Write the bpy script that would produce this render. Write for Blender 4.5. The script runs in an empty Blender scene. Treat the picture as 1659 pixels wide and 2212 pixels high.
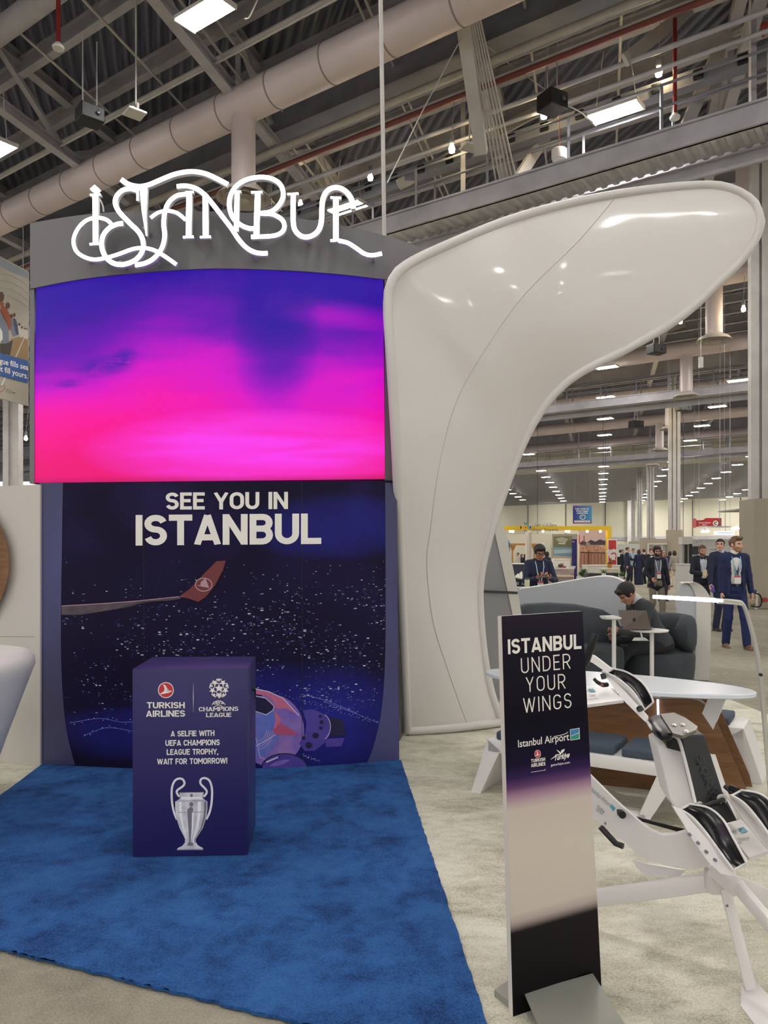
import bpy, bmesh, math, random
import numpy as np
from mathutils import Vector, Matrix, Euler

# ------------------------------------------------------------------ camera, world, exposure
SC = bpy.context.scene
F, CX, HY, EYE = 1650.0, 829.5, 1192.0, 1.55          # focal length and horizon row for a 1659 x 2212 frame
cam_d = bpy.data.cameras.new('camera'); cam = bpy.data.objects.new('camera', cam_d)
SC.collection.objects.link(cam); SC.camera = cam
cam.location = (0, 0, EYE); cam.rotation_euler = (math.pi/2, 0, 0)
cam_d.sensor_fit = 'VERTICAL'; cam_d.sensor_height = 36.0
cam_d.lens = F/2212*36.0
cam_d.shift_y = (HY-1106.0)/2212
cam_d.clip_start = 0.05; cam_d.clip_end = 600
SC.view_settings.view_transform = 'Standard'; SC.view_settings.look = 'None'
SC.view_settings.gamma = 1.0; SC.view_settings.use_curve_mapping = False
SC.view_settings.exposure = 0.76
LAMP_STRENGTH = 75.0
WORLD_STRENGTH = 0.75
w = bpy.data.worlds.new('hall_air'); SC.world = w; w.use_nodes = True
w.node_tree.nodes['Background'].inputs[0].default_value = (0.80, 0.79, 0.78, 1)
w.node_tree.nodes['Background'].inputs[1].default_value = WORLD_STRENGTH
try:
    SC.cycles.max_bounces = 6; SC.cycles.diffuse_bounces = 3; SC.cycles.glossy_bounces = 3
    SC.cycles.transmission_bounces = 3; SC.cycles.sample_clamp_indirect = 4.0
    SC.cycles.use_adaptive_sampling = True; SC.cycles.adaptive_threshold = 0.02; SC.cycles.use_denoising = True
    SC.cycles.use_light_tree = True; SC.cycles.caustics_reflective = False; SC.cycles.caustics_refractive = False
except Exception:
    pass
COL = SC.collection
RND = random.Random(7)

# ------------------------------------------------------------------ picture row/column -> point at a chosen real distance
def P(px, py, Y): return Vector(((px-CX)/F*Y, Y, EYE-(py-HY)/F*Y))
def G(px, py, z=0.0):
    Y = (EYE-z)*F/(py-HY); return Vector(((px-CX)/F*Y, Y, z))
def ray(px, py): return Vector(((px-CX)/F, 1.0, -(py-HY)/F))
def plane_surf(p0, n, off=0.0):
    n = n.normalized(); p0 = p0 + n*off; e = Vector((0, 0, EYE))
    def f(px, py, extra=0.0):
        d = ray(px, py); t = ((p0+n*extra)-e).dot(n)/d.dot(n); return e + d*t
    return f
def cyl_surf(cx, cy, R):
    def f(px, py, extra=0.0):
        d = ray(px, py); r = R+extra
        a = d.x*d.x+d.y*d.y; b = -2*(d.x*cx+d.y*cy); c = cx*cx+cy*cy-r*r
        D = b*b-4*a*c
        t = (-b-math.sqrt(max(D, 0)))/(2*a)
        return Vector((0, 0, EYE)) + d*t
    return f

# ------------------------------------------------------------------ materials
def lin(c):
    return tuple(((v/255)/12.92 if v/255 <= 0.04045 else ((v/255+0.055)/1.055)**2.4) for v in c)
MATS = {}
def mat(name, rgb, rough=0.5, metal=0.0, spec=0.5, var=0.0, scale=8.0, emit=0.0, bump=0.0, coat=0.0, rgb2=None, detail=4.0):
    if name in MATS: return MATS[name]
    m = bpy.data.materials.new(name); m.use_nodes = True; MATS[name] = m
    nt = m.node_tree; b = nt.nodes['Principled BSDF']
    c = lin(rgb)
    b.inputs['Base Color'].default_value = (*c, 1); b.inputs['Roughness'].default_value = rough
    b.inputs['Metallic'].default_value = metal; b.inputs['Specular IOR Level'].default_value = spec
    if coat: b.inputs['Coat Weight'].default_value = coat; b.inputs['Coat Roughness'].default_value = 0.08
    if emit:
        b.inputs['Emission Color'].default_value = (*c, 1); b.inputs['Emission Strength'].default_value = emit
    if var or rgb2 or bump:
        tc = nt.nodes.new('ShaderNodeTexCoord'); nz = nt.nodes.new('ShaderNodeTexNoise')
        nz.inputs['Scale'].default_value = scale; nz.inputs['Detail'].default_value = detail
        nt.links.new(tc.outputs['Object'], nz.inputs['Vector'])
        if var or rgb2:
            r = nt.nodes.new('ShaderNodeValToRGB')
            c2 = lin(rgb2) if rgb2 else tuple(min(1, v*(1+var)) for v in c)
            c1 = c if rgb2 else tuple(v*(1-var) for v in c)
            r.color_ramp.elements[0].position = 0.32; r.color_ramp.elements[1].position = 0.68
            r.color_ramp.elements[0].color = (*c1, 1); r.color_ramp.elements[1].color = (*c2, 1)
            nt.links.new(nz.outputs['Fac'], r.inputs['Fac']); nt.links.new(r.outputs['Color'], b.inputs['Base Color'])
        if bump:
            bp = nt.nodes.new('ShaderNodeBump'); bp.inputs['Strength'].default_value = bump; bp.inputs['Distance'].default_value = 0.01
            nt.links.new(nz.outputs['Fac'], bp.inputs['Height']); nt.links.new(bp.outputs['Normal'], b.inputs['Normal'])
    return m
class NT:
    """small helper to wire node materials"""
    def __init__(s, name, rough=0.5, spec=0.5):
        s.m = bpy.data.materials.new(name); s.m.use_nodes = True; s.t = s.m.node_tree; MATS[name] = s.m
        s.b = s.t.nodes['Principled BSDF']; s.b.inputs['Roughness'].default_value = rough; s.b.inputs['Specular IOR Level'].default_value = spec
    def n(s, typ, **kw):
        o = s.t.nodes.new(typ)
        for k, v in kw.items():
            if k.startswith('_'): setattr(o, k[1:], v)
        return o
    def l(s, a, b): s.t.links.new(a, b)
    def val(s, node, i, x):
        if hasattr(x, 'links') or hasattr(x, 'is_linked'): s.l(x, node.inputs[i])
        else: node.inputs[i].default_value = x
    def math(s, op, a, b=0.0, clamp=False):
        o = s.t.nodes.new('ShaderNodeMath'); o.operation = op; o.use_clamp = clamp
        s.val(o, 0, a); s.val(o, 1, b); return o.outputs[0]
    def ramp(s, fac, stops, interp='LINEAR'):
        r = s.t.nodes.new('ShaderNodeValToRGB'); cr = r.color_ramp; cr.interpolation = interp
        while len(cr.elements) < len(stops): cr.elements.new(0.5)
        for e, (p, c) in zip(cr.elements, stops):
            e.position = p; e.color = (*c, 1)
        s.val(r, 0, fac); return r.outputs[0]
    def mix(s, fac, a, b):
        o = s.t.nodes.new('ShaderNodeMix'); o.data_type = 'RGBA'
        s.val(o, 0, fac)
        for i, x in ((6, a), (7, b)):
            if isinstance(x, tuple): o.inputs[i].default_value = (*x, 1)
            else: s.l(x, o.inputs[i])
        return o.outputs[2]
    def noise(s, vec, scale, detail=4.0, dist=0.0, out=0):
        o = s.t.nodes.new('ShaderNodeTexNoise'); o.inputs['Scale'].default_value = scale
        o.inputs['Detail'].default_value = detail; o.inputs['Distortion'].default_value = dist
        s.l(vec, o.inputs['Vector']); return o.outputs[out]
    def coord(s, which='UV'): return s.t.nodes.new('ShaderNodeTexCoord').outputs[which]
    def mapping(s, vec, scale=(1,1,1), rot=(0,0,0), loc=(0,0,0)):
        o = s.t.nodes.new('ShaderNodeMapping'); s.l(vec, o.inputs[0])
        o.inputs['Scale'].default_value = scale; o.inputs['Rotation'].default_value = rot; o.inputs['Location'].default_value = loc
        return o.outputs[0]
    def sep(s, vec):
        o = s.t.nodes.new('ShaderNodeSeparateXYZ'); s.l(vec, o.inputs[0]); return o.outputs
    def blob(s, u, v, cu, cv, ru, rv, soft=1.0):
        """1 at the centre falling to 0 at an ellipse"""
        a = s.math('POWER', s.math('DIVIDE', s.math('SUBTRACT', u, cu), ru), 2.0)
        # power of a negative base is undefined: square by multiplying
        du = s.math('DIVIDE', s.math('SUBTRACT', u, cu), ru); dv = s.math('DIVIDE', s.math('SUBTRACT', v, cv), rv)
        d = s.math('ADD', s.math('MULTIPLY', du, du), s.math('MULTIPLY', dv, dv))
        return s.math('SUBTRACT', 1.0, d, clamp=True)

# ------------------------------------------------------------------ geometry helpers
def bm_new(): return bmesh.new()
def frame_from(d):
    d = d.normalized(); up = Vector((0, 0, 1)) if abs(d.z) < 0.95 else Vector((0, 1, 0))
    x = up.cross(d).normalized(); y = d.cross(x).normalized(); return x, y, d
def add_box(bm, c, size, R=None, bevel=0.0):
    c = Vector(c); h = Vector(size)*0.5; vs = []
    for dx in (-1, 1):
        for dy in (-1, 1):
            for dz in (-1, 1):
                p = Vector((dx*h.x, dy*h.y, dz*h.z)); p = (R @ p) if R is not None else p
                vs.append(bm.verts.new(c+p))
    fs = [bm.faces.new([vs[i] for i in q]) for q in ((0,1,3,2),(4,6,7,5),(0,4,5,1),(2,3,7,6),(0,2,6,4),(1,5,7,3))]
    if bevel > 0:
        es = list({e for f in fs for e in f.edges})
        bmesh.ops.bevel(bm, geom=es, offset=bevel, segments=2, affect='EDGES', profile=.5)
def add_beam(bm, a, b, wdt, hgt, roll=None):
    """rectangular bar from a to b; wdt sideways, hgt upwards"""
    a = Vector(a); b = Vector(b); x, y, d = frame_from(b-a)
    R = Matrix((x, y, d)).transposed(); add_box(bm, (a+b)/2, (wdt, hgt, (b-a).length), R)
def add_tube(bm, pts, r, seg=10, caps=True, closed=False):
    pts = [Vector(p) for p in pts]; n = len(pts); rings = []
    rr = r if isinstance(r, (list, tuple)) else [r]*n
    px = None
    for i in range(n):
        if closed: d = pts[(i+1) % n]-pts[i-1]
        else: d = pts[min(i+1, n-1)]-pts[max(i-1, 0)]
        if d.length < 1e-9: d = Vector((0, 0, 1))
        d.normalize()
        if px is None: x, y, _ = frame_from(d)
        else:
            x = px - d*px.dot(d)
            if x.length < 1e-6: x, y, _ = frame_from(d)
            x.normalize(); y = d.cross(x)
        px = x
        rings.append([bm.verts.new(pts[i]+(x*math.cos(t)+y*math.sin(t))*rr[i]) for t in [2*math.pi*k/seg for k in range(seg)]])
    for i in range(n if closed else n-1):
        A, B = rings[i], rings[(i+1) % n]
        for k in range(seg):
            bm.faces.new((A[k], A[(k+1) % seg], B[(k+1) % seg], B[k]))
    if caps and not closed:
        bm.faces.new(rings[0][::-1]); bm.faces.new(rings[-1])
def add_lathe(bm, prof, c, seg=32, axis=None, sx=1.0, sy=1.0):
    """prof: (radius, height) list turned about the vertical through c (or about axis)"""
    c = Vector(c)
    if axis is None: x, y, d = Vector((1,0,0)), Vector((0,1,0)), Vector((0,0,1))
    else: x, y, d = frame_from(Vector(axis))
    rings = []
    for r, h in prof:
        if r < 1e-6: rings.append([bm.verts.new(c+d*h)])
        else: rings.append([bm.verts.new(c+d*h+x*(math.cos(2*math.pi*k/seg)*r*sx)+y*(math.sin(2*math.pi*k/seg)*r*sy)) for k in range(seg)])
    for A, B in zip(rings, rings[1:]):
        for k in range(seg):
            k2 = (k+1) % seg
            if len(A) == 1 and len(B) == 1: continue
            if len(A) == 1: bm.faces.new((A[0], B[k2], B[k]))
            elif len(B) == 1: bm.faces.new((A[k], A[k2], B[0]))
            else: bm.faces.new((A[k], A[k2], B[k2], B[k]))
def add_prism(bm, poly, ext):
    """closed outline of 3D points pushed along ext"""
    ext = Vector(ext); a = [bm.verts.new(Vector(p)) for p in poly]; b = [bm.verts.new(Vector(p)+ext) for p in poly]
    n = len(a)
    for i in range(n): bm.faces.new((a[i], a[(i+1) % n], b[(i+1) % n], b[i]))
    f1 = bm.faces.new(a[::-1]); f2 = bm.faces.new(b)
    if n > 4: bmesh.ops.triangulate(bm, faces=[f1, f2])
def add_poly(bm, pts, mi=0):
    f = bm.faces.new([bm.verts.new(Vector(p)) for p in pts]); f.material_index = mi
    if len(pts) > 4:
        r = bmesh.ops.triangulate(bm, faces=[f])
        for g in r['faces']: g.material_index = mi
def add_grid(bm, rows, mi=0, uv=False, closed=False):
    """rows of points -> quads; uv over 0..1"""
    V = [[bm.verts.new(Vector(p)) for p in r] for r in rows]
    lay = bm.loops.layers.uv.verify() if uv else None
    nr, nc = len(V), len(V[0]); fs = []
    for i in range(nr-1):
        for j in range(nc if closed else nc-1):
            j2 = (j+1) % nc
            f = bm.faces.new((V[i][j], V[i][j2], V[i+1][j2], V[i+1][j])); f.material_index = mi; fs.append(f)
            if uv:
                for lp, (a, b) in zip(f.loops, ((i, j), (i, j+1), (i+1, j+1), (i+1, j))):
                    lp[lay].uv = (b/(nc-1), a/(nr-1))
    return fs
def smooth_pts(pts, n=8, closed=False):
    """Catmull-Rom through the given tuples"""
    pts = [Vector(p) for p in pts]; N = len(pts); out = []
    rng = range(N) if closed else range(N-1)
    for i in rng:
        if closed: p0, p1, p2, p3 = pts[i-1], pts[i], pts[(i+1) % N], pts[(i+2) % N]
        else: p0, p1, p2, p3 = pts[max(i-1, 0)], pts[i], pts[i+1], pts[min(i+2, N-1)]
        for k in range(n):
            t = k/n
            out.append(0.5*((2*p1)+(p2-p0)*t+(2*p0-5*p1+4*p2-p3)*t*t+(3*p1-p0-3*p2+p3)*t*t*t))
    if not closed: out.append(pts[-1])
    return out
def obj(name, bm, m, parent=None, smooth=40, label=None):
    me = bpy.data.meshes.new(name)
    if isinstance(bm, bmesh.types.BMesh):
        bmesh.ops.recalc_face_normals(bm, faces=bm.faces) if smooth != 'keep' else None
        bm.to_mesh(me); bm.free()
    else:
        me = bm; me.name = name
    for x in (m if isinstance(m, (list, tuple)) else [m]): me.materials.append(x)
    if smooth and smooth != 'keep':
        me.shade_smooth(); me.set_sharp_from_angle(angle=math.radians(smooth))
    o = bpy.data.objects.new(name, me); COL.objects.link(o)
    if parent is not None: put(o, parent)
    if label: o['label'] = label
    return o
def mw(o):
    M = Matrix.LocRotScale(o.location, o.rotation_euler, o.scale)
    return mw(o.parent) @ o.matrix_parent_inverse @ M if o.parent else M
def put(o, parent):
    o.parent = parent
    if o.type == 'MESH': o.data.transform(mw(parent).inverted())
    else: o.matrix_parent_inverse = mw(parent).inverted()
def tag(o, label, cat, group=None, kind=None):
    o['label'] = label; o['category'] = cat
    if group: o['group'] = group
    if kind: o['kind'] = kind
    return o
def thing(name, label, cat, loc=(0,0,0), group=None, rz=0.0):
    o = bpy.data.objects.new(name, None); COL.objects.link(o); o.location = loc; o.rotation_euler = (0, 0, rz)
    o.empty_display_size = 0.1
    return tag(o, label, cat, group)
def struct(name, bm, m, smooth=40):
    o = obj(name, bm, m, None, smooth); o['kind'] = 'structure'; return o
def kids(o): return [c for c in bpy.data.objects if c.parent == o]
def dup(root, loc, rz=None, label=None, group=None, ch=None):
    r = root.copy(); COL.objects.link(r); r.location = loc
    if rz is not None: r.rotation_euler = (0, 0, rz)
    if label: r['label'] = label
    if group: r['group'] = group
    def rec(src, dst):
        for c in (ch[src.name] if ch and src.name in ch else kids(src)):
            d = c.copy(); COL.objects.link(d); d.parent = dst; rec(c, d)
    rec(root, r)
    return r

# ------------------------------------------------------------------ flat ribbons, shapes and lettering laid on a real surface
def ribbon2d(pts, width, taper=None):
    """polyline in 2D -> list of left/right points"""
    P2 = [Vector((p[0], p[1])) for p in pts]; n = len(P2); out = []
    for i in range(n):
        d0 = (P2[i]-P2[i-1]) if i > 0 else None; d1 = (P2[i+1]-P2[i]) if i < n-1 else None
        if d0 is not None and d0.length < 1e-9: d0 = None
        if d1 is not None and d1.length < 1e-9: d1 = None
        if d0 is None and d1 is None: d0 = Vector((1, 0))
        if d0 is None: d = d1.normalized(); k = 1
        elif d1 is None: d = d0.normalized(); k = 1
        else:
            a, b = d0.normalized(), d1.normalized(); d = a+b
            if d.length < 1e-6: d = b.copy()
            d.normalize(); k = 1/max(0.45, d.dot(b))
        nrm = Vector((-d.y, d.x)); wd = width if taper is None else taper[i]
        out.append((P2[i]+nrm*wd/2*k, P2[i]-nrm*wd/2*k))
    return out
def lay_ribbon(bm, surf, pts, width, off=0.0, mi=0, taper=None):
    lr = ribbon2d(pts, width, taper)
    for (a, b), (c, d) in zip(lr, lr[1:]):
        f = bm.faces.new([bm.verts.new(surf(p.x, p.y, off)) for p in (a, c, d, b)]); f.material_index = mi
def lay_poly(bm, surf, pts, off=0.0, mi=0):
    add_poly(bm, [surf(p[0], p[1], off) for p in pts], mi)
def arc(cx, cy, rx, ry, a0, a1, n=10):
    return [(cx+rx*math.cos(math.radians(a0+(a1-a0)*i/n)), cy+ry*math.sin(math.radians(a0+(a1-a0)*i/n))) for i in range(n+1)]
def ellipse(cx, cy, rx, ry, n=32): return arc(cx, cy, rx, ry, 0, 360, n)[:-1]
GW = dict(I=0, S=.56, T=.58, A=.66, N=.62, B=.58, U=.60, L=.50, D=.60, E=.50, R=.59, Y=.62, O=.62, W=.92, G=.60, K=.60, H=.60, F=.48, C=.57, M=.76, P=.56, Q=.62, V=.62)
def glyph(ch, w, s):
    t = s/2; L, R, B, T = t, w-t, t, 1-t; M = .52; c = w/2; r = (R-L)/2
    if ch == 'I': return [[(t, 0), (t, 1)]]
    if ch == 'S':
        y1, y2 = (T+M)/2, (B+M)/2; h1, h2 = (T-M)/2, (M-B)/2
        return [arc(c, y1, r, h1, 15, 270, 14)+arc(c, y2, r, h2, 90, -165, 14)[1:]]
    if ch == 'T': return [[(0, T), (w, T)], [(c, 0), (c, 1)]]
    if ch == 'A': return [[(t*.9, 0), (c, 1-t*.2)], [(c, 1-t*.2), (w-t*.9, 0)], [(c-.30*w, .25), (c+.30*w, .25)]]
    if ch == 'V': return [[(t*.9, 1), (c, t*.2)], [(c, t*.2), (w-t*.9, 1)]]
    if ch == 'N': return [[(L, 0), (L, 1)], [(L, 1-t*.3), (R, t*.3)], [(R, 0), (R, 1)]]
    if ch == 'M': return [[(L, 0), (L, 1)], [(L, 1-t*.3), (c, .35)], [(c, .35), (R, 1-t*.3)], [(R, 0), (R, 1)]]
    if ch == 'W': return [[(t*.8, 1), (w*.28, t*.2)], [(w*.28, t*.2), (c, .95)], [(c, .95), (w*.72, t*.2)], [(w*.72, t*.2), (w-t*.8, 1)]]
    if ch == 'U': return [[(L, 1), (L, B+r)]+arc(c, B+r, r, r, 180, 360, 12)+[(R, 1)]]
    if ch == 'L': return [[(L, 0), (L, 1)], [(0, B), (w, B)]]
    if ch == 'E': return [[(L, 0), (L, 1)], [(0, B), (w, B)], [(0, T), (w, T)], [(0, M), (w*.9, M)]]
    if ch == 'F': return [[(L, 0), (L, 1)], [(0, T), (w, T)], [(0, M-.03), (w*.9, M-.03)]]
    if ch == 'H': return [[(L, 0), (L, 1)], [(R, 0), (R, 1)], [(L, M), (R, M)]]
    if ch == 'D':
        q = min(.30, r*1.2)
        return [[(L, 0), (L, 1)], [(0, T), (R-q, T)]+arc(R-q, T-q, q, q, 90, 0, 6)+arc(R-q, B+q, q, q, 0, -90, 6)+[(0, B)]]
    if ch in 'OQ':
        q = r; return [arc(c, T-q, r, q, 0, 180, 12)+arc(c, B+q, r, q, 180, 360, 12)+[(R, T-q)]]
    if ch == 'C': return [arc(c, T-r, r, r, 10, 180, 12)+arc(c, B+r, r, r, 180, 350, 12)]
    if ch == 'G': return [arc(c, T-r, r, r, 15, 180, 12)+arc(c, B+r, r, r, 180, 360, 12)+[(R, .46)], [(c, .46), (w, .46)]]
    if ch == 'B':
        q1 = (T-M)/2; q2 = (M-B)/2
        return [[(L, 0), (L, 1)], [(0, T), (R-q1-.01, T)]+arc(R-q1-.01, M+q1, q1, q1, 90, -90, 8)+[(0, M)], [(R-q2-.05, M)]+arc(R-q2, B+q2, q2, q2, 90, -90, 8)+[(0, B)]]
    if ch in 'PR':
        m = M-.06; q = (T-m)/2
        g = [[(L, 0), (L, 1)], [(0, T), (R-q, T)]+arc(R-q, m+q, q, q, 90, -90, 8)+[(0, m)]]
        if ch == 'R': g.append([(c*.95, m), (w-t*.9, 0)])
        return g
    if ch == 'K': return [[(L, 0), (L, 1)], [(w-t*.8, 1), (L, .42)], [(c*.85, .58), (w-t*.7, 0)]]
    if ch == 'Y': return [[(t*.8, 1), (c, .44)], [(w-t*.8, 1), (c, .44)], [(c, .47), (c, 0)]]
    if ch == ',': return [[(t*1.2, s*.9), (t*.6, -.16)]]
    if ch == '!': return [[(t, .28), (t, 1)], [(t, 0), (t, s*1.05)]]
    if ch == '.': return [[(t, 0), (t, s)]]
    return []
def lay_text(bm, surf, text, x0, y0, x1, y1, hgt, s=.16, shear=0.0, off=0.0, mi=0, track=.12, serif=False, upv=None):
    """capital lettering: baseline from (x0,y0) to (x1,y1) in picture columns/rows, cap height hgt, laid on surf"""
    pos = []; x = 0
    for ch in text:
        if ch == ' ': x += .40; continue
        w = {'I': s, ',': s, '!': s, '.': s}.get(ch, GW.get(ch, .6)*(1.15 if s > .15 else 1)+s*.35-.05)
        pos.append((ch, x, w)); x += w+track
    tot = x-track; P0 = Vector((x0, y0)); U = Vector((x1-x0, y1-y0))/tot; V = Vector(upv) if upv else Vector((shear*hgt, -hgt))
    sw = s
    off0 = off
    for ch, gx, w in pos:
        off = off0
        for st in glyph(ch, w, s):
            pts = [Vector((gx+a, b)) for a, b in st]; off += .00022
            lr = ribbon2d(pts, sw)
            for (a, b), (c, d) in zip(lr, lr[1:]):
                q = []
                for p in (a, c, d, b):
                    yy = min(max(p.y, 0.0 if ch != ',' else -.2), 1.0); e = P0+U*p.x+V*yy; q.append(bm.verts.new(surf(e.x, e.y, off)))
                try:
                    f = bm.faces.new(q); f.material_index = mi
                except ValueError: pass
            if serif:
                for e in (pts[0], pts[-1]):
                    if (abs(e.y) < .01 or abs(e.y-1) < .01) and ch not in 'SCGO':
                        yy = .03 if e.y < .5 else .97
                        q = []
                        for dx, dy in ((-s*1.0, -.03), (s*1.0, -.03), (s*1.0, .05), (-s*1.0, .05)):
                            g = P0+U*(e.x+dx)+V*min(1, max(0, yy+dy)); q.append(bm.verts.new(surf(g.x, g.y, off)))
                        f = bm.faces.new(q); f.material_index = mi
_fontcache = {}
def font_mesh(text, bold=0.0):
    """outline polygons of a text in the built-in font, as a bmesh in the unit frame"""
    cu = bpy.data.curves.new('lettering_curve', 'FONT'); cu.body = text; cu.size = 1.0; cu.offset = bold; cu.resolution_u = 3
    o = bpy.data.objects.new('lettering_curve', cu); COL.objects.link(o)
    dg = bpy.context.evaluated_depsgraph_get(); dg.update()
    me = bpy.data.meshes.new_from_object(o.evaluated_get(dg))
    bpy.data.objects.remove(o); bpy.data.curves.remove(cu)
    return me
def lay_font(bm, surf, text, x0, y0, x1, y1, hgt, bold=0.0, off=0.0, mi=0, upv=None):
    """upper/lower-case lettering in the built-in font"""
    me = font_mesh(text, bold)
    if not me.vertices: return
    xs = [v.co.x for v in me.vertices]; a, b = min(xs), max(xs)
    P0 = Vector((x0, y0)); U = Vector((x1-x0, y1-y0))/(b-a); V = Vector(upv) if upv else Vector((0, -hgt)); capk = 1/0.73
    vs = []
    for v in me.vertices:
        e = P0+U*(v.co.x-a)+V*(v.co.y*capk); vs.append(bm.verts.new(surf(e.x, e.y, off)))
    for p in me.polygons:
        try:
            f = bm.faces.new([vs[i] for i in p.vertices]); f.material_index = mi
        except ValueError: pass
    bpy.data.meshes.remove(me)
def star(cx, cy, r, rot=0, inner=.40, n=5):
    return [(cx+(r if i % 2 == 0 else r*inner)*math.sin(math.radians(rot+i*180/n)), cy-(r if i % 2 == 0 else r*inner)*math.cos(math.radians(rot+i*180/n))) for i in range(2*n)]

# ================================================================== THE HALL
DA = Vector((-0.817, 0.576, 0)); DB = Vector((0.273, 0.962, 0))
def Hz(px, py, h):                      # point seen at (px,py) lying h above the eye
    Y = h*F/(HY-py); return Vector(((px-CX)/F*Y, Y, EYE+h))

# --- materials of the hall
def deck_mat():
    n = NT('roof_deck', 0.45, 0.4); c = n.coord('Object')
    m = n.mapping(c, rot=(0, 0, math.radians(-16)))
    wv = n.n('ShaderNodeTexWave', _bands_direction='X'); n.l(m, wv.inputs['Vector']); wv.inputs['Scale'].default_value = 1.05
    col = n.ramp(wv.outputs['Fac'], [(0.0, lin((104, 106, 124))), (1.0, lin((142, 144, 160)))])
    n.l(col, n.b.inputs['Base Color'])
    bp = n.n('ShaderNodeBump'); bp.inputs['Strength'].default_value = .9; bp.inputs['Distance'].default_value = .12
    n.l(wv.outputs['Fac'], bp.inputs['Height']); n.l(bp.outputs['Normal'], n.b.inputs['Normal']); n.b.inputs['Metallic'].default_value = .35
    return n.m
def mottled(name, stops, s1, s2, rough=.9, bump=.35, bdist=.006, fine=220, stretch=(1, 1, 1)):
    n = NT(name, rough, .25); c0 = n.coord('Object'); c = n.mapping(c0, scale=stretch)
    a = n.noise(c, s1, 5, .6); b = n.noise(c, s2, 6, .3); f = n.noise(c0, fine, 6, .4)
    x = n.math('ADD', n.math('MULTIPLY', a, .42), n.math('ADD', n.math('MULTIPLY', b, .22), n.math('MULTIPLY', f, .36)))
    n.l(n.ramp(x, stops), n.b.inputs['Base Color'])
    bp = n.n('ShaderNodeBump'); bp.inputs['Strength'].default_value = bump; bp.inputs['Distance'].default_value = bdist
    n.l(f, bp.inputs['Height']); n.l(bp.outputs['Normal'], n.b.inputs['Normal']); return n.m
M_deck = deck_mat()
M_steel = mat('painted_steel', (184, 182, 188), .5, .1, .4, var=.12, scale=1.5)
M_steel_d = mat('dark_painted_steel', (132, 133, 142), .55, .1, .4, var=.15, scale=1.5)
M_steel_l = mat('pale_painted_steel', (198, 194, 190), .5, .05, .4, var=.08, scale=2)
M_duct = mat('painted_duct', (222, 208, 206), .45, .1, .45, var=.06, scale=.8)
M_duct_band = mat('duct_seam', (150, 138, 138), .5)
M_red = mat('red_pipe_paint', (140, 40, 38), .45)
M_red_d = mat('dull_red_pipe_paint', (118, 62, 55), .5)
M_black = mat('black_housing', (15, 16, 20), .5)
M_white_p = mat('white_plastic', (226, 222, 216), .45)
M_galv = mat('galvanised_sheet', (216, 216, 216), .34, .45, .5, var=.1, scale=3)
M_beige = mat('hall_wall_paint', (224, 218, 196), .8, var=.03, scale=.3)
M_aisle = mottled('aisle_carpet', [(.36, lin((122, 115, 102))), (.5, lin((152, 145, 130))), (.64, lin((172, 165, 150)))], .7, 9, .95, .6, .006, 120)
M_booth_floor = mottled('mottled_cream_flooring', [(.36, lin((146, 142, 124))), (.44, lin((184, 180, 160))), (.52, lin((208, 204, 186))), (.62, lin((222, 219, 204)))], 2.2, 12, .8, .5, .004, 130, (1, 1.7, 1))
M_blue = mottled('blue_carpet_pile', [(.38, lin((22, 50, 98))), (.45, lin((32, 72, 128))), (.53, lin((44, 92, 152))), (.66, lin((56, 106, 166)))], 3.6, 14, .95, .8, .008, 130)

# --- floor, booth floor
bm = bm_new(); add_grid(bm, [[(x, y, 0) for x in (-110, 0, 150)] for y in (-60, 90, 230)]); struct('floor', bm, M_aisle, 0)
bm = bm_new(); add_prism(bm, [(-6, 4.73, 0), (-1.5, 2.98, 0), (-.273, 2.507, 0), (3.9, .90, 0), (3.55, 9.7, 0), (-6, 9.7, 0)], (0, 0, .006)); struct('floor_booth', bm, M_booth_floor, 0)
# --- blue carpet with a slightly ragged cut edge
bm = bm_new()
def edge_pts(a, b, n, j):
    a = Vector(a); b = Vector(b); nn = Vector((-(b-a).y, (b-a).x, 0)).normalized()
    return [a+(b-a)*i/n+nn*RND.uniform(-j, j) for i in range(n)]
cz = .006
outl = edge_pts((-2.30, 3.27, cz), (.352, 2.248, cz), 150, .006)+edge_pts((.352, 2.248, cz), (.125, 5.62, cz), 120, .003)+edge_pts((.125, 5.62, cz), (-2.47, 5.52, cz), 4, 0)+edge_pts((-2.47, 5.52, cz), (-2.30, 3.27, cz), 60, .002)
add_prism(bm, outl, (0, 0, .012))
tag(obj('carpet', bm, M_blue, None, 0), 'bright blue carpet running up to the curved display wall', 'carpet')

# --- roof deck, lower roof beyond the dividing bulkhead, far walls
bm = bm_new(); add_grid(bm, [[(x, y, EYE+13.8) for x in (-90, 0, 130)] for y in (-58, 60, 150)]); struct('ceiling', bm, M_deck, 0)
pb = Vector((31.4, 95, 0))
def wall_along(p, l1, l2, z0, z1, t):
    a = p-DA*l1; b = p+DA*l2; nrm = Vector((DA.y, -DA.x, 0))*-t
    return [(a.x, a.y, z0), (b.x, b.y, z0), (b.x, b.y, z1), (a.x, a.y, z1)], nrm
bm = bm_new(); q, nv = wall_along(pb, 55, 150, EYE+10.6, EYE+13.8, -.6); add_prism(bm, q, nv); struct('wall_bulkhead', bm, M_beige, 0)
bm = bm_new(); a = pb-DA*55; b = pb+DA*150; e = DB*110
add_poly(bm, [(p.x, p.y, EYE+11.35) for p in (a, b, b+e, a+e)]); struct('ceiling_far', bm, M_steel_d, 0)
bm = bm_new(); pw = Vector((56, 171, 0)); q, nv = wall_along(pw, 70, 170, 0, EYE+11.4, -.5); add_prism(bm, q, nv); struct('wall_far', bm, M_beige, 0)
M_seam = mat('wall_seam', (60, 56, 48), .8)
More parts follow.
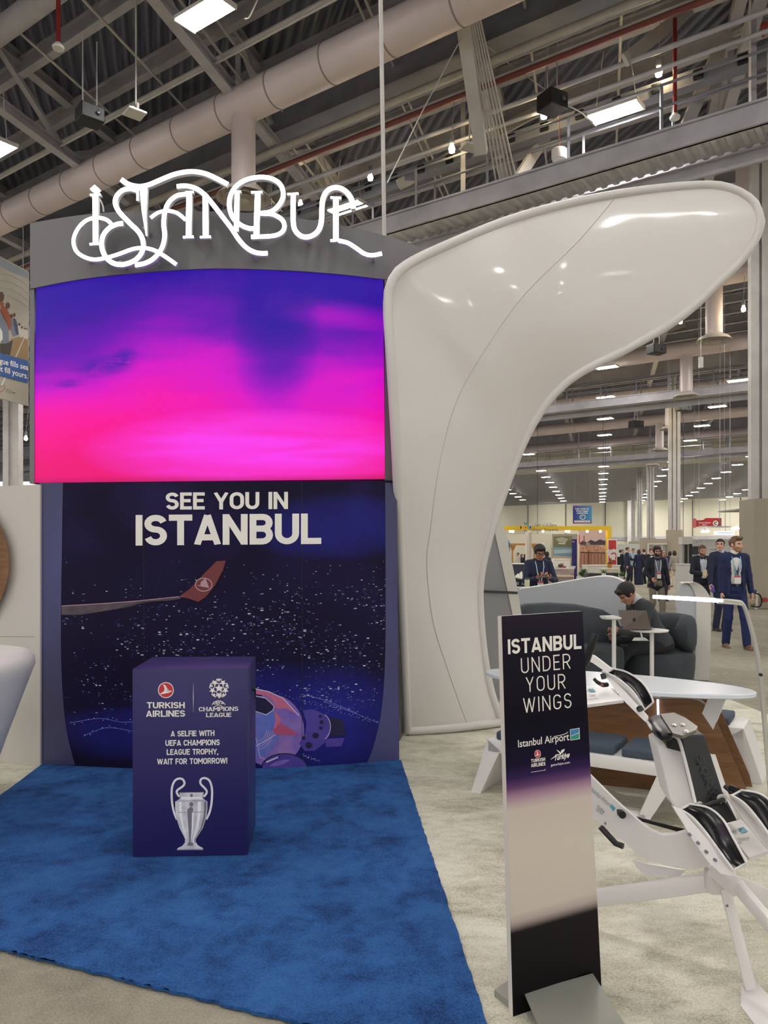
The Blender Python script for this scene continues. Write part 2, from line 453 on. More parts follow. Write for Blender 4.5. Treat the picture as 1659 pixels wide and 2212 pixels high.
for k in range(14):                                             # panel joints of the far wall, real raised strips
    p = pw+DA*(-60+k*9.5); bm = bm_new(); add_box(bm, (p.x-.2, p.y-.35, 6.4), (.12, .12, 12.8)); struct('trim_%d' % (k+1), bm, M_seam, 0)
bm = bm_new(); q, nv = wall_along(pw-DB*.6, 70, 170, 4.2, 4.9, -.3); add_prism(bm, q, nv); struct('trim_15', bm, M_steel, 0)

# --- columns in a row with their square cladding, and the girders they carry
for k in range(6):
    c = Vector((10.55+8.75*k, 21.2+29.6*k, 0)); bm = bm_new()
    x = Vector((.957, -.29, 0)); y = Vector((.29, .957, 0))
    for i in range(-1, 2):
        add_box(bm, c+x*(i*.27)+Vector((0, 0, 8.1)), (.20, .55, 10.2), Matrix.Rotation(math.radians(-16.8), 3, 'Z'))
    add_box(bm, c+Vector((0, 0, 8.1)), (.70, .30, 10.2), Matrix.Rotation(math.radians(-16.8), 3, 'Z'))
    struct('column', bm, M_steel_l, 0)
    bm = bm_new(); add_box(bm, c+Vector((0, 0, 1.5)), (.98, .9, 3.0), Matrix.Rotation(math.radians(-16.8 if k else 0), 3, 'Z'), .02)
    struct('column_cladding', bm, mat('column_cladding_paint', (170, 160, 142), .75, var=.03, scale=1), 0)
def ibeam(bm, a, b, dep, wid, tf=.035):
    a = Vector(a); b = Vector(b); u = Vector((0, 0, 1))
    add_beam(bm, a, b, wid, tf); add_beam(bm, a+u*dep, b+u*dep, wid, tf); add_beam(bm, a+u*dep/2, b+u*dep/2, tf, dep)
for k in range(0, 3):
    c = Vector((10.55+8.75*(k+.97), 21.2+29.6*(k+.97), EYE+11.5)); bm = bm_new(); ibeam(bm, c-DA*60, c+DA*95, 1.5, .45, .08); struct('beam_girder', bm, M_steel, 0)
# purlins
p1 = Hz(150, 95, 13.0)
for k in range(-2, 30):
    c = p1+Vector((0, 2.42*k, 0))+Vector((.284*2.42*k*0, 0, 0)); bm = bm_new(); ibeam(bm, c-DA*55, c+DA*75, .42, .22); struct('beam_purlin', bm, M_steel, 0)
# trusses
for k in range(-5, 9):
    cc = -15.95+6.45*k; bm = bm_new(); Y0, Y1 = 6.0, 93.0
    if k > 2: Y1 = 80
    f = lambda Y, h: Vector((cc+.284*Y, Y, EYE+h))
    ibeam(bm, f(Y0, 11.72), f(Y1, 11.72), .26, .28); ibeam(bm, f(Y0, 13.35), f(Y1, 13.35), .26, .28)
    Y = Y0; i = 0
    while Y+2.8 < Y1:
        add_beam(bm, f(Y, 11.85), f(Y+2.8, 13.5) if i % 2 == 0 else f(Y, 13.5), .12, .12)
        if i % 2: add_beam(bm, f(Y, 13.5), f(Y+2.8, 11.85), .16, .12)
        Y += 2.8; i += 1
    struct('beam_truss', bm, M_steel, 0)
# slanted struts seen at the right
for (a, b) in ((Hz(1160, 240, 12.9), Hz(860, 400, 10.8)), (Hz(1490, 20, 13.0), Hz(1350, 130, 11.2)), (Hz(1560, 90, 12.6), Hz(1420, 420, 8.6)), (Hz(1205, 255, 12.2), Hz(1110, 400, 9.4)), (Hz(1480, 700, 12.6), Hz(1355, 742, 10.5))):
    bm = bm_new(); add_beam(bm, a, b, .10, .30); struct('beam_strut', bm, M_steel_l, 0)

# --- things up in the roof
def pipe_thing(name, a, b, r, m, label, cat, group=None, seg=8):
    bm = bm_new(); add_tube(bm, [a, b], r, seg); return tag(obj(name, bm, m), label, cat, group)
def lineA(px, py, h, l1, l2):
    p = Hz(px, py, h); return p-DA*l1, p+DA*l2
def lineB(px, py, h, l1, l2):
    p = Hz(px, py, h); return p-DB*l1, p+DB*l2
for (px, py, h, l1, l2) in ((300, 128, 12.6, 12, 10), (165, 180, 12.6, 12, 14), (800, 70, 12.6, 9, 12), (930, 330, 12.4, 9, 20), (1140, 60, 12.4, 9, 20), (80, 480, 12.2, 9, 20), (480, 60, 12.5, 9, 14), (1340, 90, 12.3, 9, 20), (640, 330, 12.3, 9, 14)):
    pipe_thing('conduit_pipe', *lineB(px, py, h, l1, l2), .035, M_steel_l, 'thin pale conduit pipe running under the roof deck', 'pipe', 'conduits under the roof deck')
tops = [(45, 35, 12.4, .26, M_steel, 'fat pale pipe crossing the top left corner of the ceiling'),
        (1030, 145, 11.6, .10, M_steel_l, 'pale cable tray rail above the catwalk, uppermost of the pipes'),
        (1030, 156, 11.6, .05, M_steel, 'thin pipe just under the pale cable tray rail'),
        (1030, 186, 11.4, .05, M_steel, 'thin grey pipe above the red sprinkler main'),
        (1030, 194, 11.3, .07, M_red_d, 'dull red sprinkler main running above the catwalk'),
        (250, 245, 12.4, .06, M_steel_l, 'thin pipe below the second beam at upper left'),
        (1030, 255, 11.2, .06, M_steel, 'grey pipe between the red main and the lamp row'),
        (1030, 290, 11.0, .05, M_steel, 'grey pipe behind the lamp row'),
        (620, 55, 11.9, .03, M_steel_l, 'thin rod beside the ceiling light above the fat duct')]
for px, py, h, r, m, lab in tops:
    pipe_thing('ceiling_pipe', *lineA(px, py, h, 22, 45), r, m, lab, 'pipe', None, 12)
# wide rectangular ducts
def box_duct(px, py, h, hh, ww, l1, l2, m, lab):
    a, b = lineA(px, py, h, l1, l2); bm = bm_new(); add_beam(bm, a+Vector((0, 0, hh/2)), b+Vector((0, 0, hh/2)), ww, hh); tag(obj('rectangular_duct', bm, m, None, 0), lab, 'duct')
box_duct(1030, 125, 12.0, .85, .8, 25, 45, M_steel_d, 'dark rectangular duct behind the fat round duct')
box_duct(1030, 345, 10.9, .34, .3, 25, 60, M_steel_d, 'dark cable raceway carrying the small black outlet boxes')
# outlet boxes on the raceway
a, b = lineA(1030, 345, 10.9, 0, 1); 
for i in range(-9, 12):
    p = a+DA*(i*.95); bm = bm_new(); add_box(bm, p+Vector((0.06, -.22, .17)), (.22, .16, .22), Matrix.Rotation(math.radians(-35), 3, 'Z'), .02)
    tag(obj('outlet_box', bm, M_black, None, 0), 'small black outlet box on the dark overhead raceway', 'box', 'outlet boxes on the raceway')
# conduit bundle on the truss behind the duct
for i in range(6):
    a = Hz(1012+i*5, 40, 11.6); b = Hz(1072+i*9, 395, 9.6)
    pipe_thing('conduit_pipe', a, b, .022, M_steel_l, 'slim conduit in the slanting bundle above the catwalk', 'pipe', 'conduit bundle above the catwalk')
bm = bm_new(); add_beam(bm, Hz(1000, 40, 11.7), Hz(1040, 330, 9.9), .30, .25); tag(obj('cable_trunk', bm, M_steel_l, None, 0), 'flat pale cable trunking slanting down beside the conduit bundle', 'trunking')

def diffuser_drop(par, X, Y, ztop, zbot, rp, rd):
    bm = bm_new(); add_tube(bm, [(X, Y, ztop), (X, Y, zbot+.25)], rp, 28); obj('drop_pipe', bm, M_duct, par)
    bm = bm_new()
    for (r0, h0, r1, h1) in ((rd, 0, rd*.80, .16), (rd*.74, -.03, rd*.54, .14), (rd*.48, -.05, rd*.28, .12), (rd*.22, -.06, 0, .0)):
        add_lathe(bm, [(r0, h0), (r0*.985, h0+.02), (max(r1, .0), h1)], (X, Y, zbot), 40)
    add_lathe(bm, [(rp*1.02, .28), (rd*.8, .16), (rd*.8, .13), (0, .13)], (X, Y, zbot), 40)
    obj('diffuser', bm, mat('diffuser_paint', (206, 198, 190), .45), par)
def round_duct(px, py, h, r, l1, l2, lab, drops=(), bands=0, rd=.7, zb=8.9, rp=.31):
    a, b = lineA(px, py, h, l1, l2)
    t = thing('round_duct', lab, 'duct', a)
    bm = bm_new(); add_tube(bm, [a, b], r, 40); obj('duct_tube', bm, M_duct, t)
    L = (b-a).length; i = 0; s = .6
    while s < L and i < bands:
        c = a+DA*s; bm = bm_new(); add_tube(bm, [c-DA*.02, c+DA*.02], r*1.02, 40); obj('seam_band', bm, M_duct_band, t); s += 1.75; i += 1
    for (X, Y, z) in drops: diffuser_drop(t, X, Y, a.z-r*.4, z, rp, rd)
    return t
dpt = Hz(526, 226, 11.6)
round_duct(526, 226, 11.6, .46, 14, 34, 'fat pale round duct sloping across the ceiling above the lit lettering', [(dpt.x, dpt.y, EYE+9.15)], 26)
d2 = Vector((13.4, 31.0))
labs = ['round duct behind the white fabric sail with the largest disc diffuser', 'second round duct back behind the sail, its disc beside the tall column', 'third round duct back under the roof beyond the tall column', 'fourth round duct back under the roof, near the bulkhead', 'fifth round duct back under the roof, in front of the bulkhead']
for k in range(5):
    X, Y = d2.x+3.3*k, d2.y+11.2*k; z = EYE+8.55
    t = thing('round_duct', labs[k], 'duct', (X, Y, EYE+11.2))
    bm = bm_new(); p = Vector((X, Y, EYE+11.2)); add_tube(bm, [p-DA*26, p+DA*45], .45, 24); obj('duct_tube', bm, M_duct, t)
    diffuser_drop(t, X, Y, EYE+11.1, z, .33, .7)
t = thing('round_duct', 'vertical duct drop with pale disc diffuser beside the tip of the white sail', 'duct', (10.85, 22.8, EYE+11.4)); diffuser_drop(t, 10.85, 22.8, EYE+11.6, EYE+8.75, .33, .65)

# catwalks: fascia, corrugated underside, back stringer, rails and posts
def catwalk(off, lab, detail=True, l1=16, l2=70):
    o = Vector((off[0], off[1], 0)); h = 9.0
    pa = Hz(1245, 386, h)+o; a, b = pa-DA*l1, pa+DA*l2; nrm = Vector((.576, .817, 0))
    t = thing('catwalk', lab, 'catwalk', a)
    bm = bm_new(); add_prism(bm, [a, b, b+Vector((0, 0, .50)), a+Vector((0, 0, .50))], nrm*.06); add_beam(bm, a+Vector((0, 0, .02)), b+Vector((0, 0, .02)), .14, .04); add_beam(bm, a+Vector((0, 0, .5)), b+Vector((0, 0, .5)), .14, .05); obj('fascia', bm, M_steel, t, 0)
    bm = bm_new(); L = (b-a).length; n = int(L/.05) if detail else 2; rows = [[], []]
    for i in range(n+1):
        s = L*i/n; ph = (s/.30) % 1.0
        dz = (0 if ph < .35 else .05 if ph < .5 else .05 if ph < .85 else 0) if detail else 0
        p = a+DA*s; rows[0].append(p+nrm*.06+Vector((0, 0, .06+dz))); rows[1].append(p+nrm*1.0+Vector((0, 0, .06+dz)))
    add_grid(bm, rows); obj('corrugated_deck', bm, M_galv, t, 0)
    bm = bm_new(); c = nrm*1.02; add_prism(bm, [a+c-Vector((0, 0, .30)), b+c-Vector((0, 0, .30)), b+c+Vector((0, 0, .5)), a+c+Vector((0, 0, .5))], nrm*.08); add_beam(bm, a+c, b+c, .12, .04); obj('back_stringer', bm, M_steel, t, 0)
    bm = bm_new()
    for side in (0, 1.0):
        for z in (1.05, 1.55):
            add_tube(bm, [a+nrm*side+Vector((0, 0, z)), b+nrm*side+Vector((0, 0, z))], .03, 6)
    obj('handrail', bm, M_steel_d, t)
    s = .8
    while s < min(L, 40):
        for side in (0, 1.0):
            p = a+DA*s+nrm*side; bm = bm_new(); add_beam(bm, p+Vector((0, 0, .5)), p+Vector((0, 0, 1.56)), .06, .06); obj('rail_post', bm, M_steel_d, t, 0)
        s += 2.2
    s = 5.0
    while s < min(L, 40):
        p = a+DA*s+nrm*.5; bm = bm_new(); add_beam(bm, p+Vector((0, 0, .3)), p+Vector((0, 0, 3.2)), .12, .12); obj('hanger', bm, M_steel, t, 0); s += 7.2
    return t
catwalk((0, 0), 'grey overhead catwalk with corrugated metal underside just above the white sail')
catwalk((9.0, 29.0), 'second overhead catwalk further back, above the tall clustered column', False)
catwalk((17.8, 57.5), 'third overhead catwalk far back in front of the bulkhead', False)

# --- ceiling lights on their lattice
M_glow = mat('lamp_diffuser', (255, 251, 245), .4, emit=LAMP_STRENGTH)
def light_fixture(loc, label, group=None):
    x = -DA; y = Vector((.62, .78, 0)).normalized(); R = Matrix((x, y, Vector((0, 0, 1)))).transposed()
    t = thing('ceiling_light', label, 'ceiling light', loc, group)
    bm = bm_new(); o = Vector(loc)
    add_box(bm, o+Vector((0, 0, .07)), (1.22, .52, .08), R, .01); add_box(bm, o+Vector((0, 0, .13)), (.9, .22, .06), R)
    for s in (-.6, .6): add_box(bm, o+x*s+Vector((0, 0, .02)), (.03, .5, .04), R)
    obj('housing', bm, M_white_p, t, 0)
    bm = bm_new(); add_box(bm, o+Vector((0, 0, .018)), (1.14, .46, .02), R); obj('diffuser', bm, M_glow, t, 0)
    for s in (-.5, .5):
        bm = bm_new(); add_tube(bm, [o+x*s+Vector((0, 0, .12)), o+x*s*.6+Vector((0, 0, 1.6))], .012, 5); obj('suspension_wire', bm, M_steel_l, t)
    return t
LB = Vector((5.55, 18.3, EYE+10.5)); LI = Vector((9.05, 3.35, 0)); LJ = Vector((2.394, 8.43, 0))
special = {(0, 0): 'bright rectangular ceiling light above the white sail, right of the black box', (-1, 0): 'bright rectangular ceiling light at the top above the fat duct',
           (-1, 1): 'rectangular ceiling light shining through the last letter of the lit sign', (-2, 1): 'rectangular ceiling light cut by the left edge of the photo above the duct'}
proto = None
for i in range(-6, 6):
    for j in range(-9, 18):
        p = LB+LI*i+LJ*j
        if p.x < -60 or p.y > 168 or p.y < -52 or p.x > 78 or (j < -3 and not -28 < p.x < 34): continue
        if j > 10 and abs((p-pb).dot(Vector((.576, .817, 0)))) < 2: continue
        lab = special.get((i, j), 'bright rectangular high bay light hung in the long rows under the roof')
        g = None if (i, j) in special else 'high bay lights in long rows'
        if proto is None:
            proto = light_fixture(p, lab, g); PK = {proto.name: kids(proto)}
        else: dup(proto, p, None, lab, g, PK)
        if proto is not None and g is None and 'group' in proto.keys(): pass
for o in bpy.data.objects:                                       # unique lights carry no group
    if o.name.startswith('ceiling_light') and o.get('label') in special.values() and 'group' in o.keys(): del o['group']

# --- added unseen area lights that brighten the far wall
for k in range(7):
    ld_ = bpy.data.lights.new('wall_washer', 'AREA'); ld_.shape = 'RECTANGLE'; ld_.size = 18; ld_.size_y = .6; ld_.energy = 620; ld_.color = (1, .97, .9)
    lo_ = bpy.data.objects.new('wall_washer', ld_); COL.objects.link(lo_); q_ = pw+DA*(-40+k*20)-DB*9; lo_.location = (q_.x, q_.y, 10.6)
    lo_.rotation_euler = (Vector((q_.x, q_.y, 10.6))-Vector((q_.x+DB.x*9, q_.y+DB.y*9, 4.0))).to_track_quat('Z', 'X').to_euler()
# --- small round lamps
M_bulb = mat('bulb_glow', (255, 228, 170), .4, emit=45)
def small_lamp(px, py, Y, label, s=1.0):
    p = P(px, py, Y); t = thing('roof_lamp', label, 'lamp', p)
    bm = bm_new(); add_lathe(bm, [(0, -.16*s), (.07*s, -.13*s), (.085*s, -.04*s), (.05*s, .05*s), (.045*s, .09*s)], p, 14); obj('bulb', bm, M_bulb, t)
    bm = bm_new(); add_lathe(bm, [(.05*s, .08*s), (.07*s, .11*s), (.06*s, .30*s), (0, .30*s)], p, 12); obj('socket', bm, M_steel_d, t)
    bm = bm_new(); add_tube(bm, [p+Vector((0, 0, .28*s)), p+Vector((.1*s, .1*s, 1.6*s))], .012*s, 5); obj('stem', bm, M_steel, t)
for px, py, Y, lab in ((1175, 244, 19, 'small glowing bulb under the black box'), (976, 318, 20, 'small glowing bulb left of the tilted white panel above the catwalk'), (1423, 152, 18, 'small glowing bulb near the red sprinkler drop'),
                       (800, 380, 24, 'small glowing bulb above the last letter of the lit sign'), (649, 438, 27, 'small glowing bulb seen between the letters B and U of the sign'), (1606, 665, 30, 'small glowing bulb beside the column under the sail tip'),
                       (1470, 692, 33, 'small glowing bulb left of the largest disc diffuser'), (1572, 855, 47, 'small glowing bulb between two lights right of the tall column'), (1485, 866, 47, 'small glowing bulb in front of a disc right of the tall column'),
                       (1402, 875, 50, 'small glowing bulb left of the tall column'), (1324, 885, 52, 'small glowing bulb beside the central row of lights'), (1251, 894, 52, 'small glowing bulb close to the edge of the sail'),
                       (1182, 902, 54, 'small glowing bulb nearest to the sail edge'), (24, 951, 55, 'small glowing bulb below the hanging banner'), (56, 945, 50, 'small glowing bulb beside the left edge of the display wall')):
    small_lamp(px, py, Y, lab, 1.3 if Y > 40 else 1.0)

# --- access points, speakers, boxes, sprinkler heads
def wifi(px, py, Y, label, rot):
    p = P(px, py, Y); t = thing('antenna_panel', label, 'antenna', p); R = Matrix.Rotation(math.radians(rot), 3, 'Z')
    bm = bm_new(); add_box(bm, p, (.40, .40, .05), R, .015); obj('panel', bm, M_white_p, t, 0)
    bm = bm_new(); add_tube(bm, [p+Vector((.05, .05, .03)), p+Vector((.05, .05, .25))], .03, 10); add_tube(bm, [p+Vector((-.06, .1, .03)), p+Vector((-.06, .1, .20))], .05, 10); obj('bracket', bm, M_steel_l, t)
    bm = bm_new(); add_tube(bm, [p+Vector((0, .08, .2)), Vector((p.x, p.y+.08, min(p.z+3.2, 15.2)))], .02, 8); obj('drop_rod', bm, M_steel_l, t)
wifi(291, 245, 16.5, 'white antenna panel on a rod at upper left, below the beam', 40)
wifi(1015, 318, 19.5, 'tilted white antenna panel above the catwalk', 25)
wifi(1033, 199, 22, 'tiny white antenna panel under the red sprinkler main', 30)
def black_box(px, py, Y, label, s=(.5, .45, .32), rot=40, wires=True):
    p = P(px, py, Y); t = thing('projector_box', label, 'projector', p); R = Matrix.Rotation(math.radians(rot), 3, 'Z')
    bm = bm_new(); add_box(bm, p, s, R, .02); obj('body', bm, M_black, t, 0)
    bm = bm_new(); add_lathe(bm, [(.05, 0), (.05, .04), (.03, .05), (0, .05)], p+R @ Vector((s[0]*.2, -s[1]/2, 0)), 16, (R @ Vector((0, -1, 0)))); obj('lens', bm, mat('lens_glass', (90, 92, 98), .1), t)
    bm = bm_new()
    for q in (-.15, .15): add_tube(bm, [p+R @ Vector((q, 0, s[2]/2)), p+R @ Vector((q, 0, s[2]/2+1.5))], .015, 6)
    obj('mounting_rod', bm, M_steel, t)
black_box(194, 250, 16.5, 'black box projector hanging under the beam at upper left')
black_box(1193, 222, 18.2, 'black box with flap hanging left of the bright light above the sail', (.55, .5, .40), 30)
black_box(1418, 755, 34, 'black box seen under the edge of the sail by the drop pipe', (.7, .5, .4), 20)
black_box(1374, 917, 55, 'black box hanging left of the tall column', (.9, .6, .5), 20)
black_box(1476, 881, 49, 'black box right of the tall column', (.9, .6, .4), 20)
def sprinkler(px, py, Y, top_px, m, label):
    p = P(px, py, Y); t = thing('sprinkler_drop', label, 'sprinkler', p); top = P(top_px[0], top_px[1], Y)
    bm = bm_new(); add_tube(bm, [p+Vector((0, 0, .1)), Vector((p.x, p.y, top.z))], .045, 12); obj('drop_pipe', bm, m, t)
    bm = bm_new(); add_lathe(bm, [(0, -.03), (.11, -.02), (.12, .02), (.06, .10), (0, .10)], p, 20); obj('head', bm, M_white_p, t)
sprinkler(126, 104, 15.5, (128, -20), M_red, 'red sprinkler drop with white head at upper left')
sprinkler(1458, 255, 17.5, (1452, 40), M_red, 'red sprinkler drop with white head right of the bright light')
p = P(1208, 335, 19.0); t = thing('smoke_detector', 'white drum shaped detector hanging over the catwalk on a red rod', 'detector', p)
bm = bm_new(); add_lathe(bm, [(0, -.14), (.10, -.14), (.12, -.12), (.17, -.12), (.19, -.08), (.19, .12), (.17, .14), (0, .14)], p, 28); obj('drum', bm, M_white_p, t)
bm = bm_new(); add_tube(bm, [p+Vector((0, 0, .14)), p+Vector((0, 0, 1.9))], .015, 6); obj('rod', bm, M_red_d, t)
bm = bm_new(); add_tube(bm, [P(1651, 52, 18), P(1649, 80, 18)], [.09, .03], 10); tag(obj('fire_horn', bm, mat('pale_red', (196, 96, 86), .5)), 'small red fitting at the top right corner of the ceiling', 'fitting')
bm = bm_new(); p = P(1514, 783, 30); add_box(bm, p, (.16, .12, .42), None, .01); add_tube(bm, [p+Vector((0, 0, .2)), Vector((p.x, p.y, EYE+13.81))], .015, 6); tag(obj('speaker_box', bm, M_white_p, None, 0), 'small white box hanging below the catwalk beside the largest disc diffuser', 'speaker')
for px, py, Y, lab in ((1528, 956, 75, 'upper of two grey speakers on the bulkhead'), (1530, 972, 75, 'lower of two grey speakers on the bulkhead')):
    bm = bm_new(); add_box(bm, P(px, py, Y), (.6, .4, .4), None, .02); tag(obj('wall_speaker', bm, M_steel_l, None, 0), lab, 'speaker')
# hanging cables
bm = bm_new(); add_tube(bm, [P(820, -30, 6.0), P(826, 300, 6.0), P(829, 512, 6.0)], .012, 8); add_tube(bm, [P(823.5, -30, 6.03), P(829, 300, 6.03), P(832, 512, 6.03)], .010, 8); tag(obj('support_cable', bm, M_steel_l), 'pair of grey support cables dropping to the top of the display wall', 'cable')
bm = bm_new(); add_tube(bm, [Hz(1002, 72, 11.5), P(915, 235, 16.5), P(836, 395, 14)], .012, 6); tag(obj('thin_wire', bm, M_steel_l), 'thin wire slanting from the duct down to the support cables', 'cable')
bm = bm_new(); add_tube(bm, [Hz(1018, 72, 11.5), P(1100, 138, 18.5), P(1180, 195, 18.2)], .012, 6); tag(obj('thin_wire', bm, M_steel_l), 'thin wire slanting from the duct to the black box with flap', 'cable')
bm = bm_new(); add_tube(bm, smooth_pts([P(556, 0, 15.2), P(548, 18, 15.2), P(538, 38, 15.2), P(528, 40, 15.2)], 4), .015, 6); tag(obj('lamp_cord', bm, M_white_p), 'white cord feeding the ceiling light at the top', 'cable')
bm = bm_new(); add_tube(bm, smooth_pts([P(1222, 226, 18.2), P(1255, 243, 18.2), P(1268, 255, 18.2), P(1282, 264, 18.2)], 4), .015, 6); tag(obj('lamp_cord', bm, M_white_p), 'white cord from the black box with flap to the bright light', 'cable')

# ================================================================== THE BOOTH: DISPLAY WALL
def circ3(a, b, c):
    ax, ay = a; bx, by = b; cx, cy = c; d = 2*(ax*(by-cy)+bx*(cy-ay)+cx*(ay-by))
    ux = ((ax*ax+ay*ay)*(by-cy)+(bx*bx+by*by)*(cy-ay)+(cx*cx+cy*cy)*(ay-by))/d
    uy = ((ax*ax+ay*ay)*(cx-bx)+(bx*bx+by*by)*(ax-cx)+(cx*cx+cy*cy)*(bx-ax))/d
    return ux, uy, math.hypot(ax-ux, ay-uy)
LC = circ3((-2.679, 5.882), (-1.254, 5.45), (-.005, 5.671)); S_led = cyl_surf(*LC)
GC = circ3((-2.49, 5.56), (-1.178, 5.407), (.111, 5.646)); S_gr = cyl_surf(*GC)
def lerp_curve(tab, x):
    if x <= tab[0][0]: return tab[0][1]
    for (x0, y0), (x1, y1) in zip(tab, tab[1:]):
        if x <= x1: return y0+(y1-y0)*(x-x0)/(x1-x0)
    return tab[-1][1]
def smooth_tab(tab): return [(p.x, p.y) for p in smooth_pts([(a, b, 0) for a, b in tab], 6)]
led_top = smooth_tab([(60, 627), (78, 622), (180, 603), (300, 590), (450, 581), (600, 584), (720, 592), (828, 604), (870, 610), (940, 622)])
hdr_top = smooth_tab([(60, 483), (65, 482), (170, 465), (290, 456), (420, 456), (560, 462), (700, 480), (828, 508), (880, 524), (945, 549)])
def slab(surf, xs, top, bot, of, ob, bm):
    fr = [[surf(x, top(x), of) for x in xs], [surf(x, bot(x), of) for x in xs]]
    bk = [[p+Vector((0, -(ob-of), 0)) for p in r] for r in fr]
    add_grid(bm, fr); add_grid(bm, bk[::-1])
    add_grid(bm, [fr[0], bk[0]]); add_grid(bm, [bk[1], fr[1]])
    for i in (0, -1): add_grid(bm, [[fr[0][i], bk[0][i]], [fr[1][i], bk[1][i]]])
M_grey = mat('satin_grey_laminate', (118, 116, 120), .55, var=.02, scale=.6)
M_grey_d = mat('dark_grey_laminate', (78, 76, 80), .55)
M_letter = mat('printed_white', (246, 242, 234), .5)
wall = thing('display_wall', 'tall curved grey display wall with a glowing pink and purple screen over a night city print', 'display wall', (-1.2, 5.9, .006))
def S_hdr(px, py, off=0.0):
    p = S_led(min(px, 828), py, off)
    return p if px <= 828 else P(px, py, p.y+(px-828)*.0052)
bm = bm_new(); slab(S_hdr, [65+i*(935-65)/60 for i in range(61)], lambda x: lerp_curve(hdr_top, x), lambda x: lerp_curve(led_top, x)-1, .03, -.35, bm); obj('header', bm, M_grey, wall)
bm = bm_new(); slab(S_led, [831, 836, 842, 850, 858], lambda x: lerp_curve(led_top, x), lambda x: 1038, .02, -.3, bm); obj('side_frame', bm, M_grey, wall)
bm = bm_new(); slab(S_led, [64, 67, 70, 74], lambda x: lerp_curve(led_top, x)+1, lambda x: 1044, .02, -.3, bm); obj('side_frame', bm, M_grey, wall)
bm = bm_new(); pts = []
for i in range(21):
    p = S_led(80+i*(850-80)/20, 1100, -.10); pts.append((p.x, p.y+.12, .006))
pts += [(.19, 6.6, .006), (-2.75, 6.6, .006)]
add_prism(bm, pts, (0, 0, 3.3)); obj('carcass', bm, M_grey_d, wall)
# the LED screen
def led_mat():
    n = NT('led_screen_picture', .5, .05); uv = n.coord('UV'); s = n.sep(uv); u, v = s[0], s[1]
    n1 = n.noise(n.mapping(uv, (2.2, 4.5, 1)), 1.0, 5, .8); n2 = n.noise(n.mapping(uv, (3, 16, 1)), 1.0, 5, .6)
    nz = n.math('SUBTRACT', n1, .5); nz2 = n.math('SUBTRACT', n2, .5)
    t = n.math('ADD', v, n.math('ADD', n.math('MULTIPLY', nz, .34), n.math('MULTIPLY', nz2, .10)))
    # darker, bluer to the left and along a tongue right of the middle
    t = n.math('ADD', t, n.math('MULTIPLY', n.blob(u, v, .69, .70, .13, .44), .20))
    t = n.math('ADD', t, n.math('MULTIPLY', n.blob(u, v, .92, .98, .24, .28), .22))
    t = n.math('ADD', t, n.math('MULTIPLY', n.blob(u, v, .0, .80, .36, .5), .12))
    t = n.math('SUBTRACT', t, n.math('MULTIPLY', n.blob(u, v, .42, .62, .26, .36), .06))
    t = n.math('SUBTRACT', t, n.math('MULTIPLY', n.blob(u, v, .88, .81, .20, .09), .22))
    t = n.math('SUBTRACT', t, n.math('MULTIPLY', n.blob(u, v, .02, .18, .34, .34), .10))
    t = n.math('ADD', t, n.math('MULTIPLY', n.blob(u, v, .66, .26, .34, .30), .10))
    col = n.ramp(t, [(0.0, lin((236, 8, 118))), (.10, lin((244, 4, 136))), (.24, lin((246, 0, 152))), (.36, lin((238, 0, 176))), (.48, lin((214, 0, 196))), (.60, lin((168, 0, 192))), (.74, lin((104, 0, 176))), (.88, lin((66, 6, 160))), (1.0, lin((46, 6, 158)))])
    band = n.math('MULTIPLY', n.blob(u, v, .64, .15, .52, .20), n.math('ADD', .75, n.math('MULTIPLY', nz2, 1.4)), clamp=True)
    col = n.mix(n.math('MULTIPLY', band, 1.2, clamp=True), col, lin((246, 56, 232)))
    edge = n.math('MULTIPLY', n.math('SUBTRACT', .03, v), 22, clamp=True)
    col = n.mix(edge, col, lin((170, 18, 96)))
    cl = n.math('ADD', n.blob(u, v, .19, .565, .11, .06), n.math('ADD', n.blob(u, v, .258, .605, .04, .05), n.blob(u, v, .10, .49, .05, .022)))
    wisp = n.noise(n.mapping(uv, (14, 20, 1)), 1.0, 4, .5)
    cl = n.math('MULTIPLY', cl, n.math('MULTIPLY', n.math('SUBTRACT', wisp, .30), 4.6, clamp=True), clamp=True)
    col = n.mix(n.math('MULTIPLY', cl, .95), col, lin((84, 10, 170)))
    cl2 = n.math('MULTIPLY', n.blob(u, v, .74, .84, .12, .09), n.math('MULTIPLY', n.math('SUBTRACT', wisp, .38), 3.0, clamp=True), clamp=True)
    col = n.mix(n.math('MULTIPLY', cl2, .6), col, lin((86, 16, 160)))
    n.b.inputs['Base Color'].default_value = (.02, .02, .02, 1)
    n.l(col, n.b.inputs['Emission Color']); n.b.inputs['Emission Strength'].default_value = 0.61
    return n.m
bm = bm_new(); rows = []
for j in range(25):
    r = []
    for i in range(49):
        u = i/48; v = j/24; xt, xb = 78+u*(828-78), 72+u*(831.5-72); yt = lerp_curve(led_top, xt); yb = 1043-8*u
        r.append(S_led(xb+(xt-xb)*v, yb+(yt-yb)*v, .012))
    rows.append(r)
add_grid(bm, rows, uv=True); obj('led_screen', bm, led_mat(), wall)
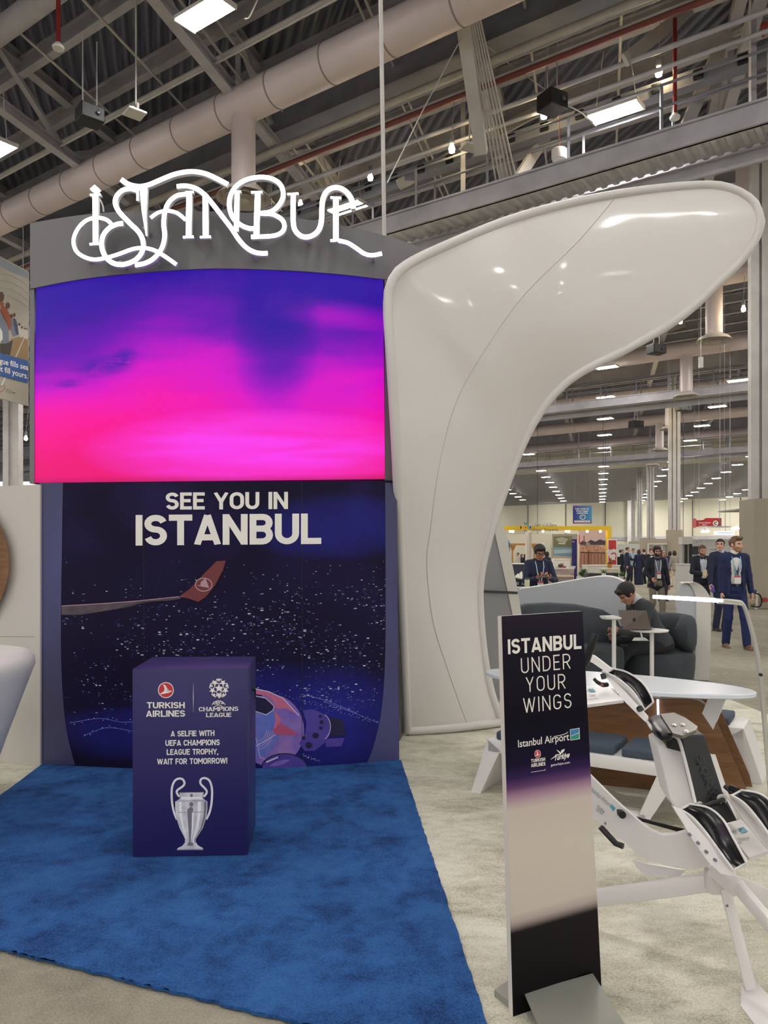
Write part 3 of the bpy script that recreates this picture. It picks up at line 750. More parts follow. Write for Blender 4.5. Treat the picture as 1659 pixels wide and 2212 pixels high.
# the night city print below it
def city_mat():
    n = NT('night_city_print', .5, .12); uv = n.coord('UV'); s = n.sep(uv); u, v = s[0], s[1]
    big = n.noise(n.mapping(uv, (4, 3.5, 1)), 1.0, 5, .5)
    base = n.ramp(v, [(0, lin((26, 22, 78))), (.16, lin((30, 26, 104))), (.30, lin((26, 22, 62))), (.62, lin((32, 25, 66))), (.80, lin((40, 31, 84))), (1, lin((45, 35, 92)))])
    base = n.mix(n.math('MULTIPLY', n.math('SUBTRACT', big, .42), 2.2, clamp=True), lin((24, 18, 46)), base)
    glow = n.math('ADD', n.blob(u, v, .84, .84, .30, .12), n.math('MULTIPLY', n.blob(u, v, .72, .16, .36, .22), 1.2))
    glow = n.math('ADD', glow, n.math('MULTIPLY', n.blob(u, v, .24, .12, .24, .10), .9))
    base = n.mix(n.math('MULTIPLY', glow, n.math('MULTIPLY', big, 1.1), clamp=True), base, lin((44, 48, 158)))
    cn = n.noise(n.mapping(uv, (8, 11, 1)), 1.0, 5, .6)
    dens = n.math('ADD', n.math('MULTIPLY', n.math('SUBTRACT', cn, .5), 3.2), n.math('ADD', .12, n.math('MULTIPLY', n.blob(u, v, .72, .40, .55, .36), .40)))
    def lights(sx, sy, thr, keep, lo, hi):
        vo = n.n('ShaderNodeTexVoronoi'); n.l(n.mapping(uv, (sx, sy, 1)), vo.inputs['Vector']); vo.inputs['Scale'].default_value = 1.0
        c = n.sep(vo.outputs['Color']); near = n.math('LESS_THAN', vo.outputs['Distance'], n.math('MULTIPLY', thr, c[2]))
        pick = n.math('LESS_THAN', c[0], n.math('MULTIPLY', dens, keep))
        band = n.math('MULTIPLY', n.math('MULTIPLY', n.math('SUBTRACT', v, lo), 12, clamp=True), n.math('MULTIPLY', n.math('SUBTRACT', hi, v), 9, clamp=True))
        return n.math('MULTIPLY', n.math('MULTIPLY', near, pick), n.math('MULTIPLY', band, c[1]))
    L = n.math('ADD', lights(85, 190, .40, .34, .14, .64), n.math('ADD', lights(150, 260, .42, .34, .20, .74), lights(60, 110, .26, .13, .18, .56)), clamp=True)
    L2 = n.math('MULTIPLY', lights(110, 150, .55, .9, .10, .66), .5)
    col = n.mix(L2, base, lin((70, 78, 150))); col = n.mix(n.math('MULTIPLY', L, 1.15, clamp=True), col, lin((222, 228, 246)))
    n.l(col, n.b.inputs['Base Color']); return n.m
gp_left = smooth_tab([(1038, 85), (1043, 85), (1300, 79), (1400, 76.5), (1500, 77), (1580, 80), (1630, 86), (1656, 92)])
gp_bot = smooth_tab([(76, 1651), (92, 1653), (280, 1661), (470, 1664), (650, 1659), (863, 1645)])
bm = bm_new(); rows = []
def GPt(u, v, off=0.0):
    yb = lerp_curve(gp_bot, 90+u*770); yt = 1043-4.5*u; y = yb+(yt-yb)*v
    xl = lerp_curve(gp_left, y); xr = 857+(y-1040)*.009; return xl+(xr-xl)*u, y
for j in range(19):
    rows.append([S_gr(*GPt(i/40, j/18), .02) for i in range(41)])
add_grid(bm, rows, uv=True)
gp = obj('graphic_panel', bm, city_mat(), wall)
bm = bm_new(); top = [S_gr(*GPt(i/40, 1), .02) for i in range(41)]; add_grid(bm, [top, [p+Vector((0, .16, 0)) for p in top]]); obj('top_ledge', bm, M_grey_d, wall)
PR = dict(frame=mat('print_window_frame', (60, 58, 92), .42, rgb2=(72, 76, 126), scale=.9), wing=mat('print_wing', (92, 78, 84), .45, rgb2=(58, 48, 66), scale=7), red=mat('print_dull_red', (112, 42, 46), .45),
          ring=mat('print_pale_pink', (186, 150, 160), .45), lilac=mat('print_lilac', (118, 96, 190), .45, rgb2=(160, 124, 188), scale=9), pink=mat('print_pink', (206, 112, 146), .45), night=mat('print_night', (24, 22, 66), .45),
          bowl=mat('print_bowl_blue', (76, 112, 206), .45, rgb2=(130, 126, 200), scale=14), plaza=mat('print_plaza', (72, 56, 150), .45, rgb2=(92, 74, 168), scale=8), rose=mat('print_rose', (190, 84, 122), .45), line=mat('print_light_line', (216, 204, 232), .45), seam=mat('print_seam', (18, 15, 40), .5))
keys = list(PR); mid = {k: i for i, k in enumerate(keys)}
bm = bm_new()
def lay_strip(a, b, o, mi):            # a, b: lists of (y, x) -> filled vertical strip
    ys = [1043+i*(1652-1043)/24 for i in range(25)]
    rows = []
    for y in ys:
        xa, xb = lerp_curve(a, y), lerp_curve(b, y); yy = min(y, lerp_curve(gp_bot, (xa+xb)/2)-.5)
        rows.append([S_gr(xa+(xb-xa)*k/4, yy, o) for k in range(5)])
    add_grid(bm, rows, mi)
lay_strip(gp_left, smooth_tab([(1038, 136), (1300, 132), (1420, 132), (1520, 137), (1590, 146), (1656, 163)]), .022, mid['frame'])
lay_strip(smooth_tab([(1038, 832), (1300, 833), (1420, 832), (1520, 826), (1590, 813), (1656, 792)]), [(1038, 857), (1656, 862)], .022, mid['frame'])
o1, o2, o3, o4, o5 = .0222, .0236, .025, .0264, .0278
lay_poly(bm, S_gr, [(133, 1309), (220, 1304), (300, 1298), (395, 1288), (388, 1294), (330, 1303), (250, 1316), (175, 1328), (133, 1328)], o2, mid['wing'])
lay_ribbon(bm, S_gr, [(133, 1309), (220, 1304), (300, 1298), (395, 1288)], 1.6, o3, mid['ring'])
lay_poly(bm, S_gr, [(386, 1289), (410, 1272), (440, 1240), (468, 1212), (488, 1211), (482, 1230), (465, 1264), (444, 1290), (428, 1300), (405, 1292)], o3, mid['red'])
lay_ribbon(bm, S_gr, ellipse(440, 1263, 18, 14)+[(458, 1263)], 2.0, o4, mid['ring'])
lay_poly(bm, S_gr, [(444, 1249), (434, 1257), (433, 1264), (424, 1264), (440, 1268), (452, 1270), (444, 1263), (443, 1256)], o4, mid['ring'])
for x in (310, 652): lay_ribbon(bm, S_gr, [(x, 1042), (x+1, 1350), (x, 1658)], 1.0, o2, mid['seam'])
# stadium seen from the air
lay_poly(bm, S_gr, ellipse(585, 1578, 72, 78), o2, mid['lilac'])
lay_poly(bm, S_gr, [(552, 1489), (580, 1495), (610, 1509), (646, 1546), (618, 1530), (609, 1522), (598, 1531), (590, 1514), (575, 1503), (552, 1499)], o3, mid['pink'])
lay_ribbon(bm, S_gr, [(552, 1488), (580, 1494), (611, 1508), (646, 1546)], 2, o4, mid['line'])
lay_poly(bm, S_gr, arc(556, 1572, 48, 62, 0, 360, 30)[:-1], o3+.0004, mid['bowl'])
lay_poly(bm, S_gr, [(550, 1504), (574, 1509), (591, 1525), (590, 1533), (575, 1543), (550, 1536)], o4, mid['night'])
lay_ribbon(bm, S_gr, [(550, 1503), (574, 1508), (592, 1525), (590, 1534), (575, 1544), (550, 1536)], 1.8, o5, mid['line'])
lay_poly(bm, S_gr, [(604, 1560), (646, 1587), (596, 1587), (588, 1578)], o4, mid['rose'])
lay_poly(bm, S_gr, [(592, 1534), (606, 1552), (604, 1566), (590, 1575), (596, 1555)], o4, mid['pink'])
for k in range(9): lay_ribbon(bm, S_gr, arc(556, 1572, 36-k*2.2, 50-k*3, 8, 88, 8), .7, o4, mid['line' if k % 2 else 'lilac'])
lay_ribbon(bm, S_gr, [(553, 1594), (562, 1636), (572, 1640)], 1.2, o4, mid['line']); lay_ribbon(bm, S_gr, [(552, 1612), (575, 1600), (596, 1586)], 1.6, o4, mid['line'])
lay_poly(bm, S_gr, [(654, 1534), (676, 1532), (704, 1544), (714, 1562), (712, 1588), (700, 1606), (680, 1622), (658, 1622), (646, 1606), (660, 1582), (662, 1560)], o3, mid['plaza'])
for x, y, r in ((692, 1547, 3.6), (695, 1560, 4.2), (693, 1573, 4), (682, 1589, 6.5), (667, 1610, 7), (656, 1594, 4)): lay_poly(bm, S_gr, ellipse(x, y, r*1.1, r, 9), o4, mid['night'])
lay_poly(bm, S_gr, [(712, 1548), (742, 1556), (747, 1588), (714, 1592)], o3, mid['night']); lay_ribbon(bm, S_gr, arc(690, 1570, 24, 30, -60, 60, 8), 1.4, o4, mid['line'])
lay_poly(bm, S_gr, [(702, 1596), (744, 1594), (738, 1612), (704, 1614)], o3, mid['plaza'])
lay_poly(bm, S_gr, arc(615, 1660, 48, 30, 180, 360, 14), o3, mid['plaza']); lay_ribbon(bm, S_gr, arc(615, 1660, 50, 32, 185, 355, 14), 2.6, o4, mid['night'])
lay_poly(bm, S_gr, [(574, 1645), (600, 1634), (601, 1637), (576, 1648)], o5, mid['line'])
for a, b in (((555, 1488), (730, 1530)), ((650, 1512), (800, 1560)), ((655, 1630), (690, 1645))):
    for i in range(26):
        t = i/25+RND.uniform(-.01, .01); x = a[0]+(b[0]-a[0])*t+RND.uniform(-2, 2); y = a[1]+(b[1]-a[1])*t+RND.uniform(-3, 3); lay_poly(bm, S_gr, ellipse(x, y, RND.uniform(.5, 1.3), RND.uniform(.4, .9), 5), o4, mid['line'])
for pts in ([(150, 1562), (215, 1552), (262, 1560), (290, 1558)], [(180, 1590), (230, 1572), (288, 1580)], [(700, 1516), (760, 1538), (818, 1562)], [(650, 1500), (700, 1512), (770, 1540)]):
    lay_ribbon(bm, S_gr, [(p.x, p.y) for p in smooth_pts([(a, b, 0) for a, b in pts], 5)], 1.3, o3, mid['bowl'])
    for p in smooth_pts([(a, b, 0) for a, b in pts], 6):
        if RND.random() < .7: lay_poly(bm, S_gr, ellipse(p.x+RND.uniform(-4, 4), p.y+RND.uniform(-5, 5), RND.uniform(.7, 1.6), RND.uniform(.5, 1.0), 6), o4, mid['line'])
pic = obj('printed_picture', bm, [PR[k] for k in keys], gp, 0)
bm = bm_new()
lay_text(bm, S_gr, 'SEE YOU IN', 358, 1101, 622, 1099.5, 37, .19, off=.024, track=.065); obj('lettering', bm, M_letter, gp, 0); bm = bm_new()
lay_text(bm, S_gr, 'ISTANBUL', 293, 1178.5, 694, 1175, 66, .20, off=.024, track=.055)
obj('lettering', bm, M_letter, gp, 0)

# --- lit lettering on top
def zs(p): return (130+p[0]/2.304, 350+p[1]/2.304)
M_neon = mat('lit_acrylic', (250, 250, 255), .3, emit=5.0)
M_ret = mat('letter_return', (232, 232, 234), .4)
sign = thing('lit_sign', 'glowing white swash lettering mounted on the curved grey header', 'sign', (-1.4, 5.45, 3.7))
OF, OB = .17, .135
def neon(bmf, bmr, pts, wd, taper=None, sm=True, poly=False):
    if poly: lr = None
    q = [zs(p) for p in pts]
    if sm: q = [(p.x, p.y) for p in smooth_pts([(a, b, 0) for a, b in q], 7)]
    n = len(q); tp = None
    if taper: tp = [(taper[0]+(taper[1]-taper[0])*i/(n-1))/2.304 for i in range(n)]
    lr = ribbon2d(q, wd*.92/2.304, tp)
    fr = [[S_led(a.x, a.y, OF) for a, b in lr], [S_led(b.x, b.y, OF) for a, b in lr]]
    bk = [[S_led(a.x, a.y, OF)+Vector((0, OF-OB, 0)) for a, b in lr], [S_led(b.x, b.y, OF)+Vector((0, OF-OB, 0)) for a, b in lr]]
    add_grid(bmf, fr); add_grid(bmr, [fr[0], bk[0]]); add_grid(bmr, [bk[1], fr[1]]); add_grid(bmr, bk[::-1])
    for i in (0, -1): add_grid(bmr, [[fr[0][i], bk[0][i]], [fr[1][i], bk[1][i]]])
LET = {
 'I': [([(172, 116), (172, 160)], None, (2, 2), False, 'diamond'), ([(175, 158), (176, 410)], 30, None, False), ([(148, 164), (201, 162)], 12, None, False), ([(146, 409), (193, 406)], 13, None, False),
       ([(258, 312), (230, 287), (182, 277), (128, 292), (86, 335), (66, 390), (78, 440), (115, 470), (170, 485), (235, 475), (300, 455), (365, 432), (420, 428), (470, 440), (522, 470), (578, 510)], 20, None, True)],
 'S': [([(385, 132), (385, 192)], 13, None, False), ([(392, 145), (352, 133), (310, 141), (281, 170), (274, 206), (293, 247), (342, 300), (392, 350), (413, 400), (406, 450), (370, 490), (310, 510), (256, 499), (219, 460), (206, 410), (216, 362), (246, 327), (285, 309), (313, 306)], 25, None, True)],
 'T': [([(303, 86), (340, 110), (390, 121), (440, 113), (500, 88), (572, 60), (650, 47), (720, 57), (780, 83), (834, 111)], 25, None, True), ([(415, 115), (417, 240), (430, 368)], 38, (40, 6), False)],
 'A': [([(642, 152), (639, 372)], 30, None, False), ([(622, 151), (664, 149)], 12, None, False), ([(611, 374), (664, 372)], 13, None, False), ([(640, 160), (585, 166), (541, 200), (521, 250), (515, 310), (520, 370), (505, 430), (465, 480), (420, 504), (372, 513)], 24, None, True), ([(450, 278), (485, 253), (530, 243), (580, 253), (625, 288)], 19, None, True)],
 'N': [([(580, 122), (622, 118), (672, 130), (712, 156), (752, 200), (800, 262), (850, 327), (890, 387), (932, 430), (980, 452), (1032, 454)], 24, None, True), ([(722, 160), (724, 372)], 30, None, False), ([(696, 374), (750, 372)], 13, None, False), ([(880, 150), (876, 345)], 26, None, False), ([(858, 149), (900, 147)], 12, None, False)],
 'B': [([(983, 152), (976, 372)], 30, None, False), ([(950, 151), (1006, 149)], 12, None, False), ([(980, 256), (1055, 260), (1102, 285), (1116, 318), (1102, 350), (1055, 368), (950, 372)], 23, None, True), ([(985, 256), (1050, 246), (1090, 212), (1110, 165), (1098, 115), (1058, 85), (1000, 75), (932, 86), (876, 120), (847, 170), (842, 225), (862, 280), (900, 314), (940, 330), (962, 331)], 24, None, True)],
 'U': [([(1130, 160), (1186, 157)], 12, None, False), ([(1160, 160), (1160, 300), (1175, 348), (1210, 372), (1250, 368), (1283, 343), (1299, 300), (1302, 240), (1306, 190), (1322, 152), (1350, 131), (1390, 129), (1428, 152), (1452, 190), (1459, 232)], 26, None, True)],
 'L': [([(1345, 176), (1399, 179)], 12, None, False), ([(1372, 178), (1372, 388)], 30, None, False), ([(1345, 391), (1396, 388)], 14, None, False), ([(1385, 391), (1430, 402), (1470, 426), (1512, 455), (1552, 464), (1601, 455)], 22, None, True)]}
for ch, strokes in LET.items():
    bf, br = bm_new(), bm_new()
    for st in strokes:
        pts, wd, tp, sm = st[:4]
        if len(st) == 5:
            q = [zs(p) for p in ((171, 113), (194, 133), (172, 152), (148, 133))]; add_prism(bf, [S_led(x, y, OF) for x, y in q], (0, OF-OB, 0))
        else: neon(bf, br, pts, wd or 20, tp, sm)
    L = obj('letter', bf, M_neon, sign, 0); obj('letter_return', br, M_ret, L, 0)
for x, y in ((176, 380), (300, 500), (420, 330), (640, 350), (724, 350), (960, 455), (980, 360), (1230, 370), (1372, 360), (1560, 464), (470, 480), (120, 470)):
    a = S_led(*zs((x, y)), OB); bm = bm_new(); add_tube(bm, [a-Vector((0, .01, 0)), a+Vector((0, OB-.02, 0))], .012, 8); obj('standoff_pin', bm, M_steel, sign)
bm = bm_new(); add_tube(bm, smooth_pts([S_led(*zs((190, 180)), .1), S_led(*zs((205, 200)), .08), S_led(*zs((213, 225)), .06), S_led(*zs((216, 248)), .05)], 5), .006, 6); obj('power_lead', bm, M_white_p, sign)

# ================================================================== PLINTH
pl = thing('plinth', 'dark navy square plinth printed with a silver trophy standing on the blue carpet', 'plinth', (-.98, 4.05, .018))
fa, fb, dd = Vector((-1.261, 3.829, .018)), Vector((-.688, 3.857, .018)), Vector((-.033, .434, 0)); hh = Vector((0, 0, .945))
M_navy = mat('navy_vinyl', (46, 40, 100), .38, spec=.4, rgb2=(38, 34, 92), scale=.8)
bm = bm_new(); add_prism(bm, [fa, fb, fb+dd, fa+dd], hh); bmesh.ops.bevel(bm, geom=list(bm.edges), offset=.004, segments=2, affect='EDGES', profile=.5); obj('body', bm, M_navy, pl, 30)
nf = (fb-fa).cross(Vector((0, 0, 1))).normalized(); S_pl = plane_surf(fa, nf)
def z5(x, y): return (270+x/4.607, 1400+y/4.607)
M_logo_red = mat('logo_red', (204, 52, 66), .45); M_silver1 = mat('print_silver', (236, 233, 236), .35, rgb2=(196, 192, 202), scale=22); M_silver2 = mat('print_silver_shade', (128, 122, 134), .35); M_silver3 = mat('print_silver_light', (252, 250, 252), .35)
def bird(bm, surf, cx, cy, r, off, mi):
    p = [(-.42, -.78), (-.05, -.62), (.16, -.25), (.16, .02), (.12, .22), (.60, .16), (.95, .05), (.50, .32), (-.1, .46), (-.78, .56), (-.95, .62), (-.5, .36), (-.22, .10), (-.18, -.30)]
    lay_poly(bm, surf, [(cx+x*r, cy+y*r) for x, y in p], off, mi)
def tk_logo(bm, surf, cx, cy, rx, ry, off, mw_, mr):
    lay_poly(bm, surf, ellipse(cx, cy, rx, ry), off, mw_); lay_poly(bm, surf, ellipse(cx, cy, rx*.9, ry*.9), off+.0006, mr)
    p = [(-.42, -.78), (-.05, -.62), (.16, -.25), (.16, .02), (.12, .22), (.60, .16), (.92, .05), (.50, .32), (-.1, .46), (-.78, .56), (-.86, .56), (-.5, .36), (-.22, .10), (-.18, -.30)]
    lay_poly(bm, surf, [(cx+x*rx*.95, cy+y*ry*.95) for x, y in p], off+.0012, mw_)
bm = bm_new()
tk_logo(bm, S_pl, *z5(407, 418), 17.2, 17.2, .001, 0, 1)
obj('airline_emblem', bm, [M_letter, M_logo_red], pl, 0); bm = bm_new()
cx, cy = z5(935, 400); r = 20.5                                   # ball of stars
lay_poly(bm, S_pl, star(cx, cy, r*.46, 0, .45), .001, 0)
for k in range(5):
    a = 36+72*k; lay_poly(bm, S_pl, star(cx+r*.72*math.sin(math.radians(a)), cy-r*.72*math.cos(math.radians(a)), r*.36, a, .45), .001, 0)
    b = 72*k; 
    lay_ribbon(bm, S_pl, arc(cx, cy, r*.97, r*.97, -90+b-17, -90+b+17, 5), 2.2, .001, 0)
    lay_poly(bm, S_pl, star(cx+r*.86*math.sin(math.radians(b)), cy-r*.86*math.cos(math.radians(b)), r*.20, b, .45), .001, 0)
    for s in (-1, 1): 
        c = b+s*20; lay_ribbon(bm, S_pl, [(cx+r*.46*math.sin(math.radians(b)), cy-r*.46*math.cos(math.radians(b))), (cx+r*.62*math.sin(math.radians(c)), cy-r*.62*math.cos(math.radians(c)))], 1.3, .001, 0)
x0, y0 = z5(932, 560); lay_ribbon(bm, S_pl, arc(x0, y0+12, 17, 20, 212, 328, 10), 1.3, .001, 0); lay_ribbon(bm, S_pl, arc(x0, y0+12, 11, 10.5, 215, 325, 10), 1.3, .001, 0)
obj('league_emblem', bm, [M_letter, M_logo_red], pl, 0); bm = bm_new()
xd, y1 = z5(680, 350); lay_ribbon(bm, S_pl, [(xd, y1), (xd, y1+31), (xd, y1+63)], 1.0, .001, 0, [.2, 1.1, .2])
obj('divider_line', bm, M_letter, pl, 0)
for tx, a, b, h, s, sf in (('TURKISH', (217, 600), (595, 599), 62, .20, 0), ('AIRLINES', (209, 685), (598, 682), 63, .20, 0), ('UEFA', (882, 562), (982, 558), 30, .2, 0), ('CHAMPIONS', (735, 629), (1128, 624), 42, .18, 1), ('LEAGUE', (808, 687), (1058, 685), 42, .18, 1),
                        ('A SELFIE WITH', (455, 881), (890, 873), 56, .20, 0), ('UEFA CHAMPIONS', (402, 974), (943, 966), 57, .20, 0), ('LEAGUE TROPHY,', (415, 1064), (928, 1057), 57, .20, 0), ('WAIT FOR TOMORROW!', (320, 1159), (1018, 1149), 58, .20, 0)):
    bm = bm_new(); lay_text(bm, S_pl, tx, *z5(*a), *z5(*b), h/4.607, s*.92, off=.0012, serif=bool(sf), track=.07); obj('lettering', bm, M_letter, pl, 0)
bm = bm_new()
Lh = [(545, 1480), (520, 1450), (517, 1420), (545, 1396), (580, 1370), (592, 1340), (575, 1307), (540, 1298), (500, 1316), (472, 1370), (464, 1440), (470, 1550), (490, 1640), (516, 1705)]
Rh = [(780, 1480), (808, 1450), (812, 1420), (790, 1390), (757, 1356), (749, 1325), (765, 1299), (800, 1294), (838, 1316), (860, 1370), (867, 1440), (860, 1550), (840, 1640), (808, 1705)]
for h in (Lh, Rh): lay_ribbon(bm, S_pl, [(p.x, p.y) for p in smooth_pts([(*z5(*q), 0) for q in h], 5)], 4.4, .001, 2); lay_ribbon(bm, S_pl, [(p.x, p.y) for p in smooth_pts([(*z5(*q), 0) for q in h], 5)], 1.2, .0016, 0)
bl = [(540, 1436), (553, 1480), (543, 1503), (500, 1527), (499, 1600), (511, 1690), (543, 1790), (583, 1868), (598, 1900), (596, 1935), (570, 1968), (522, 1992), (517, 2010)]
br_ = [(785, 1432), (771, 1480), (784, 1503), (820, 1527), (820, 1600), (808, 1690), (775, 1790), (726, 1868), (705, 1900), (705, 1932), (730, 1966), (774, 1988), (778, 2007)]
for (a, b), (c, d) in zip(zip(bl, br_), list(zip(bl, br_))[1:]): lay_poly(bm, S_pl, [z5(*a), z5(*b), z5(*d), z5(*c)], .0022, 0)
def tstrip(f0, f1, i0, i1, mi, o):
    for i in range(i0, i1):
        g = lambda k, f: z5(bl[k][0]+(br_[k][0]-bl[k][0])*f, bl[k][1]+(br_[k][1]-bl[k][1])*f)
        lay_poly(bm, S_pl, [g(i, f0), g(i, f1), g(i+1, f1), g(i+1, f0)], o, mi)
tstrip(.38, .52, 4, 9, 1, .0028); tstrip(.52, .58, 4, 8, 2, .0028); tstrip(.70, .80, 3, 9, 2, .0028); tstrip(.12, .20, 3, 8, 2, .0028); tstrip(.30, .70, 9, 10, 1, .0028); tstrip(.05, .95, 1, 2, 2, .0028); tstrip(.9, .97, 3, 9, 1, .0028)
for y, x0, x1 in ((1440, 540, 786), (1636, 530, 790), (1524, 505, 816), (2004, 520, 776)): lay_ribbon(bm, S_pl, [z5(x0, y), z5(x1, y-4)], 1.0, .0034, 1)
for x, y, rx, ry in ((662, 1466, 16, 18), (660, 1555, 20, 24), (655, 1610, 26, 30)): lay_poly(bm, S_pl, ellipse(*z5(x, y), rx/4.6, ry/4.6, 10), .0034, 1)
obj('printed_trophy', bm, [M_silver1, M_silver2, M_silver3], pl, 0)
bm = bm_new(); c = fb+dd*.55+Vector((.004, 0, .80)); add_lathe(bm, [(0, .012), (.014, .012), (.016, 0)], c, 14, (1, .07, 0)); add_box(bm, c+Vector((.012, 0, -.03)), (.006, .012, .05)); obj('lock', bm, M_black, pl)

# ================================================================== WHITE PANEL AND COUNTER AT THE LEFT
M_wlam = mat('white_laminate', (206, 201, 194), .5, var=.015, scale=.5)
M_white = mat('white_lacquer', (228, 226, 224), .35, spec=.5)
M_wood = mat('oiled_wood', (128, 84, 48), .5, rgb2=(104, 66, 36), scale=5)
def wood_mat():
    n = NT('wood_veneer', .42, .4); c = n.mapping(n.coord('Object'), (3, 3, 26)); a = n.noise(c, 1.0, 6, 1.2); b = n.noise(n.mapping(n.coord('Object'), (2, 2, 5)), 1, 4, .4)
    t = n.math('ADD', n.math('MULTIPLY', a, .6), n.math('MULTIPLY', b, .4))
    n.l(n.ramp(t, [(.3, lin((98, 66, 40))), (.5, lin((122, 86, 54))), (.7, lin((140, 102, 68)))]), n.b.inputs['Base Color']); return n.m
M_veneer = wood_mat()
pa, pb_ = Vector((-2.486, 5.52, .006)), Vector((-2.838, 5.646, .006)); pdir = (pb_-pa).normalized(); pn = Vector((-pdir.y, pdir.x, 0)); pn = pn if pn.y < 0 else -pn
wp = thing('white_wall_panel', 'white panel wall with a round wooden framed opening at the left of the display wall', 'panel', pa)
bm = bm_new(); e = pa+pdir*2.6; add_prism(bm, [pa, e, e+Vector((0, 0, 2.03)), pa+Vector((0, 0, 2.03))], -pn*.10); obj('panel', bm, M_wlam, wp, 0)
S_wp = plane_surf(pa, pn)
bm = bm_new(); lay_ribbon(bm, S_wp, [(0, 1375), (76, 1375.5)], 1.2, .001); lay_ribbon(bm, S_wp, [(-300, 1371), (0, 1375)], 1.2, .001); obj('panel_joint', bm, mat('joint_shadow_paint', (140, 132, 124), .7), wp, 0)  # thin grey line along the panel joint
bm = bm_new(); R0, R1 = 200, 178; n = 64
fr = [[S_wp(-180+r*math.cos(2*math.pi*i/n), 1217+r*.93*math.sin(2*math.pi*i/n), o) for i in range(n)] for r, o in ((R0, .0), (R0, .05), (R1, .05), (R1, .0))]
add_grid(bm, fr, closed=True); obj('wooden_ring', bm, M_veneer, wp)
bm = bm_new(); add_poly(bm, [S_wp(-180+R1*math.cos(2*math.pi*i/n), 1217+R1*.93*math.sin(2*math.pi*i/n), .004) for i in range(n)]); obj('opening_backing', bm, mat('lit_white_backing', (246, 240, 226), .6), wp, 0)  # lit look of the interior put into this brighter white
ct = thing('counter', 'rounded white counter tapering to its foot at the left edge of the photo', 'counter', (-2.66, 4.5, .006))
bm = bm_new(); prof = [(0, 0), (.24, 0), (.25, .01), (.40, .45), (.525, .80), (.548, .86), (.545, .90), (.52, .935), (.46, .947), (0, .952)]
add_lathe(bm, prof, (-2.655, 4.5, .006), 64); obj('shell', bm, M_white, ct, 50)
bm = bm_new(); add_lathe(bm, [(0, 0), (.30, 0), (.30, .008), (0, .008)], (-2.655, 4.5, .953), 40); obj('top_inset', bm, M_wlam, ct)

# ================================================================== HANGING BANNER AT THE LEFT
b0, b1, b2 = P(0, 553, 25), P(61, 585, 26.3), P(0, 860, 25); bn = (b1-b0).cross(b2-b0); bn = bn if bn.y < 0 else -bn; S_bn = plane_surf(b0, bn)
ban = thing('hanging_banner', 'large hanging banner picturing seated passengers with a blue slogan band', 'banner', (b0.x, b0.y, b0.z))
bm = bm_new(); q = [S_bn(-40, 532, 0), S_bn(63, 587, 0), S_bn(61.5, 877, 0), S_bn(-40, 850, 0)]; add_prism(bm, q, -bn.normalized()*.05); obj('panel', bm, mat('banner_cloth', (192, 186, 172), .7, rgb2=(176, 168, 154), scale=.5), ban, 0)
def z3(x, y): return (x/3.95, 540+y/3.95)
BM = [mat('banner_' + k, c, .7) for k, c in (('sky', (150, 158, 170)), ('tan', (150, 122, 86)), ('brown', (92, 70, 58)), ('orange', (156, 84, 58)), ('slate', (118, 124, 140)), ('navy', (70, 74, 104)), ('pale', (200, 194, 182)), ('blue', (56, 92, 160)), ('dark', (66, 58, 52)), ('red', (190, 60, 62)), ('white', (230, 230, 226)))]
bm = bm_new()
def bpz(pts, mi, o): lay_poly(bm, S_bn, [z3(*p) for p in pts], o, mi)
bpz([(0, 60), (120, 130), (240, 190), (238, 240), (100, 190), (0, 140)], 0, .01)
for k in range(4): lay_ribbon(bm, S_bn, [z3(0, 200+k*60), z3(90, 215+k*60), z3(180, 260+k*62), z3(240, 320+k*60)], 1.2, .012, 0)
bpz([(90, 760), (190, 735), (240, 745), (240, 950), (80, 905)], 1, .01); bpz([(0, 800), (50, 790), (110, 770), (85, 900), (0, 880)], 8, .011)
bpz([(205, 745), (212, 745), (140, 915), (128, 915)], 6, .014)
for x, y, r in ((185, 690, 14), (165, 665, 15), (210, 700, 10), (228, 705, 9)): bpz(ellipse(x, y-30, r*.7, r*.8, 10), 2, .013); bpz([(x-r, y-20), (x+r, y-20), (x+r*1.2, y+50), (x-r, y+60)], 6, .013)
bpz([(110, 580), (135, 590), (150, 640), (160, 720), (135, 730), (118, 660)], 5, .016); bpz(ellipse(122, 555, 11, 18, 12), 2, .017)
bpz([(88, 590), (106, 590), (120, 650), (140, 730), (112, 740), (92, 680)], 4, .018); bpz(ellipse(98, 565, 12, 20, 12), 2, .019)
bpz([(0, 520), (40, 530), (72, 620), (78, 790), (40, 800), (0, 790)], 4, .020); bpz([(10, 470), (50, 485), (88, 560), (96, 640), (80, 690), (62, 640), (40, 560), (0, 520)], 3, .022)
bpz(ellipse(66, 475, 20, 28, 14), 2, .021); bpz(ellipse(12, 400, 24, 44, 16), 2, .024); bpz([(0, 440), (36, 450), (30, 480), (0, 470)], 3, .025)
bpz([(0, 878), (241, 946), (240, 1138), (0, 1072)], 7, .028)
bpz([(40, 1080), (52, 1084), (20, 1160), (6, 1160)], 10, .012); bpz([(0, 660), (20, 700), (24, 760), (0, 790)], 10, .027)
hp = smooth_pts([(*z3(0, 1200), 0), (*z3(-20, 1170), 0), (*z3(-10, 1150), 0), (*z3(12, 1165), 0), (*z3(34, 1155), 0), (*z3(42, 1175), 0), (*z3(20, 1205), 0), (*z3(0, 1212), 0)], 4)
lay_ribbon(bm, S_bn, [(p.x, p.y) for p in hp], 1.1, .03, 9); bpz([(104, 1212), (138, 1218), (116, 1226)], 9, .03)
obj('printed_picture', bm, BM, ban, 0)
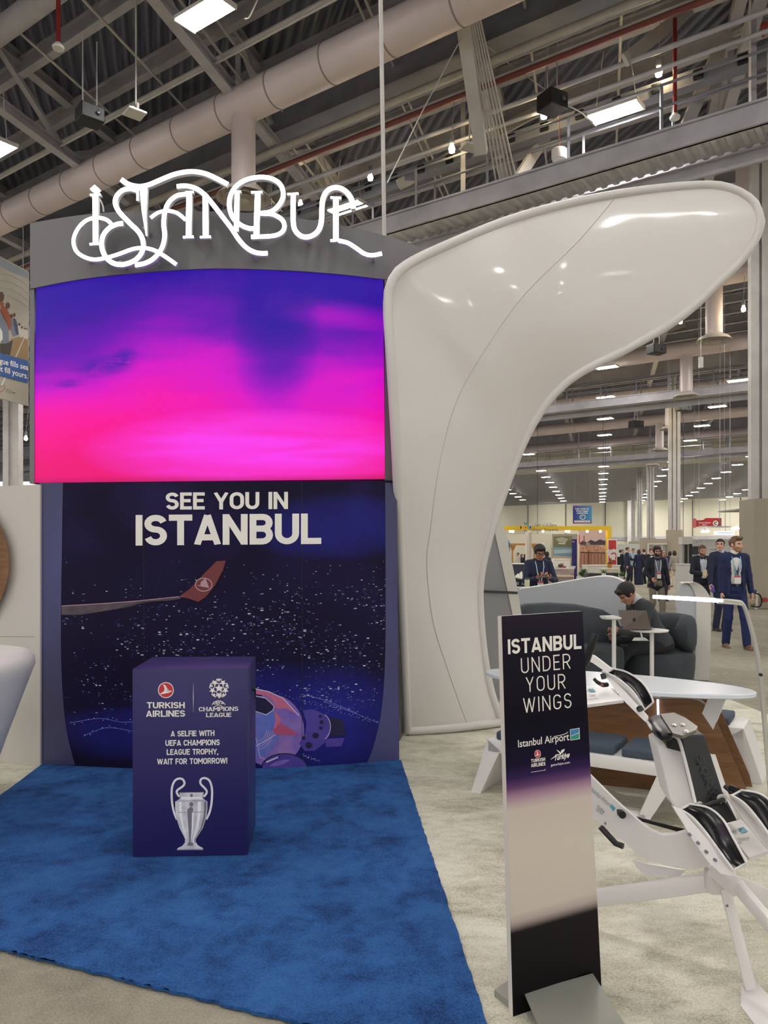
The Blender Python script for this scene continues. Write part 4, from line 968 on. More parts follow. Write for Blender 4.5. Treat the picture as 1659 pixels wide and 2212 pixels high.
bm = bm_new(); lay_font(bm, S_bn, 'gue fills sea', *z3(-4, 966), *z3(241, 1026), 12.5, .015, .034, upv=(0, -12.5)); lay_font(bm, S_bn, 'it fill yours.', *z3(-4, 1032), *z3(238, 1100), 12.5, .015, .034, upv=(0, -12.5)); obj('lettering', bm, M_letter, ban, 0)
bm = bm_new(); lay_font(bm, S_bn, 'YOU', *z3(46, 1214), *z3(100, 1226), 8.5, -.01, .034, upv=(0, -8.5)); obj('lettering', bm, BM[8], ban, 0)
bm = bm_new(); 
for x in (-30, 50): a = S_bn(x, 545 if x < 0 else 580, -.02); add_tube(bm, [a, a+Vector((0, 0, 2.2))], .015, 6)
obj('hanging_wire', bm, M_steel, ban)

# ================================================================== WHITE FABRIC SAIL
SL = [(881, 1588, 6.43), (873, 1400, 6.15), (864, 1200, 5.85), (857, 1000, 5.54), (846, 800, 5.40), (838, 665, 5.38), (845, 612, 5.38), (872, 577, 5.42), (950, 536, 5.68), (1100, 475, 6.12), (1250, 435, 6.30), (1400, 410, 6.37), (1530, 400, 6.39), (1590, 412, 6.38), (1630, 440, 6.36), (1643, 480, 6.34)]
SRt = [(1090, 1577, 6.77), (1062, 1500, 6.74), (1045, 1410, 6.70), (1036, 1300, 6.65), (1040, 1235, 6.61), (1055, 1168, 6.58), (1074, 1104, 6.55), (1117, 988, 6.50), (1155, 909, 6.47), (1200, 848, 6.45), (1257, 803, 6.43), (1356, 753, 6.41), (1470, 685, 6.39), (1561, 602, 6.37), (1603, 560, 6.36), (1634, 512, 6.35), (1643, 480, 6.34)]
def curve3(tab):
    pts = smooth_pts([P(*t) for t in tab], 10); return pts
def resample(pts, n):
    L = [0]
    for a, b in zip(pts, pts[1:]): L.append(L[-1]+(b-a).length)
    out = []; k = 0
    for i in range(n+1):
        s = L[-1]*i/n
        while k < len(L)-2 and L[k+1] < s: k += 1
        t = (s-L[k])/max(1e-9, L[k+1]-L[k]); out.append(pts[k]+(pts[k+1]-pts[k])*min(1, t))
    return out
cl, cr = resample(curve3(SL), 90), resample(curve3(SRt), 90)
for c in (cl, cr):
    for p in c: p.z = max(p.z, .045)
M_sail = mat('stretch_fabric', (226, 222, 217), .34, spec=.5, coat=.30); M_rim = mat('stretch_fabric_rim', (216, 212, 208), .45)
sail = thing('fabric_sail', 'tall white stretch fabric sail curving up and over to the right beside the display wall', 'fabric sail', (.6, 6.5, .006))
rows = []; back = []
for i, (a, b) in enumerate(zip(cl, cr)):
    r = []; k = []
    for j in range(25):
        t = j/24; p = a+(b-a)*t; amt = min(1, (b-a).length/.8)
        bul = .05*math.sin(math.pi*t)*amt
        wr = 0
        if i < 34 and t < .75:
            wr = .004*math.sin(46*(t*1.0+i*.055))*math.sin(math.pi*min(1, t/.75))*max(0, 1-abs(i-11)/14)
        r.append(p+Vector((0, -bul+wr, 0))); k.append(p+Vector((0, bul*.6+.02, 0)))
    rows.append(r); back.append(k)
bm = bm_new(); add_grid(bm, rows); add_grid(bm, back[::-1]); obj('fabric_skin', bm, M_sail, sail, 60)
bm = bm_new(); add_tube(bm, cl+cr[::-1][1:], .036, 12, closed=False); obj('tube_frame', bm, M_rim, sail)
bm = bm_new(); bot = [cl[0]+(cr[0]-cl[0])*t/16+Vector((0, -.05*math.sin(math.pi*t/16), 0)) for t in range(17)]; add_tube(bm, bot, .04, 12); obj('base_tube', bm, M_rim, sail)
seam = [(1328, 428), (1250, 520), (1130, 640), (1045, 760), (985, 870), (950, 1000), (930, 1140), (922, 1220), (935, 1340), (965, 1440), (1000, 1540), (1020, 1588)]
# lay the seam on the skin: find the skin point under each picture position
from mathutils.bvhtree import BVHTree
flat = [p for r in rows for p in r]; nc = 25
tri = [(i*nc+j, i*nc+j+1, (i+1)*nc+j+1, (i+1)*nc+j) for i in range(len(rows)-1) for j in range(nc-1)]
bv = BVHTree.FromPolygons(flat, tri); sp = []
for p in smooth_pts([(a, b, 0) for a, b in seam], 8):
    h = bv.ray_cast(Vector((0, 0, EYE)), ray(p.x, p.y).normalized())
    if h[0] is not None: sp.append(h[0]+Vector((0, -.001, 0)))
bm = bm_new(); add_tube(bm, sp, .0035, 6); obj('zip_seam', bm, mat('zip_grey', (192, 188, 184), .5), sail)

# ================================================================== SIGN BOARD AT THE FRONT RIGHT
BLc, BRc = Vector((.427, 2.537, .006)), Vector((.774, 2.715, .006)); bdir = (BRc-BLc).normalized(); bback = Vector((-bdir.y, bdir.x, 0))
TLc = BLc+bback*.085+Vector((0, 0, 1.3265)); n_b = bdir.cross(TLc-BLc).normalized(); n_b = n_b if n_b.y < 0 else -n_b
S_b = plane_surf(BLc, n_b)
tot = thing('sign_board', 'slim leaning sign board, dark with a pale middle, on a grey metal foot', 'sign board', (.6, 2.6, .006))
cor = [(1083, 1331), (1258, 1320), (1299, 2133), (1108, 2199)]
c3 = [S_b(*c) for c in cor]
bm = bm_new(); add_prism(bm, c3, -n_b*.022); obj('board', bm, mat('board_edge_white', (216, 210, 202), .5), tot, 0)
def board_mat():
    n = NT('board_print', .45, .12); v = n.sep(n.coord('UV'))[1]
    n.l(n.ramp(v, [(0, lin((16, 12, 14))), (.205, lin((28, 24, 28))), (.228, lin((180, 166, 160))), (.25, lin((206, 196, 184))), (.40, lin((210, 201, 186))), (.505, lin((206, 194, 184))), (.535, lin((176, 142, 160))), (.56, lin((104, 68, 112))), (.585, lin((48, 30, 80))), (.62, lin((20, 13, 42))), (.72, lin((11, 9, 24))), (.92, lin((26, 22, 36))), (1, lin((40, 34, 46)))]), n.b.inputs['Base Color']); return n.m
bm = bm_new(); rows = []
BLp, BRp, TRp, TLp = c3[3], c3[2], c3[1], c3[0]
for j in range(13):
    v = j/12; a = BLp+(TLp-BLp)*v; b = BRp+(TRp-BRp)*v; rows.append([a+n_b*.001, b+n_b*.001])
add_grid(bm, rows, uv=True); obj('printed_face', bm, board_mat(), tot, 0)
def zt(x, y): return (1060+x/2.4255, 1300+y/2.4255)
def up(dx, dy): return (dx/2.4255, dy/2.4255)
bm = bm_new(); lay_text(bm, S_b, 'ISTANBUL', *zt(91, 275), *zt(476, 246), 32, .19, off=.002, upv=up(-2, -78), track=.085); obj('lettering', bm, M_letter, tot, 0)
bm = bm_new(); lay_text(bm, S_b, 'UNDER', *zt(160, 376), *zt(419, 350), 33, .085, off=.002, upv=up(-3, -80), track=.22); obj('lettering', bm, M_letter, tot, 0)
bm = bm_new(); lay_text(bm, S_b, 'YOUR', *zt(186, 474), *zt(393, 455), 33, .085, off=.002, upv=up(-3, -79), track=.22); obj('lettering', bm, M_letter, tot, 0)
bm = bm_new(); lay_text(bm, S_b, 'WINGS', *zt(172, 583), *zt(424, 555), 33, .085, off=.002, upv=up(-3, -78), track=.22); obj('lettering', bm, M_letter, tot, 0)
bm = bm_new(); lay_font(bm, S_b, 'Istanbul Airport', *zt(144, 763), *zt(412, 724), 16, .010, .002, upv=up(-2, -40)); obj('lettering', bm, M_letter, tot, 0)
bm = bm_new(); lay_text(bm, S_b, 'TURKISH', *zt(212, 843), *zt(286, 833), 7.4, .2, off=.002, upv=up(-1, -18)); obj('lettering', bm, M_letter, tot, 0)
bm = bm_new(); lay_text(bm, S_b, 'AIRLINES', *zt(212, 867), *zt(287, 857), 7.4, .2, off=.002, upv=up(-1, -19)); obj('lettering', bm, M_letter, tot, 0)
bm = bm_new(); lay_font(bm, S_b, 'T\u00fcrkiye', *zt(330, 832), *zt(410, 815), 12, .03, .002, upv=up(9, -32)); obj('lettering', bm, M_letter, tot, 0)
bm = bm_new(); lay_font(bm, S_b, 'goturkiye.com', *zt(315, 862), *zt(414, 846), 5, .01, .002, upv=up(0, -13)); obj('lettering', bm, M_letter, tot, 0)
bm = bm_new(); lay_ribbon(bm, S_b, [zt(211, 893), zt(284, 882)], .8, .002); lay_ribbon(bm, S_b, [zt(281, 884), zt(287, 876)], 1, .002)
lay_ribbon(bm, S_b, [(p.x, p.y) for p in smooth_pts([(*zt(330, 706), 0), (*zt(362, 700), 0), (*zt(390, 692), 0), (*zt(405, 682), 0)], 4)], 1.3, .002)
lay_ribbon(bm, S_b, [zt(314, 826), zt(335, 812), zt(345, 803), zt(360, 800)], 2.6, .002, 0, [.6, 2.2, 2.8, .8])
lay_ribbon(bm, S_b, [zt(345, 776), zt(358, 785), zt(366, 800)], 2.2, .002, 0, [.8, 2.4, 2.6]); lay_poly(bm, S_b, [zt(364, 790), zt(372, 776), zt(388, 770), zt(384, 784), zt(374, 792)], .002, 0); lay_ribbon(bm, S_b, [zt(366, 800), zt(370, 790)], 2.2, .002)
obj('tulip_emblem', bm, M_letter, tot, 0)
bm = bm_new(); sq = [zt(415, 669), zt(465, 660), zt(467, 719), zt(418, 727)]
def sqp(u, v): a = Vector(sq[0])+(Vector(sq[1])-Vector(sq[0]))*u; b = Vector(sq[3])+(Vector(sq[2])-Vector(sq[3]))*u; return tuple(a+(b-a)*v)
lay_poly(bm, S_b, sq, .002, 0); lay_poly(bm, S_b, [sqp(.06, .05), sqp(.94, .05), sqp(.94, .42), sqp(.06, .58)], .0026, 1); lay_poly(bm, S_b, [sqp(.06, .63), sqp(.94, .47), sqp(.94, .95), sqp(.06, .95)], .0026, 2)
obj('airport_emblem', bm, [M_letter, mat('logo_blue', (62, 134, 190), .45), mat('logo_green', (44, 150, 128), .45)], tot, 0)
bm = bm_new(); tk_logo(bm, S_b, *zt(246, 797), 7.0, 8.6, .002, 0, 1); obj('airline_emblem', bm, [M_letter, M_logo_red], tot, 0)
M_foot = mat('grey_metal_foot', (150, 150, 142), .45, .3, .5)
q = [G(1132, 2143, .066), G(1279, 2100, .066)]; fw = Vector((.025, -.34, 0)); 
bm = bm_new(); add_prism(bm, [q[0], q[1], q[1]+fw, q[0]+fw], (0, 0, -.006)); add_prism(bm, [q[0], q[1], q[1]+Vector((0, 0, -.06)), q[0]+Vector((0, 0, -.06))], fw.normalized()*.006); add_prism(bm, [q[0]+fw, q[1]+fw, q[1]+fw+Vector((0, -.02, -.06)), q[0]+fw+Vector((0, -.02, -.06))], (0, .006, 0)); obj('foot_plate', bm, M_foot, tot, 0)
bm = bm_new(); a = G(1068, 2138, .03); b = BLc+bback*.02+bdir*.02; 
add_prism(bm, [a, Vector((b.x, b.y, .03)), Vector((b.x+bdir.x*.3, b.y+bdir.y*.3, .03)), a+bdir*.36+bback*.12], (0, 0, -.024)); obj('foot_plate', bm, M_foot, tot, 0)

# ================================================================== TABLE, BENCHES, LAMP
ZF = .006
U2 = Vector((.868, -.497, 0)); V2 = Vector((.497, .868, 0))
tb = thing('oval_table', 'long white oval table with a bent wooden base beside the sign board', 'table', (1.5, 5.065, ZF))
bm = bm_new(); c = Vector((1.5, 5.065, 0)); n = 72
def oval(a, b, z): return [c+U2*(a*math.cos(2*math.pi*i/n))+V2*(b*math.sin(2*math.pi*i/n))+Vector((0, 0, z)) for i in range(n)]
add_grid(bm, [oval(.86, .305, .668), oval(.875, .32, .674), oval(.875, .32, .694), oval(.868, .313, .70)], closed=True)
add_poly(bm, oval(.86, .305, .668)); add_poly(bm, oval(.868, .313, .70)); obj('tabletop', bm, mat('white_tabletop', (222, 228, 236), .25, spec=.5), tb, 30)
for s in (1, -1):
    bm = bm_new(); a = c+U2*(s*.66)+V2*.05; b = c+U2*(s*.42)+V2*.12
    add_prism(bm, [a+U2*.05+Vector((0, 0, .668)), a-U2*.05+Vector((0, 0, .668)), b-U2*.05+Vector((0, 0, ZF)), b+U2*.05+Vector((0, 0, ZF))], V2*.10); obj('leg', bm, M_white, tb, 0)
wp0 = Vector((1.41, 5.07, 0)); wdir = Vector((.937, -.349, 0)); wn = Vector((-.349, -.937, 0)); S_w = plane_surf(wp0, wn)
top_w = [(1150, 1640), (1178, 1560), (1200, 1535), (1232, 1524), (1280, 1518), (1340, 1513), (1420, 1510), (1478, 1509), (1506, 1513), (1526, 1526), (1546, 1556), (1580, 1632), (1617, 1716)]
tw = [(p.x, p.y) for p in smooth_pts([(a, b, 0) for a, b in top_w], 4)]
bm = bm_new(); pts = [S_w(*q) for q in tw]; pts[-1].z = ZF; pts[0] = S_w(1130, 1690)
def floorpt(p): return Vector((p.x, p.y, ZF))
out = pts+[floorpt(S_w(1600, 1716)), floorpt(S_w(1447, 1713)), floorpt(S_w(1288, 1700)), floorpt(S_w(1130, 1690))]
for p in out: p.z = max(p.z, ZF)
add_prism(bm, out, -wn*.03); obj('wooden_front', bm, M_veneer, tb, 0)
bm = bm_new(); r0 = [p-wn*.03+Vector((0, 0, -.015)) for p in pts]; r1 = [p-wn*.30+Vector((0, 0, -.015)) for p in pts]
for p in r0+r1: p.z = max(p.z, ZF)
r2 = [p+Vector((-.02, 0, -.02)) for p in r1]; r3 = [p+Vector((-.02, 0, -.02)) for p in r0]
for p in r2+r3: p.z = max(p.z, ZF)
add_grid(bm, [r0, r1]); add_grid(bm, [r1, r2]); add_grid(bm, [r2, r3]); obj('wooden_shell', bm, mat('dark_walnut', (72, 42, 28), .45), tb, 30)
bm = bm_new(); q2 = [p-wn*.30+wdir*.05 for p in out]; add_prism(bm, q2, -wn*.03); obj('wooden_back', bm, M_veneer, tb, 0)
lt = thing('light_tube', 'slim upright light tube glowing in front of the wooden table base', 'light', (1.8, 4.9, ZF))
bm = bm_new(); a = S_w(1421, 1511, .02); b = S_w(1424, 1640, .02); add_tube(bm, [a, b], .007, 8); obj('tube', bm, mat('cool_tube_glow', (214, 216, 255), .4, emit=2.2), lt)
bm = bm_new(); add_tube(bm, [b, Vector((b.x, b.y, ZF))], .010, 8); obj('socket', bm, M_white, lt)
def bench(FLx, FLy, name_label, length=1.29, wdt=.36, h=.36, inner=True):
    o = Vector((FLx, FLy, 0)); u = Vector((.856, -.517, 0)); v = Vector((.517, .856, 0))
    t = thing('bench', name_label, 'bench', (FLx, FLy, ZF)); Z = lambda z: Vector((0, 0, z))
    bm = bm_new(); add_prism(bm, [o+Z(h-.078), o+u*length+Z(h-.078), o+u*length+v*wdt+Z(h-.078), o+v*wdt+Z(h-.078)], Z(.078)); bmesh.ops.bevel(bm, geom=list(bm.edges), offset=.004, segments=2, affect='EDGES', profile=.5); obj('seat', bm, M_white, t, 30)
    for s in (0, 1):
        e = o+u*(length*s); sg = 1 if s else -1
        bm = bm_new(); add_prism(bm, [e+Z(h-.001), e-u*sg*.085+Z(h-.06), e+u*sg*.05+Z(ZF), e+u*sg*.115+Z(ZF)], v*wdt); obj('leg', bm, M_white, t, 0)
    if inner:
        bm = bm_new(); e = o+u*(length*.80); add_prism(bm, [e+Z(h-.075), e+u*.11+Z(h-.075), e-u*.05+Z(ZF), e-u*.115+Z(ZF)], v*.10); obj('brace', bm, M_white, t, 0)
        bm = bm_new(); add_prism(bm, [e-u*.06+Z(ZF), e-u*.48+Z(ZF), e-u*.48+Z(.05), e-u*.06+Z(.05)], v*.10); obj('floor_runner', bm, M_white, t, 0)
    return o, u, v, h
def cushion(o, u, v, h, a, b, lab):
    bm = bm_new(); m = o+u*((a+b)/2)+v*.18+Vector((0, 0, h+.027)); R = Matrix((u, v, Vector((0, 0, 1)))).transposed(); add_box(bm, m, (b-a, .33, .052), R)
    bmesh.ops.recalc_face_normals(bm, faces=bm.faces)
    bmesh.ops.bevel(bm, geom=list(bm.edges), offset=.014, segments=3, affect='EDGES', profile=.5); tag(obj('seat_cushion', bm, mat('slate_cushion_fabric', (66, 76, 90), .85, var=.1, scale=60), None, 50), lab, 'cushion', None)
bb = bench(.657, 4.848, 'white bench with splayed legs in front of the wooden table base')
cushion(*bb, .05, .40, 'slate seat cushion on the front bench partly hidden behind the sign board'); cushion(*bb, .42, .79, 'slate seat cushion in the middle of the front bench'); cushion(*bb, .83, 1.21, 'slate seat cushion on the front bench beside the simulator rig')
eb = Vector((2.42, 5.14, 0))-Vector((.856, -.517, 0))*1.29
bb2 = bench(eb.x, eb.y, 'white bench on the far side of the oval table', inner=False)
cushion(*bb2, .92, 1.20, 'slate seat cushion on the far bench at the right of the table')
al = thing('arc_lamp', 'thin white arc lamp with a bright light bar reaching over the table', 'lamp', P(1665, 1778, 4.32))
pole = smooth_pts([P(1668, 1782, 4.32), P(1655, 1610, 4.32), P(1640, 1450, 4.32), P(1628, 1382, 4.32), P(1613, 1325, 4.32), P(1604, 1305, 4.32), P(1594, 1300, 4.32), P(1562, 1297, 4.32), P(1545, 1296, 4.32)], 8)
bm = bm_new(); pole[0].z = ZF; add_tube(bm, pole, .011, 10); add_tube(bm, [p+Vector((.010, -.004, -.014)) for p in pole[2:]], .007, 8); obj('pole', bm, mat('pale_metal', (196, 194, 186), .35, .5), al)
bm = bm_new(); add_tube(bm, [P(1411, 1289, 4.32), P(1560, 1297.5, 4.32)], [.010, .012], 12); obj('light_bar', bm, mat('light_bar_glow', (255, 255, 255), .3, emit=5.0), al)
bm = bm_new(); q = P(1641.5, 1457, 4.31); add_tube(bm, [q, q+Vector((0, -.016, 0))], .009, 10); obj('switch', bm, M_black, al)
bm = bm_new(); add_lathe(bm, [(0, 0), (.13, 0), (.13, .012), (.02, .02), (0, .02)], Vector((pole[0].x, pole[0].y, ZF)), 28); obj('base', bm, M_white, al)

# ================================================================== SIMULATOR RIG
M_rig = mat('rig_white_enamel', (226, 222, 220), .28, spec=.5); M_blk = mat('rig_black', (20, 21, 24), .38, spec=.5); M_pad = mat('black_moulded_pad', (13, 13, 15), .27, spec=.5); M_clear = mat('brushed_plate', (128, 124, 114), .28, .6)
M_ink = mat('grey_decal_ink', (168, 170, 168), .5); M_teal = mat('teal_decal', (88, 166, 180), .5)
rig = thing('flight_simulator', 'white and black prone flight simulator rig with black padded trays right of the sign board', 'simulator', (1.3, 2.8, ZF))
def plate(name, q, thick, m, parent=rig, sm=0, bev=0):
    if len(q) > 4:                                             # make the outline truly flat
        A_ = np.array([list(p) for p in q]); c_ = A_.mean(0); n_ = Vector(np.linalg.svd(A_-c_)[2][2]); E_ = Vector((0, 0, EYE)); c_ = Vector(c_)
        if abs(n_.dot((c_-E_).normalized())) > .2: q = [E_+(Vector(p)-E_)*((c_-E_).dot(n_)/(Vector(p)-E_).dot(n_)) for p in q]
    bm = bm_new(); add_prism(bm, q, thick)
    if bev: bmesh.ops.bevel(bm, geom=[e for e in bm.edges if len(e.link_faces) == 2 and e.calc_face_angle(0) > .6], offset=bev, segments=2, affect='EDGES', profile=.5)
    return obj(name, bm, m, parent, sm)
YT = lambda y: 2.86-(y-1590)/190*.12
plate('tower', [P(1421, 1613, 3.051), P(1440, 1604, 3.051), P(1472, 1597, 3.010), P(1504, 1735, 2.905), P(1502, 1752, 2.895), P(1462, 1752, 2.926), P(1448, 1728, 2.947)], (.0, .12, .02), M_rig, bev=.006)
cov = plate('tower_cover', [P(1469, 1588, 2.978), P(1522, 1587, 3.010), P(1562, 1711, 2.926), P(1593, 1772, 2.884), P(1557, 1780, 2.853), P(1530, 1771, 2.858), P(1502, 1733, 2.879)], (.01, .10, .0), M_blk, bev=.008)
S_c = plane_surf(P(1472, 1588, 2.978), (P(1512, 1588, 2.999)-P(1472, 1588, 2.978)).cross(P(1557, 1780, 2.853)-P(1472, 1588, 2.978)) * (1 if ((P(1512, 1588, 2.999)-P(1472, 1588, 2.978)).cross(P(1557, 1780, 2.853)-P(1472, 1588, 2.978))).y < 0 else -1))
bm = bm_new()
for ch, y in (('S', 1640), ('O', 1665), ('R', 1686), ('Y', 1708), ('K', 1728)):
    x = 1509+(y-1640)*.40; lay_text(bm, S_c, ch, x-6, y-5, x+1, y+13, 15, .12, off=.003, upv=(15, -5))
obj('embossed_lettering', bm, mat('embossed_black', (36, 38, 42), .4), cov, 0)
bm = bm_new(); add_tube(bm, [P(1514, 1742, 2.853), P(1560, 1728, 2.863)], .008, 12); 
for x, y in ((1514, 1742), (1561, 1728)): add_tube(bm, [P(x, y, 2.853), P(x+2, y+6, 2.884)], .010, 10)
obj('handle', bm, M_blk, rig)
bm = bm_new()
for x, y, r in ((1513, 1742, .016), (1561, 1727, .017)): bm = bm_new(); q = P(x, y, 2.869); add_tube(bm, [q, q+Vector((0, .012, 0))], r, 14); obj('handle_rose', bm, M_rig, rig)
plate('lower_bracket', [P(1516, 1748, 2.869), P(1568, 1736, 2.869), P(1592, 1772, 2.853), P(1557, 1781, 2.842), P(1535, 1772, 2.853)], (0, .05, 0), M_blk)
Gz = lambda x, y, z=.87: G(x, y, z)
plate('chest_pad', [Gz(1398, 1554), Gz(1404, 1548), Gz(1412, 1544), Gz(1426, 1542), Gz(1453, 1583), Gz(1428, 1584), Gz(1414, 1574)], (0, 0, -.03), M_pad, sm=40, bev=.008)
plate('chest_plate', [Gz(1426, 1542, .874), Gz(1456, 1539, .874), Gz(1480, 1550, .874), Gz(1507, 1569, .874), Gz(1503, 1577, .874), Gz(1474, 1589, .874), Gz(1453, 1583, .874)], (0, 0, -.012), M_clear)
for x, y in ((1456, 1567), (1474, 1566), (1482, 1581)):
    bm = bm_new(); add_lathe(bm, [(0, .006), (.008, .006), (.012, 0)], G(x, y, .875), 12); obj('bolt', bm, mat('bright_steel', (220, 218, 210), .2, .9), rig)
bm = bm_new(); add_tube(bm, smooth_pts([P(1398, 1556, 3.13), P(1407, 1572, 3.0), P(1422, 1585, 3.030), P(1450, 1589, 3.010), P(1462, 1593, 2.983), P(1470, 1608, 2.968), P(1486, 1668, 2.921), P(1502, 1735, 2.874)], 6), .0065, 8); obj('white_edging', bm, M_rig, rig)
plate('motor_block', [P(1436, 1592, 3.020), P(1460, 1592, 3.010), P(1472, 1624, 2.999), P(1442, 1616, 3.020)], (0, .06, 0), M_pad)
def tray(name, left, right, depth, dv, parent=rig):
    Ls = smooth_pts([P(*q) for q in left], 6); Rs = smooth_pts([P(*q) for q in right], 6); n = min(len(Ls), len(Rs))
    Ls = resample(Ls, 30); Rs = resample(Rs, 30); dv = Vector(dv).normalized()
    def sect(k, sc, dd, lift):
        m = (Ls[k]+Rs[k])/2; w = (Rs[k]-Ls[k])/2; f = math.sin(math.pi*min(1, (k+3)/9)/2)*math.sin(math.pi*min(1, (33-k)/7)/2)
        return [m-w*sc*math.cos(th)+dv*(math.sin(th)*depth*dd*f-lift) for th in [math.pi*j/14 for j in range(15)]]
    bm = bm_new(); A = [sect(k, 1.0, 1.0, 0) for k in range(31)]; B = [sect(k, 1.10, 1.25, 0) for k in range(31)]
    add_grid(bm, B); add_grid(bm, [[a[0], b[0]] for a, b in zip(A, B)]); add_grid(bm, [[b[-1], a[-1]] for a, b in zip(A, B)]); add_grid(bm, [B[0], A[0]]); add_grid(bm, [A[-1], B[-1]])
    mid_ = A[30]; add_tube(bm, [a[0] for a in A], .0045, 8); add_tube(bm, [a[-1] for a in A], .0045, 8); add_tube(bm, A[30], .0045, 8); add_tube(bm, A[0], .0045, 8)
    t = obj(name, bm, M_rig, parent, 50)
    bm = bm_new(); I = [sect(k, .97, .93, 0) for k in range(31)]; add_grid(bm, I); A2 = [sect(k, .985, 1.0, 0) for k in range(31)]; add_grid(bm, A2[::-1]); add_grid(bm, [[a[0], b[0]] for a, b in zip(I, A2)]); add_grid(bm, [[b[-1], a[-1]] for a, b in zip(I, A2)]); add_grid(bm, [A2[0], I[0]]); add_grid(bm, [I[-1], A2[-1]])
    obj('pad', bm, M_pad, t, 60); return t
kl = [(1468, 1748, 2.80), (1494, 1764, 2.75), (1522, 1795, 2.69), (1552, 1836, 2.61), (1584, 1879, 2.54)]; kr = [(1490, 1737, 2.84), (1530, 1745, 2.80), (1561, 1770, 2.73), (1584, 1810, 2.64), (1613, 1864, 2.56)]
tray('knee_tray', kl, kr, .036, (-.25, .7, -.66))
tray('knee_tray', [(x+112, y-30, Y) for x, y, Y in kl], [(x+112, y-30, Y) for x, y, Y in kr], .036, (-.2, .75, -.6))
tray('arm_tray', [(1302, 1450, 3.50), (1332, 1464, 3.42), (1362, 1488, 3.34), (1380, 1512, 3.28), (1391, 1531, 3.24)], [(1326, 1445, 3.52), (1354, 1452, 3.45), (1386, 1473, 3.36), (1405, 1500, 3.28), (1411, 1517, 3.25)], .045, (-.2, .7, -.65))
sp_ = plate('side_plate', [P(1453, 1742, 2.80), P(1476, 1752, 2.78), P(1530, 1815, 2.66), P(1583, 1884, 2.55), P(1592, 1893, 2.54), P(1558, 1888, 2.56), P(1530, 1862, 2.62), P(1490, 1806, 2.70), P(1478, 1782, 2.74)], (.0, .015, 0), M_rig)
for x, y, Y in ((1491, 1804, 2.695), (1509, 1822, 2.66), (1527, 1841, 2.63), (1546, 1859, 2.585)):
    bm = bm_new(); q = P(x, y, Y-.0005); add_tube(bm, [q, q+Vector((0, .01, 0))], .0055, 12); obj('bolt', bm, M_steel_d, sp_)
plate('side_plate', [P(1565, 1712, 2.85), P(1588, 1722, 2.83), P(1640, 1785, 2.71), P(1690, 1850, 2.60), P(1676, 1856, 2.60), P(1630, 1800, 2.68), P(1590, 1750, 2.78)], (.0, .015, 0), M_rig)
dp = plate('decal_board', [G(1562, 1784, .50), G(1600, 1770, .50), G(1668, 1836, .50), G(1618, 1852, .50)], (0, 0, -.012), M_rig)
flat5 = lambda x, y, o=0: G(x, y, .502)
bm = bm_new(); lay_poly(bm, flat5, [(1594, 1789), (1606, 1786), (1616, 1796), (1603, 1800)], 0, 1); lay_font(bm, flat5, 'Istanbul Airport', 1578, 1800, 1606, 1792, 5, .02, 0, 0, upv=(-4, -6)); lay_font(bm, flat5, 'T\u00fcrkiye', 1598, 1818, 1620, 1812, 7, .02, 0, 0, upv=(-5, -8)); lay_font(bm, flat5, 'TURKISH', 1590, 1826, 1604, 1822, 5, .02, 0, 0, upv=(-4, -6)); obj('decal', bm, [M_ink, M_teal], dp, 0)
YW = lambda x: 3.06-(x-1230)/300*.34
wpts = [(1236, 1640), (1262, 1662), (1286, 1686), (1325, 1725), (1350, 1748), (1392, 1784), (1410, 1796), (1432, 1805), (1460, 1803), (1482, 1797), (1512, 1826), (1536, 1860), (1530, 1872), (1500, 1877), (1450, 1871), (1410, 1862), (1378, 1848), (1352, 1822), (1312, 1790), (1286, 1772), (1240, 1735)]
wing = plate('wing_panel', [P(x, y, YW(x)) for x, y in wpts], (.004, .016, .004), M_rig)
SW_ = lambda x, y, o=0: P(x, y, YW(x)-.003)
bm = bm_new(); lay_font(bm, SW_, 'Istanbul Airport', 1276, 1708, 1318, 1744, 9, .02, 0, 0, upv=(5, -8)); lay_poly(bm, SW_, [(1317, 1742), (1323, 1738), (1330, 1746), (1325, 1753)], 0, 1); lay_font(bm, SW_, 'T\u00fcrkiye', 1286, 1746, 1303, 1758, 9, .03, 0, 0, upv=(6, -8)); lay_ribbon(bm, SW_, [(1287, 1750), (1301, 1760)], 1.5, 0, 0); obj('decal', bm, [M_ink, M_teal], wing, 0)
bm = bm_new(); q = P(1337, 1752, YW(1337)-.002); add_tube(bm, [q+Vector((0, .01, 0)), q+Vector((0, -.02, 0)), q+Vector((0, -.022, 0)), q+Vector((0, -.045, 0))], [.008, .008, .015, .014], 12); obj('knob', bm, M_blk, wing)
bm = bm_new(); q = P(1309, 1779, YW(1309)-.001); add_tube(bm, [q, q+Vector((0, .02, 0))], .006, 10); obj('bolt', bm, M_steel_d, wing)
bm = bm_new(); add_tube(bm, [P(1297, 1786, 3.0), P(1330, 1822, 2.98), P(1346, 1828, 2.96)], .012, 8); obj('cable_clip', bm, M_blk, rig)
plate('black_strap', [P(1372, 1764, 2.95), P(1480, 1792, 2.82), P(1480, 1801, 2.82), P(1376, 1772, 2.95)], (0, .01, 0), M_pad)
plate('black_strap', [P(1440, 1805, 2.87), P(1478, 1794, 2.83), P(1482, 1799, 2.83), P(1455, 1806, 2.86)], (0, .01, 0), M_pad)
plate('fin', [P(1366, 1858, 2.98), P(1402, 1868, 2.96), P(1480, 1880, 2.88), P(1470, 1892, 2.88), P(1402, 1893, 2.95), P(1384, 1884, 2.97)], (0, .012, .0), M_rig)
